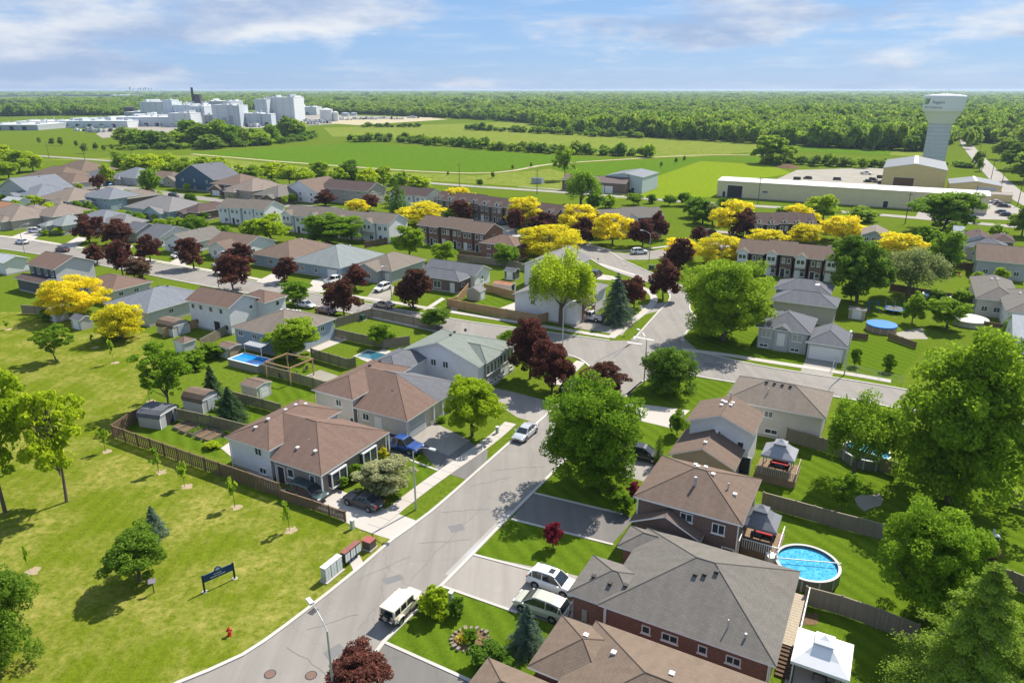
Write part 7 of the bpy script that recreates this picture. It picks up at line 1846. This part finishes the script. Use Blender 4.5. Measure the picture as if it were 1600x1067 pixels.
# two rows of unreadable white script, kept as strokes of lettering
rs = random.Random(3)
for row, (x0, x1, z, s_) in enumerate(((.36, .62, 1.40, .14), (.24, .72, 1.18, .16))):
    m = MB(); xx = L * x0
    while xx < L * x1:
        wd = rs.uniform(.05, .10)
        m.face([(xx, -.043, z - s_ / 2), (xx + .03, -.043, z - s_ / 2), (xx + .05, -.043, z + s_ / 2 * rs.uniform(.4, 1)), (xx + .02, -.043, z + s_ / 2 * rs.uniform(.4, 1))])
        m.face([(xx + .03, -.0435, z - s_ * .1), (xx + wd, -.0435, z - s_ * .1), (xx + wd, -.0435, z + s_ * .08), (xx + .03, -.0435, z + s_ * .08)])
        xx += wd + .035
    m.build('lettering', SGN, R)
x, y = W(241, 926); R = empty('notice_post', (x, y, 0), .4, 'small notice board on a thin post beside round park tree', 'sign')
MB().box(-.035, -.035, 0, .035, .035, 1.2).build('post', BLACKTRIM, R); MB().face([(-.32, -.2, 1.15), (.32, -.2, 1.15), (.32, .18, 1.4), (-.32, .18, 1.4)]).box(-.3, -.04, 1.1, .3, .04, 1.2, bottom=True).build('board', plain('notice_grey', (.22, .2, .24), .5), R)
# street name / stop signs
def sign_post(u, v, lab, col, h=2.2, sz=.32):
    x, y = W(u, v); R = empty('street_sign', (x, y, 0), ANG, lab, 'sign')
    MB().tube([(0, 0, 0), (0, 0, h)], .035, 6).build('post', METAL, R); MB().tube([(0, -.02, h - sz), (0, .02, h - sz)], sz, 8).build('plate', col, R)
sign_post(982, 523, 'stop sign at the corner of the cross road', plain('sign_back', (.35, .2, .2), .5)); sign_post(934, 416, 'small road sign at the upper junction', METAL)
sign_post(1066, 547, 'road sign under the large bright corner maple', METAL)
# iron covers
RUST = plain('cast_iron', (.16, .10, .075), .8, var=.25)
for u, v, lab in ((422, 1053, 'manhole cover on the main road, nearer the park'), (486, 1055, 'manhole cover on the main road, nearer the crimson maple')):
    x, y = W(u, v); R = empty('manhole_cover', (x, y, .024), 0, lab, 'manhole cover')
    MB().cyl(0, 0, 0, .012, .38, n=20).build('lid', RUST, R); m = MB()
    for k in range(20):
        a, b = 2 * math.pi * k / 20, 2 * math.pi * (k + 1) / 20; m.face([(math.cos(a) * .385, math.sin(a) * .385, .008), (math.cos(a) * .46, math.sin(a) * .46, .006), (math.cos(b) * .46, math.sin(b) * .46, .006), (math.cos(b) * .385, math.sin(b) * .385, .008)])
    m.build('ring', DARKMETAL, R)
for u, v, lab in ((489, 955, 'storm drain grate at the park-side kerb'), (994, 523, 'storm drain grate at the junction kerb')):
    x, y = W(u, v); R = empty('drain_grate', (x, y, .03), DIR_D, lab, 'drain')
    for k in range(6): MB().box(-.4, -.3 + k * .1, 0, .4, -.24 + k * .1, .02).build('bar', DARKMETAL, R)

# ------------------------------------------------------------------ industrial buildings by the far road
METW = {k: siding_mat('metal_' + k, c, .6) for k, c in dict(cream=(0.70, 0.60, 0.38), tan=(0.64, 0.50, 0.25), white=(0.66, 0.68, 0.69), grey=(0.36, 0.40, 0.41), bluegrey=(.46, .52, .56)).items()}
WALLS.update({'m' + k: v for k, v in METW.items()})
ROOF['metalwhite'] = plain('roof_metal_white', (0.60, 0.575, 0.51), .5, var=.1, scale=.2); ROOF['metalgrey'] = siding_mat('roof_metal_grey', (0.13, 0.145, 0.165), .9); ROOF['metalbrown'] = siding_mat('roof_metal_brown', (.12, .085, .075), .5)
h = House('very long cream metal shed with white roof beside the far road', (1121, 282), z=6.6, name='industrial_shed', cat='building')
a = h.volm(0, 0, 96, 16, 6.6, 'gx', 'mcream', 'metalwhite', .10, .25)
door(a, 'near', .075, 6.0, 4.8, 'garage', 'dark'); door(a, 'near', .03, 1.1, 2.2, col='dark'); door(a, 'near', .66, 1.6, 2.4, col='dark'); window(a, 'near', .2, 3.0, 2.2, 1.0)
h = House('tall tan metal hall with grey roof in front of the water tower', (1380, 262), z=9.5, name='industrial_hall', cat='building')
a = h.volm(0, 0, 25, 44, 9.5, 'gy', 'mtan', 'metalgrey', .18, .25); door(a, 'near', .35, 8.0, 5.5, 'garage', 'brown')
MB().box(-.8, 0, 0, .8, 43.6, .12).build('skylight_strip', TRIM, h.root, loc=(12.5, .2, 9.5 + 12.5 * .18 - .05))
h = House('small tan metal garage with grey door beside the parking lot', (1483, 287), z=5.0, name='industrial_garage', cat='building')
a = h.volm(0, 0, 19, 20, 5.0, 'gy', 'mtan', 'metalgrey', .16, .25); door(a, 'near', .72, 7.0, 4.2, 'garage', 'grey')
MB().box(-.5, 0, 0, .5, 19.6, .12).build('skylight_strip', TRIM, h.root, loc=(9.5, .2, 5.0 + 9.5 * .16 - .05))
h = House('low tan lean-to right of the small tan garage', (1546, 303), z=3.2, name='lean_to', cat='building')
h.volm(0, 0, 8, 8, 3.2, 'gx', 'mtan', 'metalbrown', .1, .2)
h = House('long brown-roofed storage building with white roller doors', (877, 281), z=4.6, name='storage_building', cat='building')
a = h.volm(0, 0, 30, 11, 4.6, 'gx', 'bbrown', 'metalbrown', .35, .3)
for t in (.5, .62, .75): door(a, 'near', t, 3.2, 3.0, 'garage')
h = House('pale blue metal warehouse with grey roof behind the storage building', (946, 274), z=7.0, name='warehouse', cat='building')
a = h.volm(0, 0, 17, 22, 7.0, 'gy', 'mbluegrey', 'metalgrey', .16, .25); door(a, 'near', .75, 1.4, 2.3, col='dark')
h = House('dark green container beside the far road verge', (830, 278), z=2.7, name='storage_container', cat='container')
h.volm(0, 0, 5.5, 2.6, 2.7, 'gx', 'mgrey', 'metalgrey', .04, .05)
# pipe racks and stock on the gravel yard
rk = random.Random(9)
for i, (u, v) in enumerate([(1245, 281), (1262, 280), (1309, 282), (1355, 285), (1363, 282), (1371, 286), (1376, 279)]):
    x, y = W(u, v); R = empty('material_stack', (x, y, 0), ANG + rk.uniform(-.4, .4), SPOT[i] + ' stack of dark materials on the gravel yard, counted from the long shed', 'stack', 'stacks on the gravel yard')
    for k in range(4): MB().box(-rk.uniform(1, 2.4), -1 + k * .5, 0, rk.uniform(1, 2.4), -.6 + k * .5, rk.uniform(.5, 1.6)).build('pallet', BARK if k % 2 else DARKMETAL, R)
x, y = W(1231, 262); R = structure(MB().cyl(0, 0, 0, 1.8, 7, 2.0, n=14).build('gravel_heap', SOIL, loc=(x, y, 0)))

# water tower
tx, ty = W(1456, 263)
WT = empty('water_tower', (tx, ty, 0), 0, 'white water tower with ribbed column and green-striped logo', 'water tower')
TW = plain('tower_white', (0.70, 0.72, 0.72), .5, var=.04); TB = siding_mat('tower_column', (0.54, 0.58, 0.60), 2.2)
k_px = dist(1456, 263) / FPX
def ring_loft(prof, n=48):
    m = MB()
    for (r0, z0), (r1, z1) in zip(prof[:-1], prof[1:]): m.cyl(0, 0, z0, z1, r0, r1, n=n, cap=False)
    return m
rc = 5.6
ring_loft([(rc, 0), (rc, 24.5)]).build('column', TB, WT, smooth=True)
for z in range(2, 25, 2): MB().cyl(0, 0, z, z + .12, rc + .06, n=48, cap=False).build('column_band', plain('band_grey', (.36, .41, .44), .6), WT)
for k in range(24):
    a = 2 * math.pi * k / 24; MB().obox(math.cos(a) * (rc + .05), math.sin(a) * (rc + .05), 0, .2, .35, 24.4, a).build('rib', TB, WT)
zt = 24.5
ring_loft([(rc + .35, zt - .2), (rc + .35, zt), (6.3, zt + .4), (8.8, zt + 5.2), (9.9, zt + 6.4), (10.2, zt + 8), (10.2, zt + 14), (9.8, zt + 14.6)]).build('tank', TW, WT, smooth=True)
MB().cyl(0, 0, zt + 14.6, zt + 15.3, 9.8, 2.0, n=48).build('tank_roof', TW, WT)
m = MB()
for k in range(36):
    a = 2 * math.pi * k / 36; m.tube([(math.cos(a) * 9.6, math.sin(a) * 9.6, zt + 14.5), (math.cos(a) * 9.6, math.sin(a) * 9.6, zt + 15.6)], .05, 4)
m.build('railing', METAL, WT)
for (px, py, hh) in ((-2.5, 1, 3.0), (-1.2, -1, 2.4), (1.0, 0, 3.4), (2.2, 1, 2.6)): MB().tube([(px, py, zt + 15), (px, py, zt + 15 + hh)], .07, 5).build('antenna', METAL, WT)
R_T = 10.26
cam_az = math.atan2(-ty, -tx)
def wrap(me, ang0, z0, name, scale=1.0):
    """bend flat lettering (x, y) round the tank; ang0 = azimuth of its centre"""
    n = len(me.vertices); co = np.empty(n * 3, np.float32); me.vertices.foreach_get('co', co); co = co.reshape(-1, 3)
    a = ang0 + co[:, 0] * scale / R_T
    co2 = np.stack([np.cos(a) * R_T, np.sin(a) * R_T, z0 + co[:, 1] * scale], 1)
    me.vertices.foreach_set('co', co2.reshape(-1).astype(np.float32)); me.update()
    return link(name, me, WT)
INK = plain('logo_ink', (.03, .09, .10), .5); GRN = plain('logo_green', (.16, .36, .03), .5); GRN2 = plain('logo_dark_green', (.02, .14, .04), .5)
a0 = cam_az - math.radians(46)
wrap(text_mesh('lettering', 'Region', 2.2, INK), a0 + math.radians(30), zt + 11.0, 'lettering')
wrap(text_mesh('lettering', 'Port Colborne', 1.75, INK), a0 + math.radians(14), zt + 8.4, 'lettering')
for i, mt in enumerate((GRN, GRN, GRN2)):
    m = MB()
    for k in range(6):
        x0_ = i * 1.25 + k * .16; m.face([(x0_, k * .5, 0), (x0_ + .95, k * .5, 0), (x0_ + 1.1, (k + 1) * .5, 0), (x0_ + .16, (k + 1) * .5, 0)])
    wrap(m.mesh('logo_stripe', mt), a0 + math.radians(-21), zt + 9.9, 'logo_stripe')
m = MB().box(-1.2, -rc - .12, 0, 1.2, -rc + .5, 3.0).build('door', DARKMETAL, WT)

# ------------------------------------------------------------------ factory on the horizon side of the fields
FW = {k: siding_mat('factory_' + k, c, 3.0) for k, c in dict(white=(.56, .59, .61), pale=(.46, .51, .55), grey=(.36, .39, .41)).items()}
FD = plain('factory_dark', (.06, .06, .065), .6)
def fblock(u0, u1, vtop, vbase, depth, label, mat='white', name='factory_block', ducts=0, parts=True):
    Y = W(800, vbase)[1]
    s_ = Y / (ray(800, vbase)[1]) / FPX
    x0, x1 = (u0 - 800) * s_, (u1 - 800) * s_; z = height_at(Y, vtop)
    R = empty(name, ((x0 + x1) / 2, Y, 0), 0, label, 'factory', 'white factory blocks')
    w = x1 - x0
    MB().box(-w / 2, 0, 0, w / 2, depth, z).build('wall', FW[mat], R)
    MB().box(-w / 2 - .2, -.2, z + .01, w / 2 + .2, depth + .2, z + .6, bottom=True).build('parapet', FW['white'], R)
    n = max(1, int(w / 16))
    for k in range(n): MB().box(-w / 2 + (k + .35) * w / n, depth * .3, z + .61, -w / 2 + (k + .6) * w / n, depth * .55, z + 1.9).build('roof_unit', FW['grey'], R)
    if z < 14:
        for k in range(max(1, int(w / 14))): MB().box(-w / 2 + 4 + k * 14, -.25, 0, -w / 2 + 8.5 + k * 14, -.02, 4.2).build('dock_door', FD, R)
    for k in range(max(2, int(w / 9)) if z > 14 else 0): MB().box(-w / 2 + (k + .5) * w / max(2, int(w / 9)) - .15, -.3, 0, -w / 2 + (k + .5) * w / max(2, int(w / 9)) + .15, -.05, z).build('cladding_joint', FW['grey'], R)
    for k in range(max(1, int(w / 22)) if z > 14 else 0): MB().box(-w / 2 + 2 + k * 20, -.5, z * .25, -w / 2 + 7 + k * 20, -.06, z * .32).build('louvre', METAL, R)
    for k in range(max(1, int(w / 12))): MB().cyl(-w / 2 + 4 + k * 11, depth * .7, z + .6, z + 2.6 + (k % 3), .7, n=8).build('roof_stack', METAL, R)
    rk2 = random.Random(int(u0 * 7 + vtop))
    if w > 18 and z > 6 and name == 'factory_block':
        for k in range(int(w / 7)):
            bx, bw_, bh_ = rk2.uniform(-w / 2, w / 2 - 3), rk2.uniform(1.5, 6), rk2.uniform(.12, .5) * z
            MB().box(bx, -rk2.uniform(1, 5), 0, bx + bw_, -.3, bh_).build('annex', FW[rk2.choice(('white', 'grey', 'pale'))], R)
            MB().box(bx, depth * rk2.uniform(.05, .8), z + .6, bx + bw_ * .7, depth * .85, z + rk2.uniform(1.2, 4.5)).build('roof_house', FW[rk2.choice(('white', 'grey', 'pale'))], R)
    for k in range(ducts): MB().tube([(-w / 2 + 3 + k * 5, -1.2, 0), (-w / 2 + 3 + k * 5, -1.2, z * .8), (-w / 2 + 3 + k * 5, .5, z * .85)], .6, 8).build('duct', METAL, R)
    return R
for (u0, u1, vt, vb, dp, lab, mt, dc) in [
    (95, 200, 190, 200, 60, 'long lowest factory warehouse at its left end', 'white', 0), (185, 266, 184, 198, 90, 'broad low factory hall left of the towers', 'white', 0), (196, 240, 176, 190, 50, 'low rear factory hall behind the broad hall', 'grey', 0),
    (222, 262, 160, 190, 55, 'mid-height factory block left of the narrow tower', 'white', 0), (260, 273, 157, 193, 22, 'narrow white factory tower', 'pale', 0), (274, 300, 165, 193, 40, 'factory block right of the narrow tower', 'pale', 0),
    (265, 300, 178, 199, 30, 'lower front factory block with square face', 'white', 0), (300, 322, 167, 194, 40, 'factory block with outside ducts', 'pale', 3), (318, 334, 180, 196, 20, 'small dark-fronted factory block', 'grey', 2),
    (324, 364, 159, 188, 50, 'high rear factory block under the black stack', 'grey', 0), (334, 368, 165, 197, 30, 'large square white factory block', 'white', 0), (366, 377, 166, 198, 30, 'slender end block of the square factory group', 'pale', 0),
    (385, 410, 178, 197, 26, 'low link block left of the tallest factory block', 'pale', 0), (401, 420, 156, 193, 40, 'shade-coloured left side of the tallest factory block', 'pale', 0), (417, 462, 153, 192, 50, 'tallest and widest white factory block', 'white', 0), (409, 425, 179, 197, 18, 'small block at the foot of the tallest factory block', 'pale', 0), (462, 495, 168, 180, 40, 'long low warehouse right of the tallest block', 'white', 0),  # left side of the tallest block: own box, shade put into its tone
    (-30, 60, 196, 204, 60, 'long low pale building at the photo edge left of factory', 'grey', 0), (20, 110, 191, 198, 60, 'low pale shed between photo edge and factory', 'pale', 0),
    (172, 240, 149.5, 153.5, 60, 'very far long white warehouse near the skyline', 'white', 0)]:
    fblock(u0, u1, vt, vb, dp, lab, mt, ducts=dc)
def tank(u, vb, wpx, vt, lab, mat):
    x, y = W(u, vb); s_ = dist(u, vb) / FPX; r = wpx / 2 * s_; z = height_at(y, vt)
    R = empty('storage_tank', (x, y, 0), 0, lab, 'tank', 'factory tanks')
    MB().cyl(0, 0, 0, z * .88, r, n=24, cap=False).build('shell', mat, R, smooth=True); MB().cyl(0, 0, z * .88, z, r * 1.02, r * .12, n=24).build('roof', mat, R)
tank(511, 190, 20, 169, 'largest white storage tank beside the factory', FW['white']); tank(525, 190, 9, 174, 'small white storage tank beside largest tank', FW['white']); tank(205, 184, 17, 166, 'black storage tank left of the factory', FD); tank(540, 182, 12, 176, 'low pale tank at the storage yard', FW['pale']); tank(553, 181, 10, 176, 'low pale tank at the end of storage yard', FW['pale'])
x, y = W(310, 190); zz = height_at(y, 137); R = empty('smoke_stack', (x, y, 0), 0, 'black lattice smoke stack above the factory', 'chimney')
MB().tube([(-3, 0, 0), (-3, 0, zz)], [2.4, 1.6], 10).build('flue', FD, R); MB().box(0, -4, 0, 8, 4, zz * .8).build('scrubber_tower', FD, R); MB().box(-12, -3, 24, 14, 3, 27).build('gantry', METAL, R)
for i, (u, vb) in enumerate([(470, 190), (482, 189), (494, 191), (506, 193), (540, 188), (560, 187), (580, 187), (600, 186), (620, 187), (645, 185), (130, 205), (150, 207), (178, 206), (395, 199), (470, 195), (486, 195)]):
    x, y = W(u, vb); R = empty('stock_pile', (x, y, 0), rk.uniform(-.2, .2), SPOT[i] + ' pile of pale stock in the factory yard', 'stock pile', 'stock piles in the factory yard')
    for k in range(5): MB().box(-9 + k * 4, rk.uniform(-3, 0), 0, -6 + k * 4, rk.uniform(1, 5), rk.uniform(1.5, 4.5)).build('stack', (FW['white'], METAL, FD, FW['grey'])[rk.randrange(4)], R)
# buildings glimpsed among the woods
for (u0, u1, vt, vb, dp, lab) in [(573, 590, 156.5, 164, 25, 'small white building with spire roof in the wood'), (1361, 1385, 170, 178, 25, 'white house glimpsed in the wood beside water tower'), (1125, 1135, 158, 161.5, 40, 'tiny white building far in the wood'), (1246, 1258, 168.5, 171.5, 30, 'tiny pale roof in the wood'), (760, 778, 151, 153.5, 60, 'distant grey building in the wood'), (1405, 1410, 168, 178, 10, 'slim pale silo in the wood beside the water tower'), (1590, 1610, 240, 251, 14, 'white house at photo edge beyond straight road'), (1240, 1270, 147.5, 150.5, 80, 'faint long building near the skyline')]:
    fblock(u0, u1, vt, vb, dp, lab, 'white', name='distant_building')
# faint skyline of towers
for i, (u, vt) in enumerate([(269, 136.5), (274, 139), (281, 138.5), (284, 137.5), (288, 138), (291, 137), (295, 138.5), (299, 138.5)]):
    Y = 13500.0; s_ = Y / FPX * 1.06
    R = empty('distant_tower', ((u - 800) * s_, Y, 0), 0, SPOT[i] + ' faint tower, counted from photo edge, of the far skyline', 'tower', 'far skyline towers')
    MB().box(-9, 0, 0, 9, 20, max(40, height_at(Y, vt))).build('tower_shaft', FW['grey'], R)

# ------------------------------------------------------------------ the air: even pale haze round the whole place
hz = MB()
x0, x1, y0, y1, z0, z1 = -16000, 16000, -200, 19000, -2.0, 46.0
hz.box(x0, y0, z0, x1, y1, z1, bottom=True)
hm = bpy.data.materials.new('haze_air'); hm.use_nodes = True
hn = hm.node_tree.nodes; hn.clear()
ho = hn.new('ShaderNodeOutputMaterial'); pv = hn.new('ShaderNodeVolumePrincipled')
pv.inputs['Color'].default_value = (0.62, 0.78, 1.0, 1); pv.inputs['Density'].default_value = 0.00007; pv.inputs['Anisotropy'].default_value = 0.2
hm.node_tree.links.new(pv.outputs[0], ho.inputs['Volume'])
tag(hz.build('haze', hm), 'pale haze in the air over the fields and woods', 'haze', kind='stuff')
